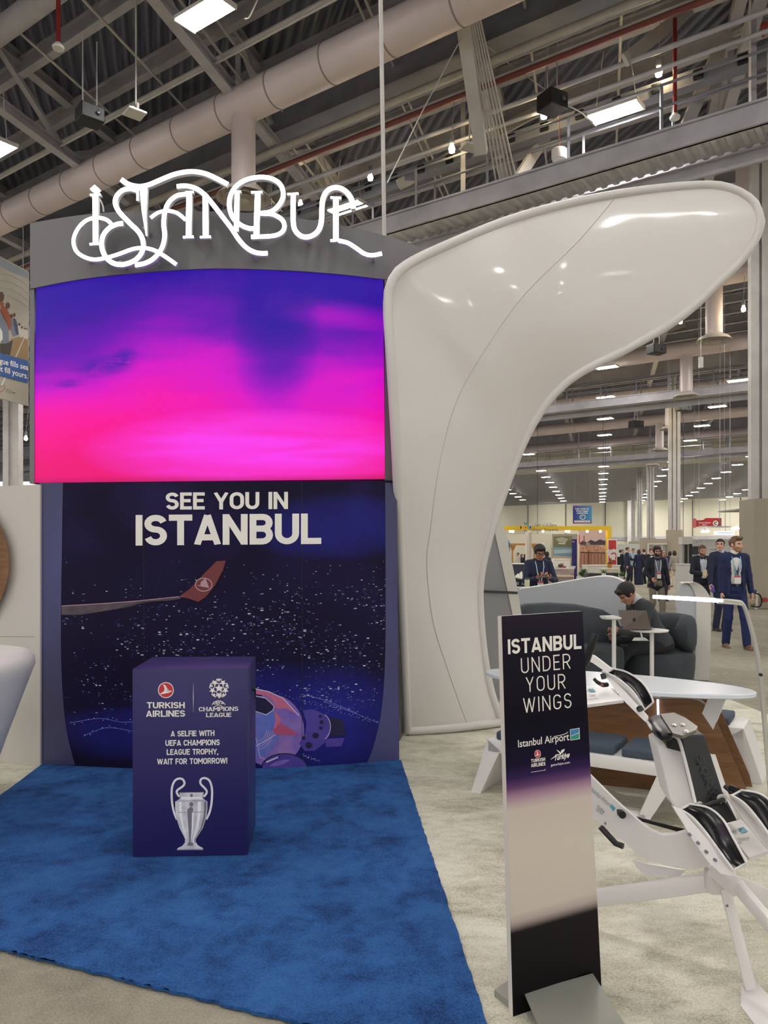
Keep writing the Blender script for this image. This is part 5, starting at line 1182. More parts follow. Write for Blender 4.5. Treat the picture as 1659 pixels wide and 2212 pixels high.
# legs
def leg_bar(a, b, w, h, name='base_leg'):
    bm = bm_new(); add_beam(bm, a, b, w, h); bmesh.ops.bevel(bm, geom=list(bm.edges), offset=.006, segments=2, affect='EDGES', profile=.5); return obj(name, bm, M_rig, rig, 30)
J = P(1556, 1902, 2.74)
e1 = G(1160, 1972); e1.z = .03; leg_bar(J, e1, .04, .062)
e2 = G(1870, 2050); e2.z = .03; leg_bar(J+Vector((.02, .01, 0)), e2, .04, .062)
bm = bm_new(); add_box(bm, J, (.10, .07, .085), None, .015); obj('hub', bm, M_rig, rig, 30)
leg_bar(P(1567, 1920, 2.70), P(1622, 2138, 2.66), .040, .014, 'front_leg')
f0 = [G(1601, 2132, .012), G(1638, 2126, .012), G(1690, 2180, .012), G(1690, 2260, .012), G(1640, 2225, .012), G(1600, 2172, .012)]
plate('foot_plate', f0, (0, 0, -.008), M_rig)
plate('foot_gusset', [G(1607, 2136, .012), G(1640, 2133, .012), P(1628, 2100, 2.675), P(1616, 2100, 2.675)], (0, .008, 0), M_rig)
leg_bar(P(1540, 1872, 2.70), P(1600, 1924, 2.62), .05, .05, 'tail_rail'); leg_bar(P(1592, 1912, 2.62), P(1700, 2040, 2.45), .03, .045, 'tail_rail')
bm = bm_new(); q = P(1571, 1957, 2.685); add_tube(bm, [q, q+Vector((0, .01, 0))], .005, 10); obj('bolt', bm, M_steel_d, rig)
# head end: arms, board, levers
plate('arm_bar', [P(1262, 1424, 3.62), P(1275, 1414, 3.62), P(1284, 1417, 3.60), P(1322, 1446, 3.52), P(1312, 1454, 3.50), P(1280, 1432, 3.58)], (.01, .02, 0), M_rig)
plate('arm_bar', [P(1304, 1456, 3.48), P(1312, 1452, 3.48), P(1352, 1496, 3.36), P(1400, 1550, 3.14), P(1399, 1564, 3.12), P(1380, 1546, 3.18), P(1342, 1508, 3.34)], (.01, .025, 0), M_rig)
db = plate('decal_board', [G(1262, 1483, .93), G(1310, 1478, .93), G(1347, 1512, .93), G(1262, 1523, .93)], (0, 0, -.012), M_rig)
flat9 = lambda x, y, o=0: G(x, y, .932)
bm = bm_new(); lay_poly(bm, flat9, [(1270, 1489), (1281, 1487), (1287, 1494), (1275, 1495)], 0, 1); lay_font(bm, flat9, 'T\u00fcrkiye', 1272, 1506, 1287, 1504, 6, .02, 0, 0, upv=(-2, -6)); lay_ribbon(bm, flat9, [(1270, 1511), (1291, 1508)], 1.2, 0, 0); obj('decal', bm, [M_ink, M_teal], db, 0)
bm = bm_new(); add_tube(bm, smooth_pts([P(1283, 1466, 3.42), P(1290, 1473, 3.42), P(1301, 1479, 3.43), P(1311, 1479, 3.45)], 4), [.008]*4+[.009]*4+[.011]*5, 10); obj('lever', bm, M_blk, rig)
bm = bm_new(); q = P(1301, 1480, 3.40); add_tube(bm, [q, q+Vector((0, .02, 0))], .006, 10); obj('lever_pin', bm, mat('copper_pin', (150, 96, 70), .4, .4), rig)
bm = bm_new(); add_tube(bm, [P(1286, 1370, 3.5), P(1280, 1388, 3.5), P(1264, 1434, 3.55)], [.016, .018, .018], 12); obj('hand_grip', bm, M_blk, rig)
bm = bm_new(); add_tube(bm, [P(1302, 1456, 3.47), P(1305, 1466, 3.46)], .012, 10); add_tube(bm, [P(1381, 1528, 3.19), P(1384, 1534, 3.18)], .014, 10); obj('hinge', bm, M_blk, rig)
bm = bm_new(); add_tube(bm, [P(1566, 1698, 2.9), P(1588, 1718, 2.86)], .009, 8); q = P(1579, 1702, 2.88); add_tube(bm, [q, q+Vector((.01, -.03, 0))], [.013, .011], 10); obj('knob', bm, M_blk, rig)

# ================================================================== LOUNGE PODS
M_podface = mat('pod_grey_face', (186, 190, 196), .55); M_podw = mat('pod_white_edge', (220, 217, 208), .5); M_uph = mat('slate_velvet', (58, 64, 70), .8, var=.14, scale=5); M_uph2 = mat('slate_velvet_shadow', (66, 72, 80), .8, var=.18, scale=3)  # pod face greyed: shade on the white shell is put into its colour
pod = thing('high_back_shell', 'low curved white shell wall behind the grey sofa, its top sweeping down to the right', 'shell wall', P(1260, 1467, 9.5))
top = smooth_tab([(1112, 1284), (1120, 1273), (1140, 1270), (1180, 1264), (1250, 1252), (1292, 1246), (1318, 1246), (1342, 1254), (1362, 1273), (1380, 1303), (1394, 1340), (1402, 1400)])
YP = lambda x: 9.55-.55*((x-1112)/290)**2
xs = [1112+i*290/40 for i in range(41)]; fr = [[P(x, lerp_curve(top, x), YP(x)) for x in xs], [Vector((P(x, 1300, YP(x)).x, YP(x), ZF)) for x in xs]]
th = Vector((.045, .10, .012)); bk = [[p+th for p in fr[0]], [p+Vector((th.x, th.y, 0)) for p in fr[1]]]
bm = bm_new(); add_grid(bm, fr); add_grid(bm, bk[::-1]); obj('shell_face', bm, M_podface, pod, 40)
bm = bm_new(); add_grid(bm, [fr[0], bk[0]]); 
for i in (0, -1): add_grid(bm, [[fr[0][i], bk[0][i]], [fr[1][i], bk[1][i]]])
obj('shell_edge', bm, M_podw, pod, 40)
sofa = thing('sofa', 'dark slate velvet sofa inside the low white shell wall', 'sofa', P(1235, 1467, 8.7))
plate('backrest', [P(1095, 1420, 8.95), P(1095, 1316, 8.95), P(1140, 1306, 8.95), P(1190, 1303, 8.95), P(1250, 1307, 8.93), P(1305, 1318, 8.9), P(1334, 1336, 8.85), P(1344, 1362, 8.82), P(1344, 1420, 8.82)], (0, .22, 0), M_uph2, sofa, 50, .03)  # backrest velvet slightly lighter and more mottled than the seat
bm = bm_new(); a = P(1095, 1372, 8.40); b = P(1350, 1372, 8.40); add_box(bm, ((a.x+b.x)/2, 8.68, .30), (b.x-a.x, .60, .40), None, .05); obj('seat', bm, M_uph, sofa, 50)
bm = bm_new(); add_box(bm, ((a.x+b.x)/2, 8.68, .055), (b.x-a.x-.1, .5, .10)); obj('plinth_base', bm, M_black, sofa, 0)
arm = thing('armchair', 'round slate velvet tub chair with the seated man on it', 'armchair', (3.22, 8.95, ZF))
bm = bm_new(); add_lathe(bm, [(0, .02), (.36, .02), (.39, .05), (.415, .20), (.42, .33), (.40, .39), (.34, .405), (0, .41)], (3.20, 8.95, ZF), 40); obj('seat', bm, M_uph, arm, 50)
bm = bm_new(); rows = []
for i in range(25):
    a = math.radians(-62+i*200/24); sec = []; s = math.sin(math.pi*min(1, (i+1.5)/6)/2)*math.sin(math.pi*min(1, (25.5-i)/6)/2)
    for j in range(16):
        t = 2*math.pi*j/16; rr = .33+.105*math.copysign(abs(math.cos(t))**.7, math.cos(t)); zz = .60+(.22*s)*math.copysign(abs(math.sin(t))**.7, math.sin(t))
        sec.append(Vector((3.20+rr*math.cos(a), 8.95+rr*math.sin(a), zz)))
    rows.append(sec)
add_grid(bm, rows, closed=True); bm.faces.new([bm.verts.new(p) for p in rows[0]]); bm.faces.new([bm.verts.new(p) for p in rows[-1]]); bmesh.ops.remove_doubles(bm, verts=bm.verts, dist=.0005); obj('backrest', bm, M_uph, arm, 60)
bm = bm_new(); add_lathe(bm, [(0, 0), (.33, 0), (.33, .025), (0, .025)], (3.2, 8.95, ZF), 30); obj('base', bm, M_black, arm)
finr = thing('pod_screen', 'upright white screen panel with rounded top beside the seated man', 'screen', P(1500, 1470, 9.2))
fo = [(1454, 1474), (1457, 1380), (1460, 1320), (1466, 1278), (1472, 1262), (1480, 1259), (1490, 1266), (1499, 1280), (1503, 1300), (1503, 1380), (1500, 1474)]
po = [P(x, y, 9.22) for x, y in fo]
for p in (po[0], po[-1]): p.z = ZF
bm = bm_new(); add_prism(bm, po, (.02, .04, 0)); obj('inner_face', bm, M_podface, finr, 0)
edge = smooth_pts([P(1472, 1259, 9.2), P(1481, 1257, 9.2), P(1492, 1265, 9.2), P(1500, 1280, 9.2), P(1504, 1302, 9.2), P(1503.5, 1380, 9.2), P(1500, 1474, 9.2)], 5); edge[-1].z = ZF
ed2 = [p+Vector((.155*min(1, .45+i*.03), -.05, .0)) for i, p in enumerate(edge)]
bm = bm_new(); add_grid(bm, [edge, ed2]); e3 = [p+Vector((.02, .10, 0)) for p in ed2]; add_grid(bm, [ed2, e3]); e4 = [p+Vector((.0, .08, 0)) for p in edge]; add_grid(bm, [e3, e4]); add_grid(bm, [e4, edge]); obj('edge_band', bm, M_podw, finr, 40)
podl = thing('pod_screen', 'grey and white pointed screen panel standing behind the curved inner edge of the sail', 'screen', P(1080, 1512, 8.0))
bm = bm_new(); q = [P(x, y, 8.0) for x, y in ((1000, 1512), (1000, 1300), (1030, 1200), (1052, 1148), (1065, 1132), (1080, 1200), (1097, 1278), (1108, 1330), (1124, 1512))]
for p in (q[0], q[-1]): p.z = ZF
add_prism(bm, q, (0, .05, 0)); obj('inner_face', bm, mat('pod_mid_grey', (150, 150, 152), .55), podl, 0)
bm = bm_new(); o = [(1124, 1512), (1108, 1330), (1097, 1278), (1080, 1200), (1065, 1132), (1060, 1118), (1066, 1111), (1074, 1111), (1084, 1124), (1092, 1148), (1119, 1278), (1127, 1330), (1147, 1512)]
q = [P(x, y, 7.98) for x, y in o]; q[0].z = q[-1].z = ZF; add_prism(bm, q, (.0, .30, 0)); obj('edge_band', bm, M_podw, podl, 0)
bm = bm_new(); add_prism(bm, [P(1000, 1273, 7.965), P(1118, 1278, 7.965), P(1119, 1283.5, 7.965), P(1000, 1278.5, 7.965)], (0, .01, 0)); obj('dark_trim', bm, mat('dark_trim', (52, 52, 54), .5), podl, 0)
def side_table(px, py, Y, rx, lab):
    p = P(px, py, Y); t = thing('side_table', lab, 'side table', (p.x, p.y, ZF))
    bm = bm_new(); add_lathe(bm, [(0, -.018), (rx-.01, -.018), (rx, -.010), (rx, .0), (0, .0)], p, 36); obj('tabletop', bm, M_white, t)
    bm = bm_new(); add_tube(bm, [p+Vector((.03, 0, -.018)), Vector((p.x+.03, p.y, ZF+.01))], .022, 14); obj('leg', bm, M_white, t)
    bm = bm_new(); add_lathe(bm, [(0, .0), (.15, .0), (.15, .012), (0, .014)], (p.x+.03, p.y, ZF), 28); obj('base', bm, M_white, t); return p
t1 = side_table(1320, 1333.5, 8.0, .105, 'small white side table in front of the slate sofa')
t2 = side_table(1402, 1360, 8.15, .20, 'small white side table carrying the open laptop')
bm = bm_new(); add_box(bm, t1+Vector((-.02, 0, .008)), (.15, .12, .014), Matrix.Rotation(.3, 3, 'Z')); tag(obj('booklet', bm, mat('paper_white', (232, 232, 230), .6), None, 0), 'white booklet lying on the small side table by the sofa', 'booklet')
lp = thing('laptop', 'open silver grey laptop, its lid turned to the camera, on the side table', 'laptop', t2+Vector((-.12, 0, .001)))
LQ = [P(1336, 1318, 8.02), P(1397, 1319, 8.06), P(1406, 1357.5, 8.09), P(1346, 1357.5, 8.02)]
M_lap = mat('laptop_shell', (112, 102, 96), .35, .4); dth = (LQ[1]-LQ[0]).cross(LQ[3]-LQ[0]).normalized(); dth = dth if dth.y > 0 else -dth
ld = plate('lid', LQ, dth*.008, M_lap, lp); plate('screen', [LQ[i]+dth*.0085+(sum(LQ, Vector())/4-LQ[i])*.06 for i in range(4)], dth*.001, M_black, lp)
plate('keyboard_base', [LQ[3], LQ[2], LQ[2]+Vector((.09, .20, 0)), LQ[3]+Vector((.09, .20, 0))], (0, 0, -.010), M_lap, lp)
S_l = plane_surf(LQ[0], -dth)
bm = bm_new(); lay_poly(bm, S_l, [(1367, 1336), (1370, 1334.6), (1373, 1336), (1372.4, 1338), (1373.4, 1340.2), (1371.6, 1343), (1370, 1342.4), (1368, 1343), (1366.4, 1340)], .001); lay_poly(bm, S_l, [(1370, 1333.6), (1371.6, 1331.8), (1372, 1332.6), (1370.8, 1334)], .001); obj('logo', bm, M_black, ld, 0)
bm = bm_new(); a = P(1374, 1383, 8.35); add_prism(bm, [a+Vector((-.06, -.05, 0)), a+Vector((.12, -.06, 0)), a+Vector((.12, .06, .02)), a+Vector((.0, .06, .02))], (0, 0, .003)); add_prism(bm, [a+Vector((.05, -.02, .004)), a+Vector((.10, .05, .004)), a+Vector((.07, .06, .11)), a+Vector((.05, .02, .09))], (.002, .002, 0)); tag(obj('folded_paper', bm, mat('paper_white', (232, 232, 230), .6), None, 0), 'folded white paper on the lap of the seated man', 'paper')
bm = bm_new(); add_tube(bm, smooth_pts([P(1305, 1372, 8.42), P(1312, 1366, 8.45), P(1325, 1365, 8.45), P(1336, 1368, 8.45), P(1330, 1371, 8.42), P(1310, 1373, 8.42), P(1318, 1360, 8.5)], 6), .006, 6); tag(obj('charging_cable', bm, M_black), 'coiled black charging cable lying on the sofa seat', 'cable')
bm = bm_new(); q = P(1347, 1369.5, 8.45); q.z = .515; add_box(bm, q, (.09, .05, .022), None, .008); tag(obj('charger', bm, M_black, None, 0), 'small black charger lying on the sofa seat edge', 'charger')

# ================================================================== PEOPLE (distance fields turned into one closed skin each)
def sd_cap(Q, a, b, ra, rb):
    a = np.array(a); b = np.array(b); pa = Q-a; ba = b-a; L = max(1e-9, ba@ba)
    h = np.clip(pa@ba/L, 0, 1); return np.linalg.norm(pa-h[..., None]*ba, axis=-1)-(ra+(rb-ra)*h)
def sd_ell(Q, c, r, R=None):
    q = Q-np.array(c); q = q @ R if R is not None else q; r = np.array(r)
    k0 = np.linalg.norm(q/r, axis=-1); k1 = np.linalg.norm(q/(r*r), axis=-1); return k0*(k0-1)/np.maximum(k1, 1e-9)
def sd_box(Q, c, h, rr=.0, R=None):
    q = Q-np.array(c); q = q @ R if R is not None else q; d = np.abs(q)-(np.array(h)-rr)
    return np.linalg.norm(np.maximum(d, 0), axis=-1)+np.minimum(d.max(-1), 0)-rr
def smin(a, b, k): h = np.clip(.5+.5*(b-a)/k, 0, 1); return b+(a-b)*h-k*h*(1-h)
def smax(a, b, k): return -smin(-a, -b, k)
def prim_eval(p, Q):
    t = p[0]
    if t == 'cap': return sd_cap(Q, *p[1:5])
    if t == 'ell': return sd_ell(Q, *p[1:])
    return sd_box(Q, *p[1:])
def prim_bounds(p):
    if p[0] == 'cap': a, b, r = np.array(p[1]), np.array(p[2]), max(p[3], p[4]); return np.minimum(a, b)-r, np.maximum(a, b)+r
    r = np.full(3, np.linalg.norm(p[2])) if len(p) > (3 if p[0] == 'ell' else 4) else np.array(p[2]); c = np.array(p[1]); return c-r, c+r
def sdf_mesh(plus, minus, vox, k=.02, km=.006):
    lo = np.min([prim_bounds(p)[0] for p in plus], 0)-2.5*vox; hi = np.max([prim_bounds(p)[1] for p in plus], 0)+2.5*vox
    n = np.ceil((hi-lo)/vox).astype(int)+1
    ax = [lo[i]+vox*np.arange(n[i]) for i in range(3)]; D = np.full(n, 1.0)
    def sub(p, pad):
        a, b = prim_bounds(p); s = []
        for i in range(3): s.append(slice(max(0, int((a[i]-pad-lo[i])/vox)), min(n[i], int((b[i]+pad-lo[i])/vox)+2)))
        s = tuple(s); Q = np.stack(np.meshgrid(ax[0][s[0]], ax[1][s[1]], ax[2][s[2]], indexing='ij'), -1); return s, Q
    for p in plus:
        s, Q = sub(p, .06)
        if Q.size == 0: continue
        D[s] = smin(D[s], prim_eval(p, Q), k)
    for p in minus:
        s, Q = sub(p, .03)
        if Q.size == 0: continue
        D[s] = smax(D[s], -prim_eval(p, Q), km)
    return surfnet(D, lo, vox)
def surfnet(D, lo, vox):
    S = D < 0; nx, ny, nz = D.shape; cnt = np.zeros((nx-1, ny-1, nz-1)); acc = np.zeros((nx-1, ny-1, nz-1, 3))
    cs = [(i, j, k) for i in (0, 1) for j in (0, 1) for k in (0, 1)]
    V = {c: D[c[0]:nx-1+c[0], c[1]:ny-1+c[1], c[2]:nz-1+c[2]] for c in cs}
    for a in cs:
        for d in range(3):
            if a[d] == 1: continue
            b = list(a); b[d] = 1; b = tuple(b); va, vb = V[a], V[b]; cr = (va < 0) != (vb < 0)
            t = np.where(cr, va/np.where(np.abs(va-vb) < 1e-12, 1e-12, va-vb), 0)
            cnt += cr
            for i in range(3): acc[..., i] += np.where(cr, a[i]+(t if i == d else 0), 0)
    m = cnt > 0; idx = np.full(m.shape, -1); idx[m] = np.arange(m.sum()); g = np.argwhere(m)
    verts = lo+vox*(g+acc[m]/cnt[m][:, None]); faces = []
    for d in range(3):
        e = [0, 0, 0]; e[d] = 1; A = S[:nx-e[0], :ny-e[1], :nz-e[2]]; B = S[e[0]:, e[1]:, e[2]:]
        ed = np.argwhere(A != B); u, v = (d+1) % 3, (d+2) % 3
        ok = (ed[:, u] > 0) & (ed[:, v] > 0) & (ed[:, u] < D.shape[u]-1) & (ed[:, v] < D.shape[v]-1); ed = ed[ok]
        if not len(ed): continue
        ins = A[ed[:, 0], ed[:, 1], ed[:, 2]]
        def at(du, dv):
            c = ed.copy(); c[:, u] += du; c[:, v] += dv; return idx[c[:, 0], c[:, 1], c[:, 2]]
        q = np.stack([at(-1, -1), at(0, -1), at(0, 0), at(-1, 0)], 1); q[~ins] = q[~ins][:, ::-1]
        faces.append(q[(q >= 0).all(1)])
    return verts, (np.concatenate(faces) if faces else np.zeros((0, 4), int))
def np_obj(name, parts, mats, parent, M, matfn=None, smooth=True):
    """parts: list of (verts, faces); one mesh, moved by M (4x4)"""
    V, Fc, o = [], [], 0
    for v, f in parts: V.append(v); Fc.append(f+o); o += len(v)
    V = np.concatenate(V); Fc = np.concatenate(Fc); me = bpy.data.meshes.new(name)
    me.from_pydata(V.tolist(), [], Fc.tolist())
    for m in (mats if isinstance(mats, list) else [mats]): me.materials.append(m)
    if matfn is not None:
        c = V[Fc].mean(1); me.polygons.foreach_set('material_index', matfn(c).astype(np.int32))
    me.transform(M)
    if smooth: me.shade_smooth()
    o = bpy.data.objects.new(name, me); COL.objects.link(o); put(o, parent); return o
def ik(a, c, l1, l2, pole):
    a = np.array(a, float); c = np.array(c, float); d = c-a; L = np.linalg.norm(d); mx = (l1+l2)*.999
    if L > mx: c = a+d/L*mx; d = c-a; L = mx
    x = (l1*l1-l2*l2+L*L)/(2*L); h = math.sqrt(max(0, l1*l1-x*x)); u = d/L; p = np.array(pole, float); p = p-u*(p@u); p /= max(1e-9, np.linalg.norm(p))
    return a+u*x+p*h, c
def rotz(a): c, s = math.cos(a), math.sin(a); return np.array([[c, -s, 0], [s, c, 0], [0, 0, 1]])
def rotx(a): c, s = math.cos(a), math.sin(a); return np.array([[1, 0, 0], [0, c, -s], [0, s, c]])
def roty(a): c, s = math.cos(a), math.sin(a); return np.array([[c, 0, s], [0, 1, 0], [-s, 0, c]])
def hand_prims(wr, d, n, side, curl=.5, sc=1.0, spread=1.0):
    """wr wrist, d pointing along the hand, n palm normal, side: +1 thumb on d x n"""
    d = np.array(d, float); d /= np.linalg.norm(d); n = np.array(n, float); n -= d*(n@d); n /= np.linalg.norm(n); s = np.cross(d, n)*side
    R = np.stack([d, s, n], 1); pr = [('cap', wr-d*.03*sc, wr+d*.015*sc, .025*sc, .027*sc)]
    for q in (-.026, -.009, .009, .026): pr.append(('cap', wr+d*.015*sc+s*q*.7*sc, wr+d*.085*sc+s*q*sc, .016*sc, .013*sc))
    for q, L in ((.030, .072), (.010, .082), (-.010, .076), (-.029, .060)):
        p = wr+d*.088*sc+s*q*sc; ang = .15; r = .0095*sc
        for seg, fr in enumerate((.45, .30, .25)):
            ang += curl*(.75 if seg == 0 else .95); dv = d*math.cos(ang)+n*math.sin(ang); e = p+dv*L*fr*sc; pr.append(('cap', p, e, r, r*.92)); p = e; r *= .92
    p = wr+d*.022*sc+s*.026*sc; e = p+(d*.6+s*.65+n*.35)*.040*sc; pr.append(('cap', p, e, .013*sc, .011*sc)); e2 = e+(d*.85+s*.15+n*(.3+.4*curl))*.034*sc; pr.append(('cap', e, e2, .0105*sc, .009*sc))
    return pr
SKIN = {}
def skin_mat(rgb):
    return mat('skin_%d_%d_%d' % rgb, rgb, .55, var=.05, scale=30)
M_eye = mat('eye_dark', (34, 26, 24), .3); M_lip = mat('lip', (150, 86, 80), .5)
def person(name_label, X, Y, yaw, H=1.76, lh=None, rh=None, lf=None, rf=None, head=(0, 0), lean=0.0, hips=None, top='jacket', colors=None, hair='short', hairc=(40, 28, 22), skin=(206, 158, 134), beard=None, glasses=False, lanyard=None, tie=None, shoes=(40, 32, 28), vox=.012, female=False, seated=False, curl=(.5, .5), group=None, zoff=0.0, tuck=False, dress=False, open_=False, hdir=(None, None), pals=(None, None), badge_c=(228, 226, 222), legs=True):
    """local frame: faces -Y, +X is the person's left; metres for a 1.76 m body"""
    C = dict(outer=(34, 38, 58), shirt=(214, 212, 208), pants=(34, 38, 58)); C.update(colors or {})
    s = H/1.76; t = thing('person', name_label, 'person', (X, Y, zoff), group)
    M = Matrix.Translation((X, Y, zoff)) @ Matrix.Rotation(yaw, 4, 'Z') @ Matrix.Scale(s, 4)
    hz = .93; hp = np.array(hips if hips is not None else (0, 0, hz)); up = rotx(lean) @ np.array([0, 0, 1.0])
    # rotx(+): leans forward (towards -Y)
    up = np.array([0, -math.sin(lean), math.cos(lean)]); fw = np.array([0, -math.cos(lean), -math.sin(lean)]); sx = np.array([1.0, 0, 0])
    sw = .150 if female else .170; ch = hp+up*.36; sh = hp+up*.512; nk = hp+up*.585; hc = hp+up*.60+np.array([0, -.02, .115])+fw*.01
    hy, hpch = head; RH = rotz(hy) @ rotx(hpch); hc = nk+RH @ np.array([0, -.028, .128])
    shL, shR = sh+sx*sw, sh-sx*sw
    lh = np.array(lh if lh is not None else (.27, -.03, .80)); rh = np.array(rh if rh is not None else (-.27, -.03, .80))
    elL, wrL = ik(shL, lh, .295, .26, (.5, .8, -.2)); elR, wrR = ik(shR, rh, .295, .26, (-.5, .8, -.2))
    hL, hR = hp+sx*.088, hp-sx*.088
    lf = np.array(lf if lf is not None else (.10, 0, .08)); rf = np.array(rf if rf is not None else (-.10, 0, .08))
    pole = (0, -1, .25 if not seated else 1.0); knL, anL = ik(hL, lf, .445, .42, pole); knR, anR = ik(hR, rf, .445, .42, pole)
    A = lambda v: np.array(v, float)
    Rb = np.stack([sx, -fw, up], 1)                                  # torso frame
    tp = lambda x, y, z: hp+sx*x-fw*y+up*z
    # --- skin: head, neck, hands and the covered trunk and limbs in one body
    hd = lambda x, y, z: hc+RH @ A((x, y, z))
    wj = .93 if female else 1.0
    headp = [('ell', hd(0, .012, .030), A((.074, .094, .088)), RH), ('ell', hd(0, -.022, -.045), A((.056*wj, .068, .068)), RH), ('cap', hd(-.02, -.068, -.088), hd(.02, -.068, -.088), .021, .021), ('cap', hd(0, -.086, .012), hd(0, -.106, -.022), .009, .0135),
             ('cap', hd(-.034, -.076, .034), hd(.034, -.076, .034), .013, .013), ('ell', hd(.076, .012, -.004), A((.010, .020, .031)), RH), ('ell', hd(-.076, .012, -.004), A((.010, .020, .031)), RH), ('cap', hd(-.017, -.088, -.056), hd(.017, -.088, -.056), .0095, .0095),
             ('cap', hd(-.045, -.058, -.02), hd(-.03, -.07, -.03), .022, .02), ('cap', hd(.045, -.058, -.02), hd(.03, -.07, -.03), .022, .02), ('cap', nk-up*.05, hd(0, .022, -.06), .056 if not female else .046, .052 if not female else .044)]
    hsub = [('ell', hd(.031, -.096, .015), A((.017, .016, .010)), RH), ('ell', hd(-.031, -.096, .015), A((.017, .016, .010)), RH)]
    hv = min(vox, .0075) if vox < .015 else .011
    body = [('cap', hp, ch, .082, .085), ('cap', shL, shR, .04, .04), ('cap', ch, nk, .07, .05), ('cap', shL, elL, .045, .036), ('cap', elL, wrL, .036, .026), ('cap', shR, elR, .045, .036), ('cap', elR, wrR, .036, .026)]
    if legs: body += [('cap', hL, knL, .075, .05), ('cap', knL, anL, .05, .035), ('cap', hR, knR, .075, .05), ('cap', knR, anR, .05, .035)]
    dL = hdir[0] if hdir[0] is not None else (wrL-elL); dR = hdir[1] if hdir[1] is not None else (wrR-elR)
    nL = pals[0] if pals[0] is not None else (-1, -.2, 0); nR = pals[1] if pals[1] is not None else (1, -.2, 0)
    hvx = .0052 if vox < .012 else .0085
    parts = [sdf_mesh(headp, hsub, hv, .018), sdf_mesh(body, [], max(vox, .014), .03)]
    if lh[2] > -1: parts.append(sdf_mesh(hand_prims(wrL, dL, nL, -1 if True else 1, curl[0]), [], hvx, .008))
    if rh[2] > -1: parts.append(sdf_mesh(hand_prims(wrR, dR, nR, 1, curl[1]), [], hvx, .008))
    Mi = RH.T
    sk = skin_mat(tuple(skin)); bm_ = mat('beard_%d_%d_%d' % tuple(beard), beard, .8) if beard else sk; bw = mat('brow_%d_%d_%d' % tuple(hairc), hairc, .8)
    def mf(c):
        q = (c-hc) @ RH; x, y, z = np.abs(q[:, 0]), q[:, 1], q[:, 2]; o = np.zeros(len(c), int); near = np.linalg.norm(q, axis=1) < .16
        if beard is not None: o[near & (z < -.028) & (y < .012) & (z > -.125) & ~((x < .02) & (z > -.062) & (z < -.050)) & ((x > .028) | (z < -.044))] = 3
        o[near & (y < -.06) & (x > .018) & (x < .044) & (np.abs(z-.015) < .007)] = 1
        o[near & (y < -.05) & (x > .016) & (x < .046) & (np.abs(z-.036) < .0038)] = 4
        o[near & (y < -.075) & (x < .022) & (np.abs(z+.056) < .0065)] = 2
        return o
    np_obj('body', parts, [sk, M_eye, M_lip, bm_, bw], t, M, mf)
    # --- hair
    hm = mat('hair_%d_%d_%d' % tuple(hairc), hairc, .6, var=.25, scale=40)
    if hair:
        hp_ = [('ell', hd(0, .018, .036), A((.083, .100, .092)), RH)]; hs_ = [('box', hd(0, -.115, -.045), A((.12, .085, .105)), .03, RH), ('box', hd(0, 0, -.20), A((.3, .3, .145)), .0, RH)]
        if hair == 'quiff': hp_ += [('cap', hd(-.035, -.062, .105), hd(.035, -.066, .110), .028, .030), ('cap', hd(0, -.02, .118), hd(0, .05, .105), .03, .03)]
        if hair == 'thick': hp_ = [('ell', hd(0, .018, .042), A((.094, .110, .100)), RH), ('cap', hd(-.05, -.06, .088), hd(.05, -.06, .088), .026, .026)]; hs_ = [('box', hd(0, -.115, -.050), A((.12, .075, .105)), .03, RH), ('box', hd(0, 0, -.21), A((.3, .3, .145)), .0, RH)]
        if hair == 'bob': hp_ += [('ell', hd(0, .03, -.02), A((.098, .095, .120)), RH)]; hs_ = [('box', hd(0, -.13, -.06), A((.058, .10, .115)), .03, RH)]
        if hair == 'curly': hp_ = [('ell', hd(0, .02, .03), A((.108, .112, .108)), RH), ('ell', hd(0, .05, -.03), A((.10, .085, .09)), RH)]; hs_ = [('box', hd(0, -.13, -.05), A((.062, .10, .11)), .03, RH)]
        if hair == 'long': hp_ += [('cap', hd(0, .06, 0), hd(0, .075, -.26), .085, .08), ('cap', hd(.07, .02, 0), hd(.075, .0, -.22), .035, .03), ('cap', hd(-.07, .02, 0), hd(-.075, .0, -.22), .035, .03)]; hs_ = [('box', hd(0, -.13, -.06), A((.056, .10, .20)), .03, RH)]
        if hair == 'scarf': hp_ = [('ell', hd(0, .01, .02), A((.095, .110, .120)), RH), ('cap', hd(0, .02, -.08), hd(0, .02, -.22), .085, .15)]; hs_ = [('ell', hd(0, -.11, -.02), A((.055, .06, .085)), RH)]
        np_obj('hair', [sdf_mesh(hp_, hs_, hv, .02)], hm, t, M)
    # --- trousers / skirt
    pm = mat('cloth_%d_%d_%d' % tuple(C['pants']), C['pants'], .85, var=.06, scale=9)
    if dress: lp_ = [('cap', tp(0, 0, .12), tp(0, .01, -.1), .135, .17), ('cap', tp(0, .01, -.1), A((0, .02, .10)), .17, .22)]
    elif legs:
        lp_ = [('ell', tp(0, .005, .02), A((.165, .118, .12)), Rb), ('cap', hL, knL, .094, .068), ('cap', knL, anL+A((0, 0, .0)), .069, .062), ('cap', hR, knR, .094, .068), ('cap', knR, anR, .069, .062)]
        if seated: lp_ += [('ell', hp+A((0, .02, -.01)), A((.17, .14, .10)))]
    if dress or legs: np_obj('skirt' if dress else 'trousers', [sdf_mesh(lp_, [], vox, .025)], pm, t, M)
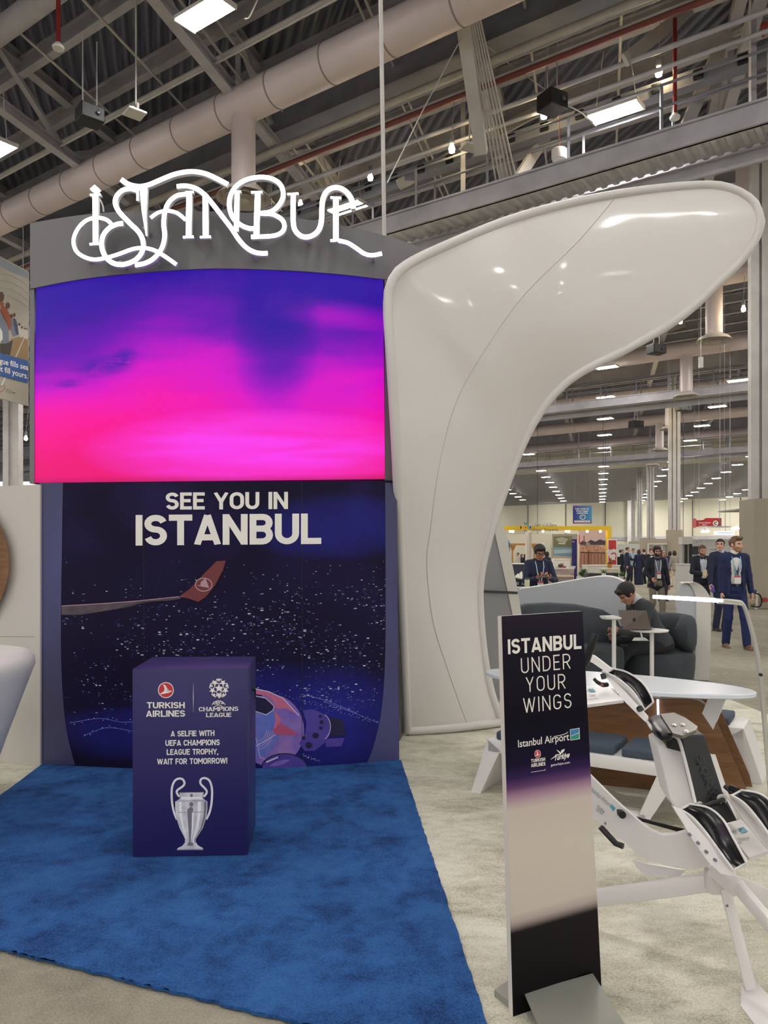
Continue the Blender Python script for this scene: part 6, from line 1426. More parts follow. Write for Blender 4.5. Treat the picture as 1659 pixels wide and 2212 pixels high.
    # --- tops
    def torso(g): return [('ell', tp(0, .0, .38), A((.168*(.9 if female else 1)+g, .112+g, .20+g)), Rb), ('ell', tp(0, .0, .17), A((.150*(.92 if female else 1)+g, .104+g, .22+g)), Rb), ('cap', shL-sx*.02-up*.012, shR+sx*.02-up*.012, .062+g, .062+g), ('cap', tp(0, .01, .47), nk-up*.0, .090+g, .056+g*.4), ('cap', shL-sx*.06+up*.012, nk-up*.015, .045+g, .045+g*.4), ('cap', shR+sx*.06+up*.012, nk-up*.015, .045+g, .045+g*.4)]
    def sleeves(g, full=True):
        o = []
        for S_, E_, W_ in ((shL, elL, wrL), (shR, elR, wrR)):
            o.append(('cap', S_, E_, .056+g, .047+g)); o.append(('cap', E_, E_+(W_-E_)*(.97 if full else .35), .047+g, .038+g))
        return o
    sm_ = mat('cloth_%d_%d_%d' % tuple(C['shirt']), C['shirt'], .8, var=.04, scale=12); om = mat('cloth_%d_%d_%d' % tuple(C['outer']), C['outer'], .82, var=.08, scale=8)
    if top == 'jacket':
        np_obj('shirt', [sdf_mesh(torso(.0)+[('cap', nk-up*.005, nk+up*.022-fw*-.0, .064, .060)], [], vox, .02)], sm_, t, M)
        cuffs = [('cap', elL+(wrL-elL)*.90, wrL+(wrL-elL)*.02, .036, .034), ('cap', elR+(wrR-elR)*.90, wrR+(wrR-elR)*.02, .036, .034)]
        np_obj('shirt_cuffs', [sdf_mesh([c], [], min(vox, .010), .01) for c in cuffs], sm_, t, M)
        skirt = [('cap', tp(-.045, .0, .10), tp(-.05, .0, -.06 if not seated else .02), .125, .135), ('cap', tp(.045, .0, .10), tp(.05, .0, -.06 if not seated else .02), .125, .135)]
        wv = []
        for i in range(9):
            z = .55-.072*i; half = ((.085, .085, .083, .080, .078, .080, .084, .090, .10) if open_ else (.082, .080, .072, .062, .050, .042, .046, .060, .074))[i]; wv.append(('box', tp(0, -.17, z), A((half, .085, .045)), .01, Rb))
        np_obj('jacket', [sdf_mesh(torso(.018)+sleeves(.006)+skirt, wv+[('cap', nk-up*.02, nk+up*.14, .066, .08)], vox, .025, .012)], om, t, M)
    else:
        hem = [('cap', tp(-.04, 0, .10), tp(-.045, 0, -.02), .122, .128), ('cap', tp(.04, 0, .10), tp(.045, 0, -.02), .122, .128)] if not tuck else []
        np_obj('sweater' if top == 'sweater' else 'shirt', [sdf_mesh(torso(.010)+sleeves(.003, not top == 'short')+hem, [('cap', nk-up*.0, nk+up*.14, .058, .08)], vox, .025)], om if top == 'sweater' else sm_, t, M)
    # --- shoes
    if legs and not dress:
        shm = mat('leather_%d_%d_%d' % tuple(shoes), shoes, .4)
        for kn, an in ((knL, anL), (knR, anR)):
            an = A(an); d = A((0.0, -1, 0)); sgn = 1 if an[0] > 0 else -1; d = A((.18*sgn, -.98, 0))
            np_obj('shoe', [sdf_mesh([('cap', an+A((0, .02, -.045)), an+d*.13+A((0, 0, -.050)), .042, .036), ('cap', an, an+A((0, .02, -.04)), .045, .044), ('box', an+d*.055+A((0, 0, -.074)), A((.038, .125, .010)), .006)], [('box', an+A((0, 0, -.13)), A((.3, .4, .048)))], max(.008, vox*.8), .02)], shm, t, M)
    # --- lanyard, badge, tie, belt
    def surf_pt(x, z, out): 
        r = .112+.03; return tp(x, -(math.sqrt(max(.0004, 1-(x/.19)**2))*.118+out), z)
    def strip(name, pts, wd, m, th=.004):
        bm = bm_new(); add_tube(bm, [M @ Vector(p) for p in pts], wd*s/2, 6); return obj(name, bm, m, t)
    if lanyard:
        lm = mat('lanyard_%d_%d_%d' % tuple(lanyard), lanyard, .6); bz = .10
        for sg in (-1, 1): strip('lanyard', [tp(sg*.062, .03, .585), tp(sg*.066, -.055, .555), surf_pt(sg*.060, .47, .014), surf_pt(sg*.045, .36, .02), surf_pt(sg*.014, bz+.13, .024)], .014, lm)
        bp = [surf_pt(0, bz+.065, .028)]; Mb = M @ Matrix.Translation(Vector(bp[0])) @ Matrix(np.pad(Rb, ((0, 1), (0, 1))).tolist()).to_4x4() if False else None
        c0 = Vector(bp[0]); R3 = Matrix(Rb.tolist()); bm = bm_new(); add_box(bm, c0, (.095, .006, .13), R3, .002); bm.transform(M); bdg = obj('badge', bm, mat('badge_%d_%d_%d' % tuple(badge_c), badge_c, .5), t, 0)
        bm = bm_new(); add_box(bm, c0+R3 @ Vector((0, -.003, .050)), (.095, .004, .032), R3, 0); bm.transform(M); obj('badge_header', bm, mat('badge_red', (196, 84, 84), .5), bdg, 0)
    if tie:
        q = [tp(-.020, -.082, .535), tp(.020, -.082, .535), tp(.028, -.128, .33), tp(.036, -.132, .10), tp(0, -.132, .05), tp(-.036, -.132, .10), tp(-.028, -.128, .33)]
        bm = bm_new(); add_prism(bm, [M @ Vector(p) for p in q], M.to_3x3() @ Vector(fw*-.006)); obj('tie', bm, mat('tie_%d_%d_%d' % tuple(tie), tie, .6), t, 0)
    if tuck:
        bm = bm_new(); add_tube(bm, [M @ Vector(tp(.158*math.cos(a), .112*math.sin(a), .085)) for a in [2*math.pi*i/24 for i in range(24)]], .014, 6, closed=True); obj('belt', bm, mat('belt_leather', (38, 28, 24), .4), t)
    if glasses:
        bm = bm_new()
        for sg in (-1, 1):
            add_tube(bm, [M @ Vector(hd(sg*.033+.026*math.cos(a), -.106, .012+.020*math.sin(a))) for a in [2*math.pi*i/14 for i in range(14)]], .0035, 5, closed=True); add_tube(bm, [M @ Vector(hd(sg*.060, -.104, .016)), M @ Vector(hd(sg*.078, .01, .012))], .003, 5)
        add_tube(bm, [M @ Vector(hd(-.008, -.108, .014)), M @ Vector(hd(.008, -.108, .014))], .0035, 5); obj('glasses', bm, mat('dark_frames', (28, 26, 28), .4), t)
    return t, M, dict(wrL=wrL, wrR=wrR, elL=elL, elR=elR, hc=hc, RH=RH, dL=dL, dR=dR)
def XY(px, Y): return (px-CX)/F*Y
WALK = dict(lf=(.10, -.16, .08), rf=(-.10, .22, .11))
NAVY, BLACKC = (30, 36, 66), (28, 29, 34)
# close ones
person('man in a bright navy suit and grey tie walking with one hand in his pocket', XY(1586, 12.3), 12.3, -.10, 1.78, lh=(.27, -.02, .78), rh=(-.21, -.05, .86), lf=(.14, -.15, .085), rf=(-.09, .12, .08), head=(.62, .02), colors=dict(outer=(28, 36, 78), shirt=(226, 222, 214), pants=(26, 38, 84)), hair='quiff', hairc=(104, 76, 54), skin=(214, 170, 146), beard=(176, 126, 98), lanyard=(116, 176, 208), tie=(88, 88, 96), shoes=(110, 80, 56), vox=.0095, tuck=True, open_=True)
t_, M_, J_ = person('man in a dark navy suit half hidden behind the man with the grey tie', XY(1556, 15.0), 15.0, .25, 1.80, rh=(-.30, -.10, .86), head=(-.75, .0), colors=dict(outer=(34, 40, 66), shirt=(204, 210, 220), pants=(34, 40, 66)), hair='short', hairc=(38, 28, 24), skin=(216, 170, 148), vox=.012)
q = M_ @ Vector(J_['wrR']+J_['dR']/np.linalg.norm(J_['dR'])*.10+np.array((.02, -.02, 0))); bm = bm_new(); add_tube(bm, [q+Vector((0, 0, .07)), q+Vector((.02, 0, -.06))], .035, 12); tag(obj('bottle', bm, mat('violet_label', (92, 66, 168), .4)), 'small violet bottle held low by the man behind the suited man', 'bottle')
t_, M_, J_ = person('bearded man in a dark jacket holding a coffee cup and a phone', XY(1515, 16.4), 16.4, .05, 1.70, rh=(-.13, -.30, 1.12), lh=(.10, -.30, 1.16), head=(-.1, .28), colors=dict(outer=(32, 34, 48), shirt=(196, 200, 214), pants=(26, 26, 32)), hair='short', hairc=(96, 72, 54), skin=(204, 154, 128), beard=(120, 84, 62), lanyard=(220, 222, 228), shoes=(24, 22, 22), vox=.012, curl=(.9, .8))
q = M_ @ Vector(J_['wrR']+np.array((.02, -.10, .02))); bm = bm_new(); add_lathe(bm, [(0, -.06), (.034, -.06), (.042, .05), (.045, .052), (.043, .07), (0, .072)], q, 18); tag(obj('coffee_cup', bm, mat('cup_paper', (226, 214, 184), .6)), 'pale paper coffee cup held by the bearded man in the dark jacket', 'cup')
q = M_ @ Vector(J_['wrL']+np.array((-.02, -.11, .03))); bm = bm_new(); add_box(bm, q, (.075, .012, .14), Matrix.Rotation(.9, 3, 'X'), .004); tag(obj('phone', bm, M_black, None, 0), 'dark phone held by the man with the coffee cup', 'phone')
person('man in glasses with a dark open blazer, grey trousers and white lanyard walking forward', XY(1418, 16.6), 16.6, .05, 1.66, rh=(-.20, -.22, 1.03), lh=(.30, -.02, .80), lf=(.10, -.10, .08), rf=(-.10, .14, .10), head=(-.05, .04), colors=dict(outer=(26, 29, 44), shirt=(118, 116, 128), pants=(128, 118, 104)), hair='thick', hairc=(40, 28, 24), skin=(204, 158, 138), beard=(60, 38, 30), glasses=True, lanyard=(216, 226, 232), shoes=(60, 48, 40), vox=.011, tuck=True, open_=True, curl=(.5, 1.1))
t_, M_, J_ = person('man in a navy sweater looking down at the phone in both hands', XY(1163, 11.8), 11.8, .03, 1.67, rh=(-.10, -.30, 1.21), lh=(.12, -.30, 1.21), head=(.03, .42), top='sweater', colors=dict(outer=(32, 38, 66), shirt=(30, 32, 44), pants=(30, 32, 44)), hair='thick', hairc=(24, 20, 20), skin=(178, 126, 98), glasses=True, lanyard=(196, 216, 238), vox=.010, hdir=((-.8, -.5, .35), (.8, -.5, .35)), pals=((0, .4, 1), (0, .4, 1)), curl=(.8, .8))
q = M_ @ Vector((.01, -.365, 1.245)); bm = bm_new(); add_box(bm, q, (.15, .075, .012), Matrix.Rotation(.5, 3, 'X'), .004); tag(obj('phone', bm, mat('phone_case', (64, 66, 62), .4), None, 0), 'phone held sideways by the man in the navy sweater', 'phone')
# seated man, facing the laptop at his left
yaw = math.radians(-80)
person('seated man in a dark grey suit bent over the open laptop', 3.13, 8.72, yaw, 1.74, hips=(0, .02, .50), seated=True, zoff=.006, lean=.52, lh=(.10, -.52, .66), rh=(-.16, -.46, .60), lf=(.06, -.66, .10), rf=(-.10, -.50, .10), head=(-.12, .78), colors=dict(outer=(58, 61, 66), shirt=(206, 204, 212), pants=(32, 32, 37)), hair='thick', hairc=(22, 18, 18), skin=(176, 126, 102), tie=(72, 26, 38), shoes=(20, 19, 20), vox=.010)
# farther walkers and standing groups
person('woman with a dark bob in a taupe top and cream trousers walking away', XY(1457, 33.5), 33.5, math.pi, 1.60, lf=(.09, -.10, .09), rf=(-.09, .2, .16), rh=(-.25, -.05, .85), top='sweater', female=True, colors=dict(outer=(150, 142, 132), pants=(208, 198, 178)), hair='bob', hairc=(48, 30, 28), shoes=(60, 44, 38), vox=.016)
person('dark haired person standing just left of the woman in the taupe top', XY(1447, 37), 37, math.pi-.3, 1.58, top='sweater', female=True, colors=dict(outer=(42, 42, 48), pants=(34, 34, 40)), hair='bob', hairc=(30, 24, 24), vox=.02)
t_, M_, J_ = person('man in a navy suit seen from the side, in the standing group', XY(1355, 36.3), 36.3, 1.1, 1.77, lh=(.05, -.38, 1.14), head=(0, 0), colors=dict(outer=(36, 42, 66), shirt=(210, 214, 222), pants=(26, 29, 44)), hair='short', hairc=(60, 42, 34), vox=.016)
person('man in glasses and a light blue shirt facing the standing group', XY(1368, 39), 39, -.2, 1.72, rh=(-.12, -.3, 1.15), top='short', colors=dict(shirt=(150, 172, 196), pants=(40, 42, 54)), hair='short', hairc=(46, 36, 32), glasses=True, vox=.016, lanyard=(220, 220, 224))
t_, M_, J_ = person('person in a long navy dress seen from behind holding a paper', XY(1380, 36), 36, math.pi-.4, 1.66, top='sweater', female=True, dress=True, colors=dict(outer=(28, 34, 62), pants=(26, 31, 58)), hair='bob', hairc=(64, 44, 36), vox=.016)
bm = bm_new(); add_box(bm, M_ @ Vector(J_['wrR']+np.array((-.02, 0, -.20))), (.22, .01, .26), Matrix.Rotation(.4, 3, 'Y')); tag(obj('leaflet', bm, mat('leaflet_paper', (190, 198, 168), .6), None, 0), 'pale leaflet hanging from the hand of the person in the long dress', 'leaflet')
person('person in black standing at the right edge of the group by the dark banner', XY(1391, 37), 37, math.pi+.5, 1.68, colors=dict(outer=(30, 26, 34), pants=(24, 24, 30)), hair='short', hairc=(70, 52, 44), vox=.02)
person('man in a dark suit with a red tie behind the man in the open blazer', XY(1405.5, 33), 33, .2, 1.68, colors=dict(outer=(30, 30, 42), shirt=(218, 218, 220), pants=(30, 30, 40)), tie=(150, 40, 48), hair='short', hairc=(40, 30, 28), vox=.018)
person('long haired person in blue plaid behind the man in the open blazer', XY(1431, 24), 24, .3, 1.60, top='short', female=True, colors=dict(shirt=(112, 122, 164), pants=(60, 62, 76)), hair='long', hairc=(82, 62, 52), vox=.018)
person('person in a teal top at the back left of the standing group', XY(1345, 44), 44, .6, 1.68, top='sweater', colors=dict(outer=(96, 124, 130), pants=(40, 44, 54)), hair='short', hairc=(110, 96, 88), vox=.02)
person('person in black at the far left of the standing group', XY(1340, 42), 42, 2.2, 1.66, colors=dict(outer=(26, 28, 40), pants=(24, 26, 34)), hair='short', hairc=(30, 26, 26), vox=.02)
person('person in a black abaya near the counter right of the man with the phone', XY(1181, 30), 30, 2.4, 1.55, top='sweater', female=True, dress=True, colors=dict(outer=(26, 25, 29), pants=(24, 24, 28)), hair='scarf', hairc=(24, 23, 27), vox=.02)
person('man in a white shirt seen from behind at the white counter', XY(1204, 42), 42, math.pi, 1.62, top='short', colors=dict(shirt=(226, 222, 212), pants=(70, 66, 64)), hair='short', hairc=(128, 112, 98), vox=.02)
person('man in a black suit and white shirt facing the white counter', XY(1228, 43), 43, -1.0, 1.62, colors=dict(outer=(32, 33, 42), shirt=(216, 222, 232), pants=(32, 33, 42)), hair='short', hairc=(34, 28, 26), vox=.02)
person('person in a white shirt just behind the man with the phone', XY(1174, 34), 34, -.5, 1.62, top='short', colors=dict(shirt=(220, 218, 214), pants=(60, 56, 60)), hair='bob', hairc=(34, 26, 26), vox=.02)
person('person in a pale shirt, leftmost of three at the far left counter', XY(1119, 44), 44, -1.2, 1.50, top='short', colors=dict(shirt=(186, 182, 176), pants=(50, 50, 52)), hair='short', hairc=(28, 24, 24), vox=.02)
person('dark clad person in the middle of three at the far left counter', XY(1127, 45), 45, .3, 1.42, top='sweater', colors=dict(outer=(48, 46, 46), pants=(40, 40, 42)), hair='bob', hairc=(30, 26, 26), vox=.02)
person('dark clad person at the right of three at the far left counter', XY(1135, 45), 45, 1.0, 1.44, top='sweater', colors=dict(outer=(44, 42, 44), pants=(40, 40, 42)), hair='long', hairc=(30, 26, 26), vox=.02)

# ================================================================== STANDS AND THINGS ACROSS THE HALL
def quad(x0, y0, x1, y1, Y): return [P(x0, y1, Y), P(x1, y1, Y), P(x1, y0, Y), P(x0, y0, Y)]
def slab_px(name, x0, y0, x1, y1, Y, dep, m, parent=None, to_floor=False, bev=0):
    q = quad(x0, y0, x1, y1, Y)
    if to_floor: q[0].z = q[1].z = 0.0
    bm = bm_new(); add_prism(bm, q, (0, dep, 0))
    return obj(name, bm, m, parent, 0)
M_yel = mat('yellow_beam', (226, 188, 34), .5); M_stand = mat('stand_white', (228, 224, 212), .6); M_standg = mat('stand_grey', (176, 172, 164), .6); M_taupe = mat('taupe_panel', (166, 156, 138), .7); M_orange = mat('pergola_wood', (178, 128, 62), .6)
M_navyp = mat('navy_panel', (44, 42, 108), .6); M_redp = mat('red_panel', (186, 52, 50), .55); M_leaf = mat('leaf_green', (84, 116, 66), .6, var=.3, scale=30); M_spot = mat('spot_glow', (255, 236, 200), .4, emit=14)
ys = thing('exhibition_stand', 'exhibition stand framed by a long yellow beam and post', 'exhibition stand', P(1200, 1259, 38))
slab_px('beam', 1060, 1136.5, 1321, 1145.5, 38, .35, M_yel, ys); slab_px('post', 1312.5, 1145.5, 1321, 1250, 38, .35, M_yel, ys, True)
slab_px('post', 1137.5, 1145.5, 1146, 1250, 39.4, .35, M_stand, ys, True); slab_px('post', 1145.5, 1150, 1148.5, 1250, 39.0, .3, M_standg, ys, True)
slab_px('back_wall', 1066, 1154, 1195, 1250, 47, .2, mat('stand_back', (218, 212, 190), .7), ys, True)
slab_px('back_wall', 1194.5, 1153.5, 1248, 1250, 42.5, .2, M_taupe, ys, True)
for x0, x1, y0, Y in ((1164, 1177, 1172, 43.5), (1178, 1189, 1174, 43.2), (1190, 1195, 1178, 43)): slab_px('divider_panel', x0, y0, x1, 1250, Y, .08, M_stand, ys, True)
pg = thing('pergola', 'small orange timber pergola at the back of the yellow framed stand', 'pergola', P(1120, 1250, 45))
slab_px('beam', 1098, 1174, 1160, 1178, 45, .3, M_orange, pg)
for x in (1107.5, 1155): 
    slab_px('post', x-1, 1178, x+1, 1250, 45, .2, M_orange, pg, True)
    bm = bm_new(); add_beam(bm, P(x, 1189, 45.1), P(x-5, 1178, 45.1), .1, .1); add_beam(bm, P(x, 1189, 45.1), P(x+5, 1178, 45.1), .1, .1); obj('brace', bm, M_orange, pg, 0)
for x, y in ((1102, 1147.5), (1108, 1147.8), (1173, 1147.4), (1229, 1147.5), (1223, 1147.6), (1268.5, 1147.5), (1297, 1147.5)):
    p = P(x, y, 38.15); bm = bm_new(); add_lathe(bm, [(0, -.07), (.05, -.05), (.06, 0), (.03, .05), (0, .062)], p, 10); o = obj('spot_lamp', bm, M_spot); tag(o, 'tiny glowing spot lamp on the yellow framed stand', 'lamp', 'spot lamps on the yellow framed stand')
# emblem and name
es = thing('stand_sign', 'four petal coloured emblem with two lines of grey lettering over the yellow beam', 'sign', P(1160, 1140, 37.7)); S_o = plane_surf(P(1160, 1140, 37.75), Vector((0, -1, 0)))
EM = [mat('emblem_' + k, c, .5) for k, c in (('green', (72, 142, 72)), ('orange', (228, 150, 70)), ('blue', (74, 150, 196)), ('red', (198, 88, 52)), ('grey', (150, 142, 146)))]
def petal(bm, cx, cy, ang, mi):
    pts = [(0, 0), (-3.4, -3.2), (-3.4, -6.6), (-.2, -4.2), (.2, -4.2), (3.4, -6.6), (3.4, -3.2)]; c, s = math.cos(ang), math.sin(ang); q = [S_o(cx+x*c-y*s, cy+x*s+y*c) for x, y in pts]
    f0 = len(bm.faces); add_prism(bm, q, (0, .04, 0)); bm.faces.ensure_lookup_table()
    for f in bm.faces[f0:]: f.material_index = mi
bm = bm_new(); ex, ey = 1135.6, 1139.2
for k, mi in ((0, 0), (3, 1), (1, 2), (2, 4)): a = k*math.pi/2; petal(bm, ex+math.sin(a)*4.6, ey-math.cos(a)*4.6, a, mi)
f0 = len(bm.faces); add_prism(bm, [S_o(ex, ey-2.6), S_o(ex+2.6, ey), S_o(ex, ey+2.6), S_o(ex-2.6, ey)], (0, .04, 0)); bm.faces.ensure_lookup_table()
for f in bm.faces[f0:]: f.material_index = 3
obj('emblem', bm, EM, es, 0)
bm = bm_new()
lay_font(bm, S_o, '\ufee5\ufe8e\ufee4\ufecb \ufe95\ufe8d\ufead\ufe8e\ufec4\ufee3', 1150, 1136.4, 1202, 1136.4, 7.5, .015, 0, 0, upv=(0, -7.5)); lay_font(bm, S_o, 'Oman Airports', 1150, 1146.8, 1206, 1146.8, 6.2, .015, 0, 0, upv=(0, -6.2))
obj('lettering', bm, mat('sign_grey', (112, 108, 106), .5), es, 0)
bm = bm_new()
for x in (1128, 1203): add_tube(bm, [S_o(x, 1133, .02), S_o(x, 1137, -.5)], .012, 6)
obj('bracket', bm, M_steel, es)
# posters and picture wall
def poster(x0, y0, x1, y1, Y, lab, base, shapes, floor=False, name='poster', dep=.06):
    t = thing(name, lab, name.replace('_', ' '), P((x0+x1)/2, y1, Y)); slab_px('panel', x0, y0, x1, y1, Y, dep, base, t, floor)
    ms = []; bm = bm_new(); S_ = plane_surf(P(x0, y0, Y), Vector((0, -1, 0)))
    for k, (pts, m) in enumerate(shapes):
        if m not in ms: ms.append(m)
        lay_poly(bm, S_, pts, .01+.004*k, ms.index(m))
    if shapes: obj('printed_picture', bm, ms, t, 0)
    return t
cM = lambda n, c: mat('print_'+n, c, .6)
poster(1196, 1158.5, 1235.5, 1182, 41.6, 'olive aerial photo poster at the back of the yellow framed stand', cM('olive', (116, 118, 84)), [([(1200, 1164), (1214, 1160), (1228, 1164), (1222, 1172), (1206, 1170)], cM('olive_light', (176, 174, 150))), ([(1206, 1172), (1222, 1172), (1220, 1176), (1206, 1175)], cM('olive_pale', (206, 204, 188))), ([(1227, 1160), (1234, 1160), (1234, 1170)], cM('olive_tan', (150, 140, 100)))])
poster(1196.5, 1182.6, 1236, 1216, 41.5, 'blue beach photo poster below the olive aerial photo', cM('sea', (120, 158, 178)), [([(1196.5, 1188), (1236, 1186), (1236, 1194), (1196.5, 1196)], cM('foam', (176, 196, 200))), ([(1196.5, 1200), (1236, 1203), (1236, 1216), (1196.5, 1216)], cM('sand', (196, 178, 150)))])
poster(1236, 1165, 1246, 1226, 41.2, 'narrow violet blue roll up banner left of the harbour picture', M_navyp, [([(1236.4, 1169.6), (1241, 1169.6), (1241, 1171), (1236.4, 1171)], M_stand)], True, 'roll_up_banner')
sh = [([(1253, 1175), (1313, 1172), (1313, 1200), (1253, 1200)], cM('town', (196, 150, 124))), ([(1253, 1172), (1260, 1168), (1268, 1172), (1276, 1166), (1286, 1170), (1296, 1165), (1306, 1168), (1313, 1166), (1313, 1177), (1253, 1177)], cM('mountain', (66, 58, 72))),
      ([(1260.6, 1158), (1261.6, 1156), (1262.6, 1158), (1263, 1178), (1260.4, 1178)], cM('minaret', (110, 88, 88)))]
for i in range(22):
    x = 1254+RND.random()*56; y = 1178+RND.random()*14; w_, h_ = 2+RND.random()*4, 2+RND.random()*4
    sh.append(([(x, y), (min(1313, x+w_), y), (min(1313, x+w_), y+h_), (x, y+h_)], cM('house%d' % (i % 3), ((222, 190, 166), (176, 124, 100), (206, 160, 134))[i % 3])))
sh += [(ellipse(1270, 1175.5, 5, 4, 12), cM('dome', (150, 140, 146))), ([(1253, 1192), (1313, 1194), (1313, 1196), (1253, 1194.5)], cM('quay', (74, 48, 44))), ([(1253, 1195), (1313, 1196.5), (1313, 1226), (1253, 1226)], cM('water', (168, 122, 106)))]
for i in range(16):
    x = 1254+i*3.7; sh.append(([(x, 1196.6), (x+1.4, 1196.6), (x+1.2, 1212+RND.random()*12), (x+.2, 1212+RND.random()*12)], cM('reflection%d' % (i % 2), ((138, 88, 78), (196, 150, 130))[i % 2])))
sh += [([(1271, 1189), (1273, 1189), (1273, 1226), (1271, 1226)], cM('quay', (74, 48, 44)))]
poster(1252.5, 1143, 1313.5, 1226, 39.6, 'big pink harbour town picture wall under the yellow beam', cM('dusk', (206, 178, 176)), sh, True, 'picture_wall', .15)
bm = bm_new(); S_ = plane_surf(P(1253, 1143, 39.55), Vector((0, -1, 0))); lay_text(bm, S_, 'HERITAGE', 1262, 1149, 1288, 1148.6, 3, .16); lay_text(bm, S_, 'OF OMAN', 1262, 1152.6, 1280, 1152.3, 2.6, .16)
if False: obj('lettering', bm, M_standg)
bm.free()
poster(1313.8, 1165, 1333, 1230, 37.5, 'red panel in a white frame beside the harbour picture', M_stand, [([(1314.6, 1167), (1331.2, 1167), (1331.2, 1221), (1314.6, 1221)], M_redp)], True, 'red_panel_banner', .12)
ban2 = thing('beach_flag', 'small red and white flag left of the harbour picture', 'flag', P(1250, 1200, 39)); bm = bm_new(); add_prism(bm, [P(1249, 1154, 39), P(1252, 1156, 39), P(1252.4, 1174, 39), P(1248.6, 1176, 39)], (0, .02, 0)); obj('cloth', bm, M_redp, ban2, 0); bm = bm_new(); add_tube(bm, [P(1248.8, 1152, 39), Vector((P(1248.8, 1152, 39).x, 39, 0))], .03, 8); obj('pole', bm, M_stand, ban2)
poster(1092, 1167, 1101.5, 1240, 36, 'blue and white banner at the left of the yellow framed stand', cM('pale_blue', (136, 184, 208)), [([(1092, 1172), (1098, 1172), (1095, 1200), (1092, 1204)], M_stand), ([(1098.5, 1172), (1101.5, 1172), (1101.5, 1206), (1099.5, 1206)], cM('teal_dark', (64, 96, 112)))], True, 'roll_up_banner')
# counters and tables
def counter(x0, ytop, x1, Y, dep, lab, m, mtop=None, name='counter'):
    z = P(0, ytop, Y).z; a, b = P(x0, ytop, Y).x, P(x1, ytop, Y).x; t = thing(name, lab, name.replace('_', ' '), ((a+b)/2, Y+dep/2, 0))
    bm = bm_new(); add_box(bm, ((a+b)/2, Y+dep/2, (z-.04)/2), (b-a-.04, dep-.04, z-.04)); obj('body', bm, m, t, 0); bm = bm_new(); add_box(bm, ((a+b)/2, Y+dep/2, z-.02), (b-a, dep, .04), None, .008); obj('top', bm, mtop or m, t, 0); return z
counter(1095, 1217, 1141, 30, 1.0, 'navy fronted counter with pale top at the left of the man with the phone', mat('counter_navy', (52, 52, 74), .6), M_stand)
counter(1197, 1207.5, 1233.5, 36, 1.0, 'plain white counter below the beach photo poster', M_stand)
zt_ = counter(1192, 1227, 1242, 23, 1.4, 'white display table loaded with models and leaflets', mat('table_front_print', (208, 202, 196), .6, rgb2=(150, 110, 112), scale=1.6), M_stand, 'display_table')
for i, (x, w_, h_, m) in enumerate(((1197, .10, .05, M_stand), (1202, .14, .03, M_standg), (1211, .10, .10, mat('model_brown', (84, 52, 46), .5)), (1218, .30, .05, M_redp), (1213, .08, .14, M_standg), (1236, .18, .05, M_stand))):
    bm = bm_new(); p = P(x, 1227, 23.2+.04*i); add_box(bm, (p.x, p.y, zt_+h_/2), (w_, .12, h_), Matrix.Rotation(i*.4, 3, 'Z'), .004); tag(obj('display_model', bm, m, None, 0), ('small white block at the left end of the display table', 'flat grey leaflet stack on the display table', 'brown model on the display table', 'flat red tray on the display table', 'upright grey trophy shape behind the brown model', 'white leaflet heap at the right end of the display table')[i], 'display model')
zc = counter(1191, 1243.5, 1240, 17.5, .5, 'low pale wood topped box in front of the display table', mat('box_mauve', (150, 132, 136), .6), mat('pale_wood', (206, 184, 136), .55), 'low_cabinet')
counter(1268, 1220.5, 1341, 25, .7, 'long white reception counter under the harbour picture', M_stand, M_stand, 'reception_counter')
counter(1306, 1227.5, 1337.5, 22, .6, 'cream planter box counter carrying the orchid', mat('cream_front', (212, 204, 172), .6), M_stand, 'planter_counter')
for x0, x1, y, lab in ((1272, 1301, 1238, 'black padded case left of the little white pot'), (1309, 1337, 1237, 'black padded case right of the little white pot')):
    z = P(0, y, 14.5).z; a, b = P(x0, y, 14.5).x, P(x1, y, 14.5).x; t = thing('padded_case', lab, 'case', ((a+b)/2, 14.7, 0)); bm = bm_new(); add_box(bm, ((a+b)/2, 14.7, z/2), (b-a, .4, z), None, .03); obj('body', bm, M_black, t, 30); bm = bm_new(); add_tube(bm, [Vector(((a+b)/2-.06, 14.49, z*.8)), Vector(((a+b)/2, 14.46, z*.8)), Vector(((a+b)/2+.06, 14.49, z*.8))], .01, 6); obj('handle', bm, M_steel_d, t)
# black crates next to the man with the phone
for r in range(4):
    for c in range(2):
        z0 = .02+r*.26; x = P(1116+c*15, 1240, 14).x; t = thing('storage_crate', ('lowest', 'second lowest', 'third', 'topmost')[r]+' black storage crate in the '+('left', 'right')[c]+' stack beside the man with the phone', 'crate', (x, 14.2, z0))
        bm = bm_new(); add_box(bm, (x, 14.2, z0+.125), (.124, .42, .25), None, .006); obj('body', bm, M_black, t, 0); bm = bm_new(); add_box(bm, (x, 13.985, z0+.17), (.07, .012, .05), None, .004); obj('grip', bm, M_steel_d, t, 0)
bm = bm_new(); z = 1.065; 
for i in range(6): add_box(bm, (P(1119+i*2.6, 0, 14).x, 14.2+.02*(i % 2), z+.012+.008*(i % 3)), (.03, .2, .02), Matrix.Rotation(.2*i, 3, 'X'), .003)
bmesh.ops.remove_doubles(bm, verts=bm.verts, dist=.0001); tag(obj('cloth', bm, M_stand, None, 30), 'crumpled white cloth on top of the black crates', 'cloth', None)
j = thing('glass_jar', 'small glass jar of pale sweets on the ledge beside the man with the phone', 'jar', P(1138.5, 1268, 10.6)); p = P(1138.5, 1268, 10.6)
bm = bm_new(); add_lathe(bm, [(0, 0), (.034, 0), (.036, .01), (.036, .09), (.032, .10), (0, .10)], p, 16); obj('glass', bm, mat('jar_glass', (206, 206, 170), .15), j); bm = bm_new(); add_lathe(bm, [(0, .10), (.034, .10), (.034, .115), (0, .115)], p, 16); obj('lid', bm, M_leaf, j)
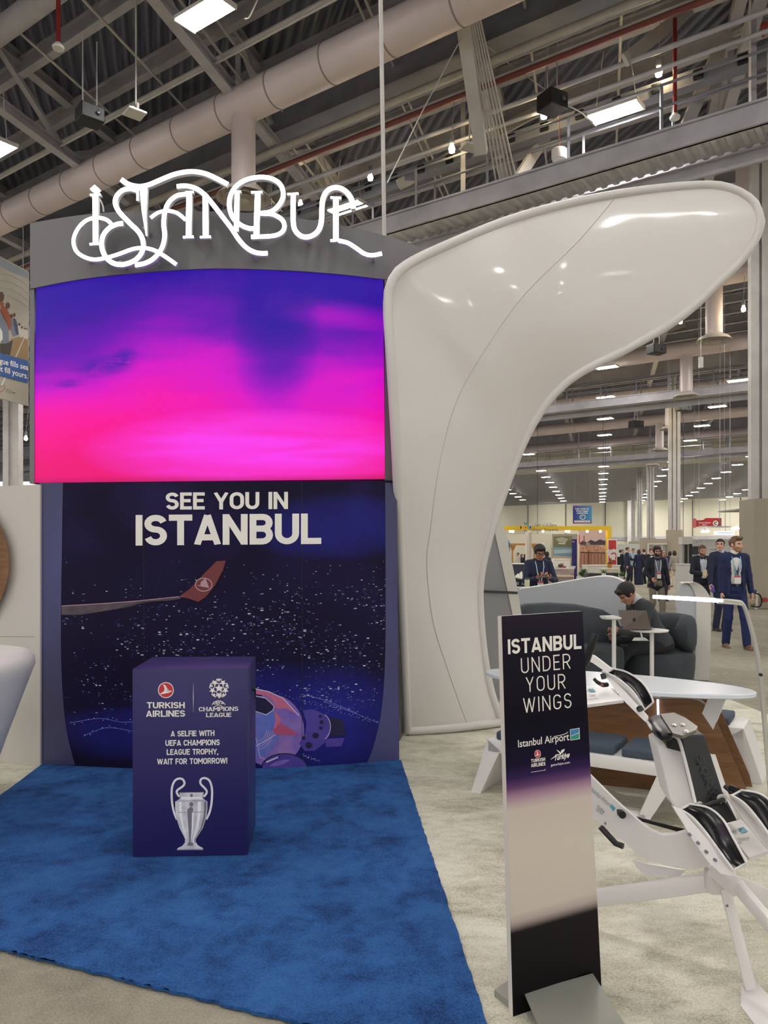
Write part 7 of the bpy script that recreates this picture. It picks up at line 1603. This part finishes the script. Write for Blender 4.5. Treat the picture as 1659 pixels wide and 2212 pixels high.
bm = bm_new(); add_box(bm, (p.x, p.y+.05, p.z/2), (.30, .25, p.z-.004), None, .01); tag(obj('ledge_box', bm, M_standg, None, 0), 'grey ledge box carrying the small glass jar', 'box')
# plants
def leaf(bm, base, d, L, w_, bend=.3, n=5):
    d = Vector(d).normalized(); side = d.cross(Vector((0, 0, 1))); side = side.normalized() if side.length > .1 else Vector((1, 0, 0)); rows = []
    for i in range(n+1):
        t = i/n; c = Vector(base)+d*L*t-Vector((0, 0, bend*L*t*t)); ww = w_*math.sin(math.pi*min(1, .12+.88*t))*.5+.001; rows.append([c-side*ww, c+Vector((0, 0, .15*ww)), c+side*ww])
    add_grid(bm, rows)
def plant(px, py, Y, h, n, lab, potm, pr=.09, ph=.16, seed=1, wl=.06, stand=None):
    r = random.Random(seed); p = P(px, py, Y); t = thing('potted_plant', lab, 'plant', p)
    bm = bm_new(); add_lathe(bm, [(0, 0), (pr*.8, 0), (pr, ph), (pr*.9, ph), (0, ph*.9)], p, 16); obj('pot', bm, potm, t)
    bm = bm_new()
    for i in range(n):
        a = r.uniform(0, 6.28); leaf(bm, p+Vector((0, 0, ph*.9)), (math.cos(a)*r.uniform(.2, 1), math.sin(a)*r.uniform(.2, 1), r.uniform(.6, 1.5)), h*r.uniform(.6, 1.1), wl, r.uniform(.1, .5))
    o = obj('leaves', bm, M_leaf, t, 60); o['kind'] = 'stuff'
    if stand: bm = bm_new(); add_box(bm, (p.x, p.y, p.z/2), (pr*2.4, pr*2.4, p.z-.002), None, .01); tag(obj('plant_stand', bm, stand, None, 0), 'block stand under the '+lab, 'stand')
plant(1259, 1256, 16, .26, 46, 'bushy green plant between the display table and the cases', M_stand, .14, .10, 3, .05, M_standg)
plant(1304, 1247, 14.3, .12, 22, 'tiny spiky plant in a white pot between two black cases', M_stand, .042, .075, 5, .018, M_standg)
plant(1342, 1252, 13.6, .14, 26, 'small pale leaved plant at the end of the black cases', M_standg, .05, .06, 8, .03, M_standg)
p = P(1319, 1227.5, 22.2); orc = thing('orchid', 'white orchid in an orange pot on the cream planter counter', 'orchid', p); zz = P(0, 1227.5, 22).z
bm = bm_new(); add_lathe(bm, [(0, 0), (.055, 0), (.075, .13), (.066, .13), (0, .11)], (p.x, 22.3, zz), 16); obj('pot', bm, mat('orange_pot', (204, 128, 48), .5), orc)
r_ = random.Random(4); fl = []
for k, pts in enumerate(([(1318, 1222), (1317, 1206), (1318, 1194), (1323, 1190), (1330, 1191), (1336, 1199)], [(1319, 1222), (1320, 1208), (1316, 1197), (1314, 1191)], [(1320, 1222), (1324, 1206), (1325, 1200)])):
    q = smooth_pts([P(x, y, 22.3) for x, y in pts], 6); bm = bm_new(); add_tube(bm, q, .008, 6); obj('stem', bm, M_leaf, orc); fl += q[len(q)//2::3]
for c in fl:
    bm = bm_new()
    for a in range(5):
        v = Vector((math.cos(a*1.257+.3), -.25, math.sin(a*1.257+.3))); cc = c+v*.028+Vector((r_.uniform(-.02, .02), -.02, 0)); ring = [bm.verts.new(cc+Vector((math.cos(u)*.030, .01*math.sin(2*u), math.sin(u)*.030))) for u in [2*math.pi*i/7 for i in range(7)]]; bm.faces.new(ring)
    obj('flower', bm, mat('orchid_white', (240, 236, 230), .6), orc)
bm = bm_new()
for a in range(7): leaf(bm, (p.x, 22.3, zz+.12), (math.cos(a), math.sin(a), .7), .22, .07, .4)
obj('leaves', bm, M_leaf, orc, 60)
# walls behind the standing group
slab = lambda *a, **k: slab_px(*a, **k)
tag(slab_px('partition_screen', 1332, 1175, 1388, 1250, 56, .2, mat('pale_grey_partition', (196, 200, 194), .7), None, True), 'pale grey partition behind the standing group', 'partition')
tag(slab_px('booth_block', 1361, 1169.5, 1380, 1250, 62, .4, M_taupe, None, True), 'taupe block wall behind the pale grey partition', 'wall block')
bt = thing('taupe_booth', 'taupe booth with a white framed opening behind the man in the open blazer', 'booth', P(1414, 1250, 50)); 
for x0, x1, y0, y1 in ((1387, 1399.5, 1162, 0), (1399.5, 1441, 1164, 1174)): slab_px('wall_panel', x0, y0, x1, y1 or 1250, 50, .5, M_taupe, bt, not y1)
for x0, y0, x1, y1 in ((1399.5, 1174, 1441, 1176), (1399.5, 1176, 1401.5, 1243)): slab_px('opening_frame', x0, y0, x1, y1, 49.9, .2, M_stand, bt)
slab_px('opening_backing', 1400, 1174, 1441, 1243, 50.7, .1, mat('striped_backing', (196, 190, 186), .6), bt)
for x in (1404, 1409, 1418, 1428): slab_px('stripe', x, 1176, x+4, 1206, 50.5, .05, M_stand, bt)
tag(slab_px('partition_screen', 1401, 1165, 1436, 1172, 70, .3, mat('grey_green_partition', (176, 172, 156), .7), None, True), 'grey green partition top seen over the taupe booth', 'partition')
# hanging signs
sg = thing('hanging_sign', 'blue hanging sign with white slogan and a ringed white figure', 'sign', P(1258, 1131, 60)); S_ = plane_surf(P(1258, 1111, 60), Vector((0, -1, 0)))
n = NT('sign_gradient', .6, .3); uv = n.sep(n.coord('UV')); g = n.mix(uv[0], lin((52, 44, 128)), lin((70, 150, 196))); g = n.mix(n.math('MULTIPLY', n.math('SUBTRACT', .25, uv[1]), 3.2, clamp=True), g, lin((150, 48, 84))); g = n.mix(n.math('MULTIPLY', n.math('SUBTRACT', uv[1], .8), 2.4, clamp=True), g, lin((130, 92, 150))); n.l(g, n.b.inputs['Base Color'])
bm = bm_new(); add_grid(bm, [[P(1237.5, 1131, 60), P(1278.5, 1131, 60)], [P(1237.5, 1092, 60), P(1278.5, 1092, 60)]], uv=True); add_grid(bm, [[P(1278.5, 1131, 60.08), P(1237.5, 1131, 60.08)], [P(1278.5, 1092, 60.08), P(1237.5, 1092, 60.08)]]); obj('panel', bm, n.m, sg, 'keep')
bm = bm_new()
for tx, a, b, y in (('Less stress &', 1243, 1272, 1100.5), ('more happy', 1245, 1271, 1105), ('customers.', 1246, 1270, 1109.5)): lay_font(bm, S_, tx, a, y, b, y, 3.4, .03, .03, 0, upv=(0, -3.4))
lay_ribbon(bm, S_, ellipse(1258.5, 1117, 5.6, 4.8, 20)+[(1264.1, 1117)], 1.2, .03); lay_poly(bm, S_, ellipse(1257, 1116.4, 1.2, 1.2, 8), .03); lay_poly(bm, S_, [(1240.5, 1124.6), (1274.5, 1124.6), (1274.5, 1128.6), (1240.5, 1128.6)], .03); obj('lettering', bm, M_letter, sg, 0)
bm = bm_new(); lay_font(bm, S_, 'Visit us at Booth', 1242.5, 1127.8, 1272.5, 1127.8, 2.2, .01, .05, 0, upv=(0, -2.2)); obj('small_lettering', bm, M_navyp, sg, 0)
bm = bm_new()
for x in (1241, 1275): a = P(x, 1094, 60.04); add_tube(bm, [a, Vector((a.x, a.y, EYE+13.8))], .009, 5)
obj('hanging_wire', bm, M_steel_d, sg)
sg = thing('hanging_sign', 'red hanging meeting hall sign with a white circled letter C', 'sign', P(1527, 1140, 50)); S_ = plane_surf(P(1527, 1130, 50), Vector((0, -1, 0)))
bm = bm_new(); add_prism(bm, [P(x, y, 50) for x, y in ((1496, 1140), (1558.5, 1140), (1558.5, 1119), (1525, 1119), (1521, 1123.6), (1496, 1123.6))], (0, .08, 0)); obj('panel', bm, mat('sign_red', (196, 44, 48), .55), sg, 0)
bm = bm_new(); lay_poly(bm, S_, [(1496, 1120), (1504, 1120), (1504, 1140), (1496, 1140)], .02, 1); lay_poly(bm, S_, [(1555, 1119.4), (1558.3, 1119.4), (1558.3, 1137), (1552, 1137)], .02, 3); lay_poly(bm, S_, ellipse(1545.8, 1130.4, 6, 6, 22), .03, 0); lay_poly(bm, S_, [(1504, 1138), (1558, 1138), (1558, 1140), (1504, 1140)], .025, 0)
for k, tx in enumerate(('Airlines Meeting', 'Hall C')): lay_font(bm, S_, tx, 1509.5 if k == 0 else 1517, 1130.6+4.6*k, 1535.5 if k == 0 else 1527.5, 1130.6+4.6*k, 3.2, .02, .03, 0, upv=(0, -3.2))
lay_text(bm, S_, 'C', 1543, 1134, 1548.6, 1134, 7.4, .2, off=.05, mi=2); obj('lettering', bm, [M_letter, mat('sign_pink', (190, 110, 108), .6), M_black, mat('sign_dark_red', (116, 40, 48), .6)], sg, 0)
bm = bm_new()
for x in (1500, 1554): a = P(x, 1126, 50.04); add_tube(bm, [a, Vector((a.x, a.y, EYE+13.8))], .009, 5)
obj('hanging_wire', bm, M_steel_d, sg)
# booth at the right
rb = thing('white_booth', 'white booth with a lettered header behind the man in the navy suit', 'booth', P(1560, 1300, 24)); 
slab_px('back_wall', 1497, 1178, 1652, 1300, 25.5, .15, mat('booth_wall_white', (206, 206, 204), .6), rb, True); slab_px('header', 1492, 1166, 1652, 1180, 24.6, .12, mat('booth_header', (196, 194, 190), .5), rb)
slab_px('post', 1474, 1160, 1478, 1300, 24.6, .3, M_standg, rb, True); slab_px('post', 1489, 1166, 1494, 1300, 24.6, .3, M_standg, rb, True); slab_px('lintel', 1474, 1160, 1496, 1176, 24.5, .3, mat('booth_lintel', (210, 206, 196), .6), rb)
slab_px('lit_panel', 1596, 1176, 1640, 1200, 25.3, .05, mat('lit_white_panel', (236, 238, 244), .5), rb)
bm = bm_new(); S_ = plane_surf(P(1500, 1170, 24.6), Vector((0, -1, 0))); lay_text(bm, S_, 'AIR', 1508, 1166.3+5, 1518, 1171.3, 4.4, .12, off=.02, track=.4); lay_text(bm, S_, 'PARTNER', 1523, 1171.3, 1543, 1171.3, 4.4, .12, off=.02, track=.4); lay_poly(bm, S_, [(1503, 1172.5), (1504.6, 1167.5), (1506.2, 1172.5)], .02); obj('lettering', bm, mat('pale_grey_ink', (146, 146, 156), .5), rb, 0)
bm = bm_new(); S_ = plane_surf(P(1500, 1190, 25.5), Vector((0, -1, 0))); lay_ribbon(bm, S_, [(1534, 1186.6), (1556, 1186.6)], 1.0, .02); lay_ribbon(bm, S_, [(1541, 1177.6), (1552, 1177.6)], 1.0, .02); lay_ribbon(bm, S_, [(1597, 1186), (1604, 1186)], .8, .25); obj('small_lettering', bm, M_steel_d, rb, 0)
tv = thing('display_screen', 'dark television screen on the white booth wall behind the man with the coffee', 'television', P(1507, 1198, 25)); slab_px('panel', 1496.5, 1175.5, 1518.5, 1198, 24.9, .08, M_black, tv); slab_px('screen', 1497.3, 1176.3, 1517.7, 1197.2, 24.88, .02, mat('screen_off', (38, 42, 48), .2), tv)
for x, y0, y1 in ((1481.5, 1176, 1218), (1492, 1175, 1197)): bm = bm_new(); q = P(x, y0, 24.2); add_tube(bm, [q, Vector((q.x, q.y, 0))], .05, 8); tag(obj('black_strut', bm, M_black), 'slim black upright strut at the left of the white booth, '+('taller' if x < 1490 else 'shorter')+' one', 'strut')
counter(1478.5, 1218, 1504, 20.5, .7, 'narrow white counter left of the man with the coffee', mat('counter_white', (208, 206, 200), .5))
slt = thing('slatted_cabinet', 'pale wood slatted cabinet between the suited man and the grey column block', 'cabinet', P(1615, 1290, 22.6)); slab_px('body', 1594, 1199, 1634, 1290, 22.8, .5, mat('pale_oak', (196, 168, 118), .55, var=.08, scale=6), slt, True)
for k in range(8): slab_px('slat', 1594, 1202+k*11, 1634, 1210+k*11, 22.7, .09, mat('pale_oak_slat', (212, 186, 136), .55), slt)
lb = thing('light_box_sign', 'bluish lit light box sign hanging under the red meeting sign', 'sign', P(1567, 1155, 40)); slab_px('box', 1547, 1147.5, 1586.5, 1154.5, 40, .25, mat('light_box_glow', (206, 218, 255), .5, emit=1.5), lb)
bm = bm_new(); S_ = plane_surf(P(1567, 1150, 40), Vector((0, -1, 0))); lay_ribbon(bm, S_, [(1549, 1151), (1584, 1151)], 1.6, .01); obj('small_lettering', bm, mat('pale_blue_ink', (120, 146, 220), .5), lb, 0)
bm = bm_new()
for x in (1555.5, 1577): a = P(x, 1148, 40.1); add_tube(bm, [a, Vector((a.x, a.y, EYE+13.8))], .009, 5)
obj('hanging_wire', bm, M_steel, lb)
for k, (x, y) in enumerate(((1519, 1148), (1528, 1147.6), (1583, 1142), (1587.5, 1142.4), (1592, 1141.6), (1605, 1147.6), (1615, 1147))):
    p = P(x, y, 32); bm = bm_new(); add_lathe(bm, [(0, -.05), (.09, -.03), (.09, .02), (0, .06)], p, 12); tag(obj('spot_lamp', bm, M_spot), 'tiny glowing spot lamp above the white booth', 'lamp', 'spot lamps above the white booth')
bm = bm_new(); a, b = P(1510, 1138, 32), P(1620, 1138, 32); add_beam(bm, a, b, .06, .06)
for q in (a, b, (a+b)/2): add_tube(bm, [q, Vector((q.x, q.y, EYE+13.8))], .006, 5)
for x, y in ((1519, 1148), (1528, 1147.6), (1583, 1142), (1587.5, 1142.4), (1592, 1141.6), (1605, 1147.6), (1615, 1147)): q = P(x, y, 32); add_tube(bm, [q+Vector((0, 0, .04)), Vector((q.x, q.y, a.z))], .012, 5)
tag(obj('lighting_track', bm, M_steel, None, 0), 'thin lighting track carrying the tiny spots above the white booth', 'lighting track')
pd = thing('pendant_lamp', 'thin pendant lamp with a flat dark shade left of the grey column block', 'lamp', P(1608, 1181, 23)); bm = bm_new(); add_tube(bm, [P(1606, 1101, 23), P(1608.5, 1180, 23)], .012, 6); obj('cord', bm, M_black, pd); bm = bm_new(); add_lathe(bm, [(.145, -.02), (.14, .0), (.02, .05), (0, .05), (0, .03), (.02, .03)], P(1608.5, 1181.5, 23), 24); obj('shade', bm, M_black, pd)
slab_px('ceiling_arm', 1592, 1099, 1656, 1102, 23, 1.3, M_standg, pd)
wc = thing('white_canopy', 'white stepped canopy at the top of the grey column block at the right', 'canopy', P(1630, 1110, 24))
for x0, y0, x1, y1 in ((1616, 1079, 1660, 1083), (1621, 1083, 1660, 1090), (1616, 1109, 1632, 1112), (1619, 1112, 1629, 1137)): slab_px('canopy_step', x0, y0, x1, y1, 24, .4, M_stand, wc)
# cart with hose by the grey block, red disc on the block
ca = thing('hose_cart', 'small pale cart with a blue motor and black hose beside the grey column block', 'cart', P(1628, 1312, 20.8))
slab_px('body', 1620, 1284, 1633, 1304, 20.6, .25, mat('cart_beige', (170, 156, 134), .6), ca); slab_px('front_strip', 1620, 1290, 1633, 1291.6, 20.59, .02, M_black, ca); slab_px('leg', 1633, 1278, 1637, 1312, 20.6, .08, M_stand, ca, True)
bm = bm_new(); add_tube(bm, [P(1624, 1278, 20.65), P(1633, 1278, 20.65)], .055, 14); obj('motor', bm, mat('blue_motor', (52, 74, 128), .45), ca); bm = bm_new(); add_tube(bm, smooth_pts([P(1632, 1282, 20.55), P(1640, 1284, 20.5), P(1645, 1294, 20.5), P(1644, 1306, 20.5), P(1638, 1311, 20.5), P(1622, 1309, 20.5)], 5), .02, 8); obj('hose', bm, M_black, ca)
bm = bm_new(); p = P(1654, 1296, 20.55); add_tube(bm, [p, p+Vector((0, .06, 0))], .065, 20); tag(obj('red_disc', bm, mat('alarm_red', (176, 52, 56), .45)), 'small red round fitting low on the grey column block', 'fitting')
# far pale column seen at the left edge, hanging cables
bm = bm_new(); c = P(28, 1040, 46)
for dx in (-.30, .30): add_box(bm, (c.x+dx, c.y, 5.4), (.34, .6, 10.8))
add_box(bm, (c.x, c.y, 5.4), (.3, .3, 10.8)); struct('column', bm, M_steel_l, 0)
for k, (x, y0, y1, Y) in enumerate(((1303, 935, 1005, 62), (1308, 1050, 1132, 70), (1161, 1085, 1240, 60), (1567, 1080, 1150, 80), (1476, 985, 1170, 52))):
    bm = bm_new(); q = P(x, y1, Y); add_tube(bm, [Vector((q.x, q.y, EYE+13.8)), q], .018, 6); tag(obj('hanging_cable', bm, M_black), ('black cable hanging between the central row of lights', 'black cable hanging right of the blue sign', 'thin black cable hanging behind the emblem lettering', 'thin black cable on the far wall near the red sign', 'black cable running down beside the tall column')[k], 'cable')
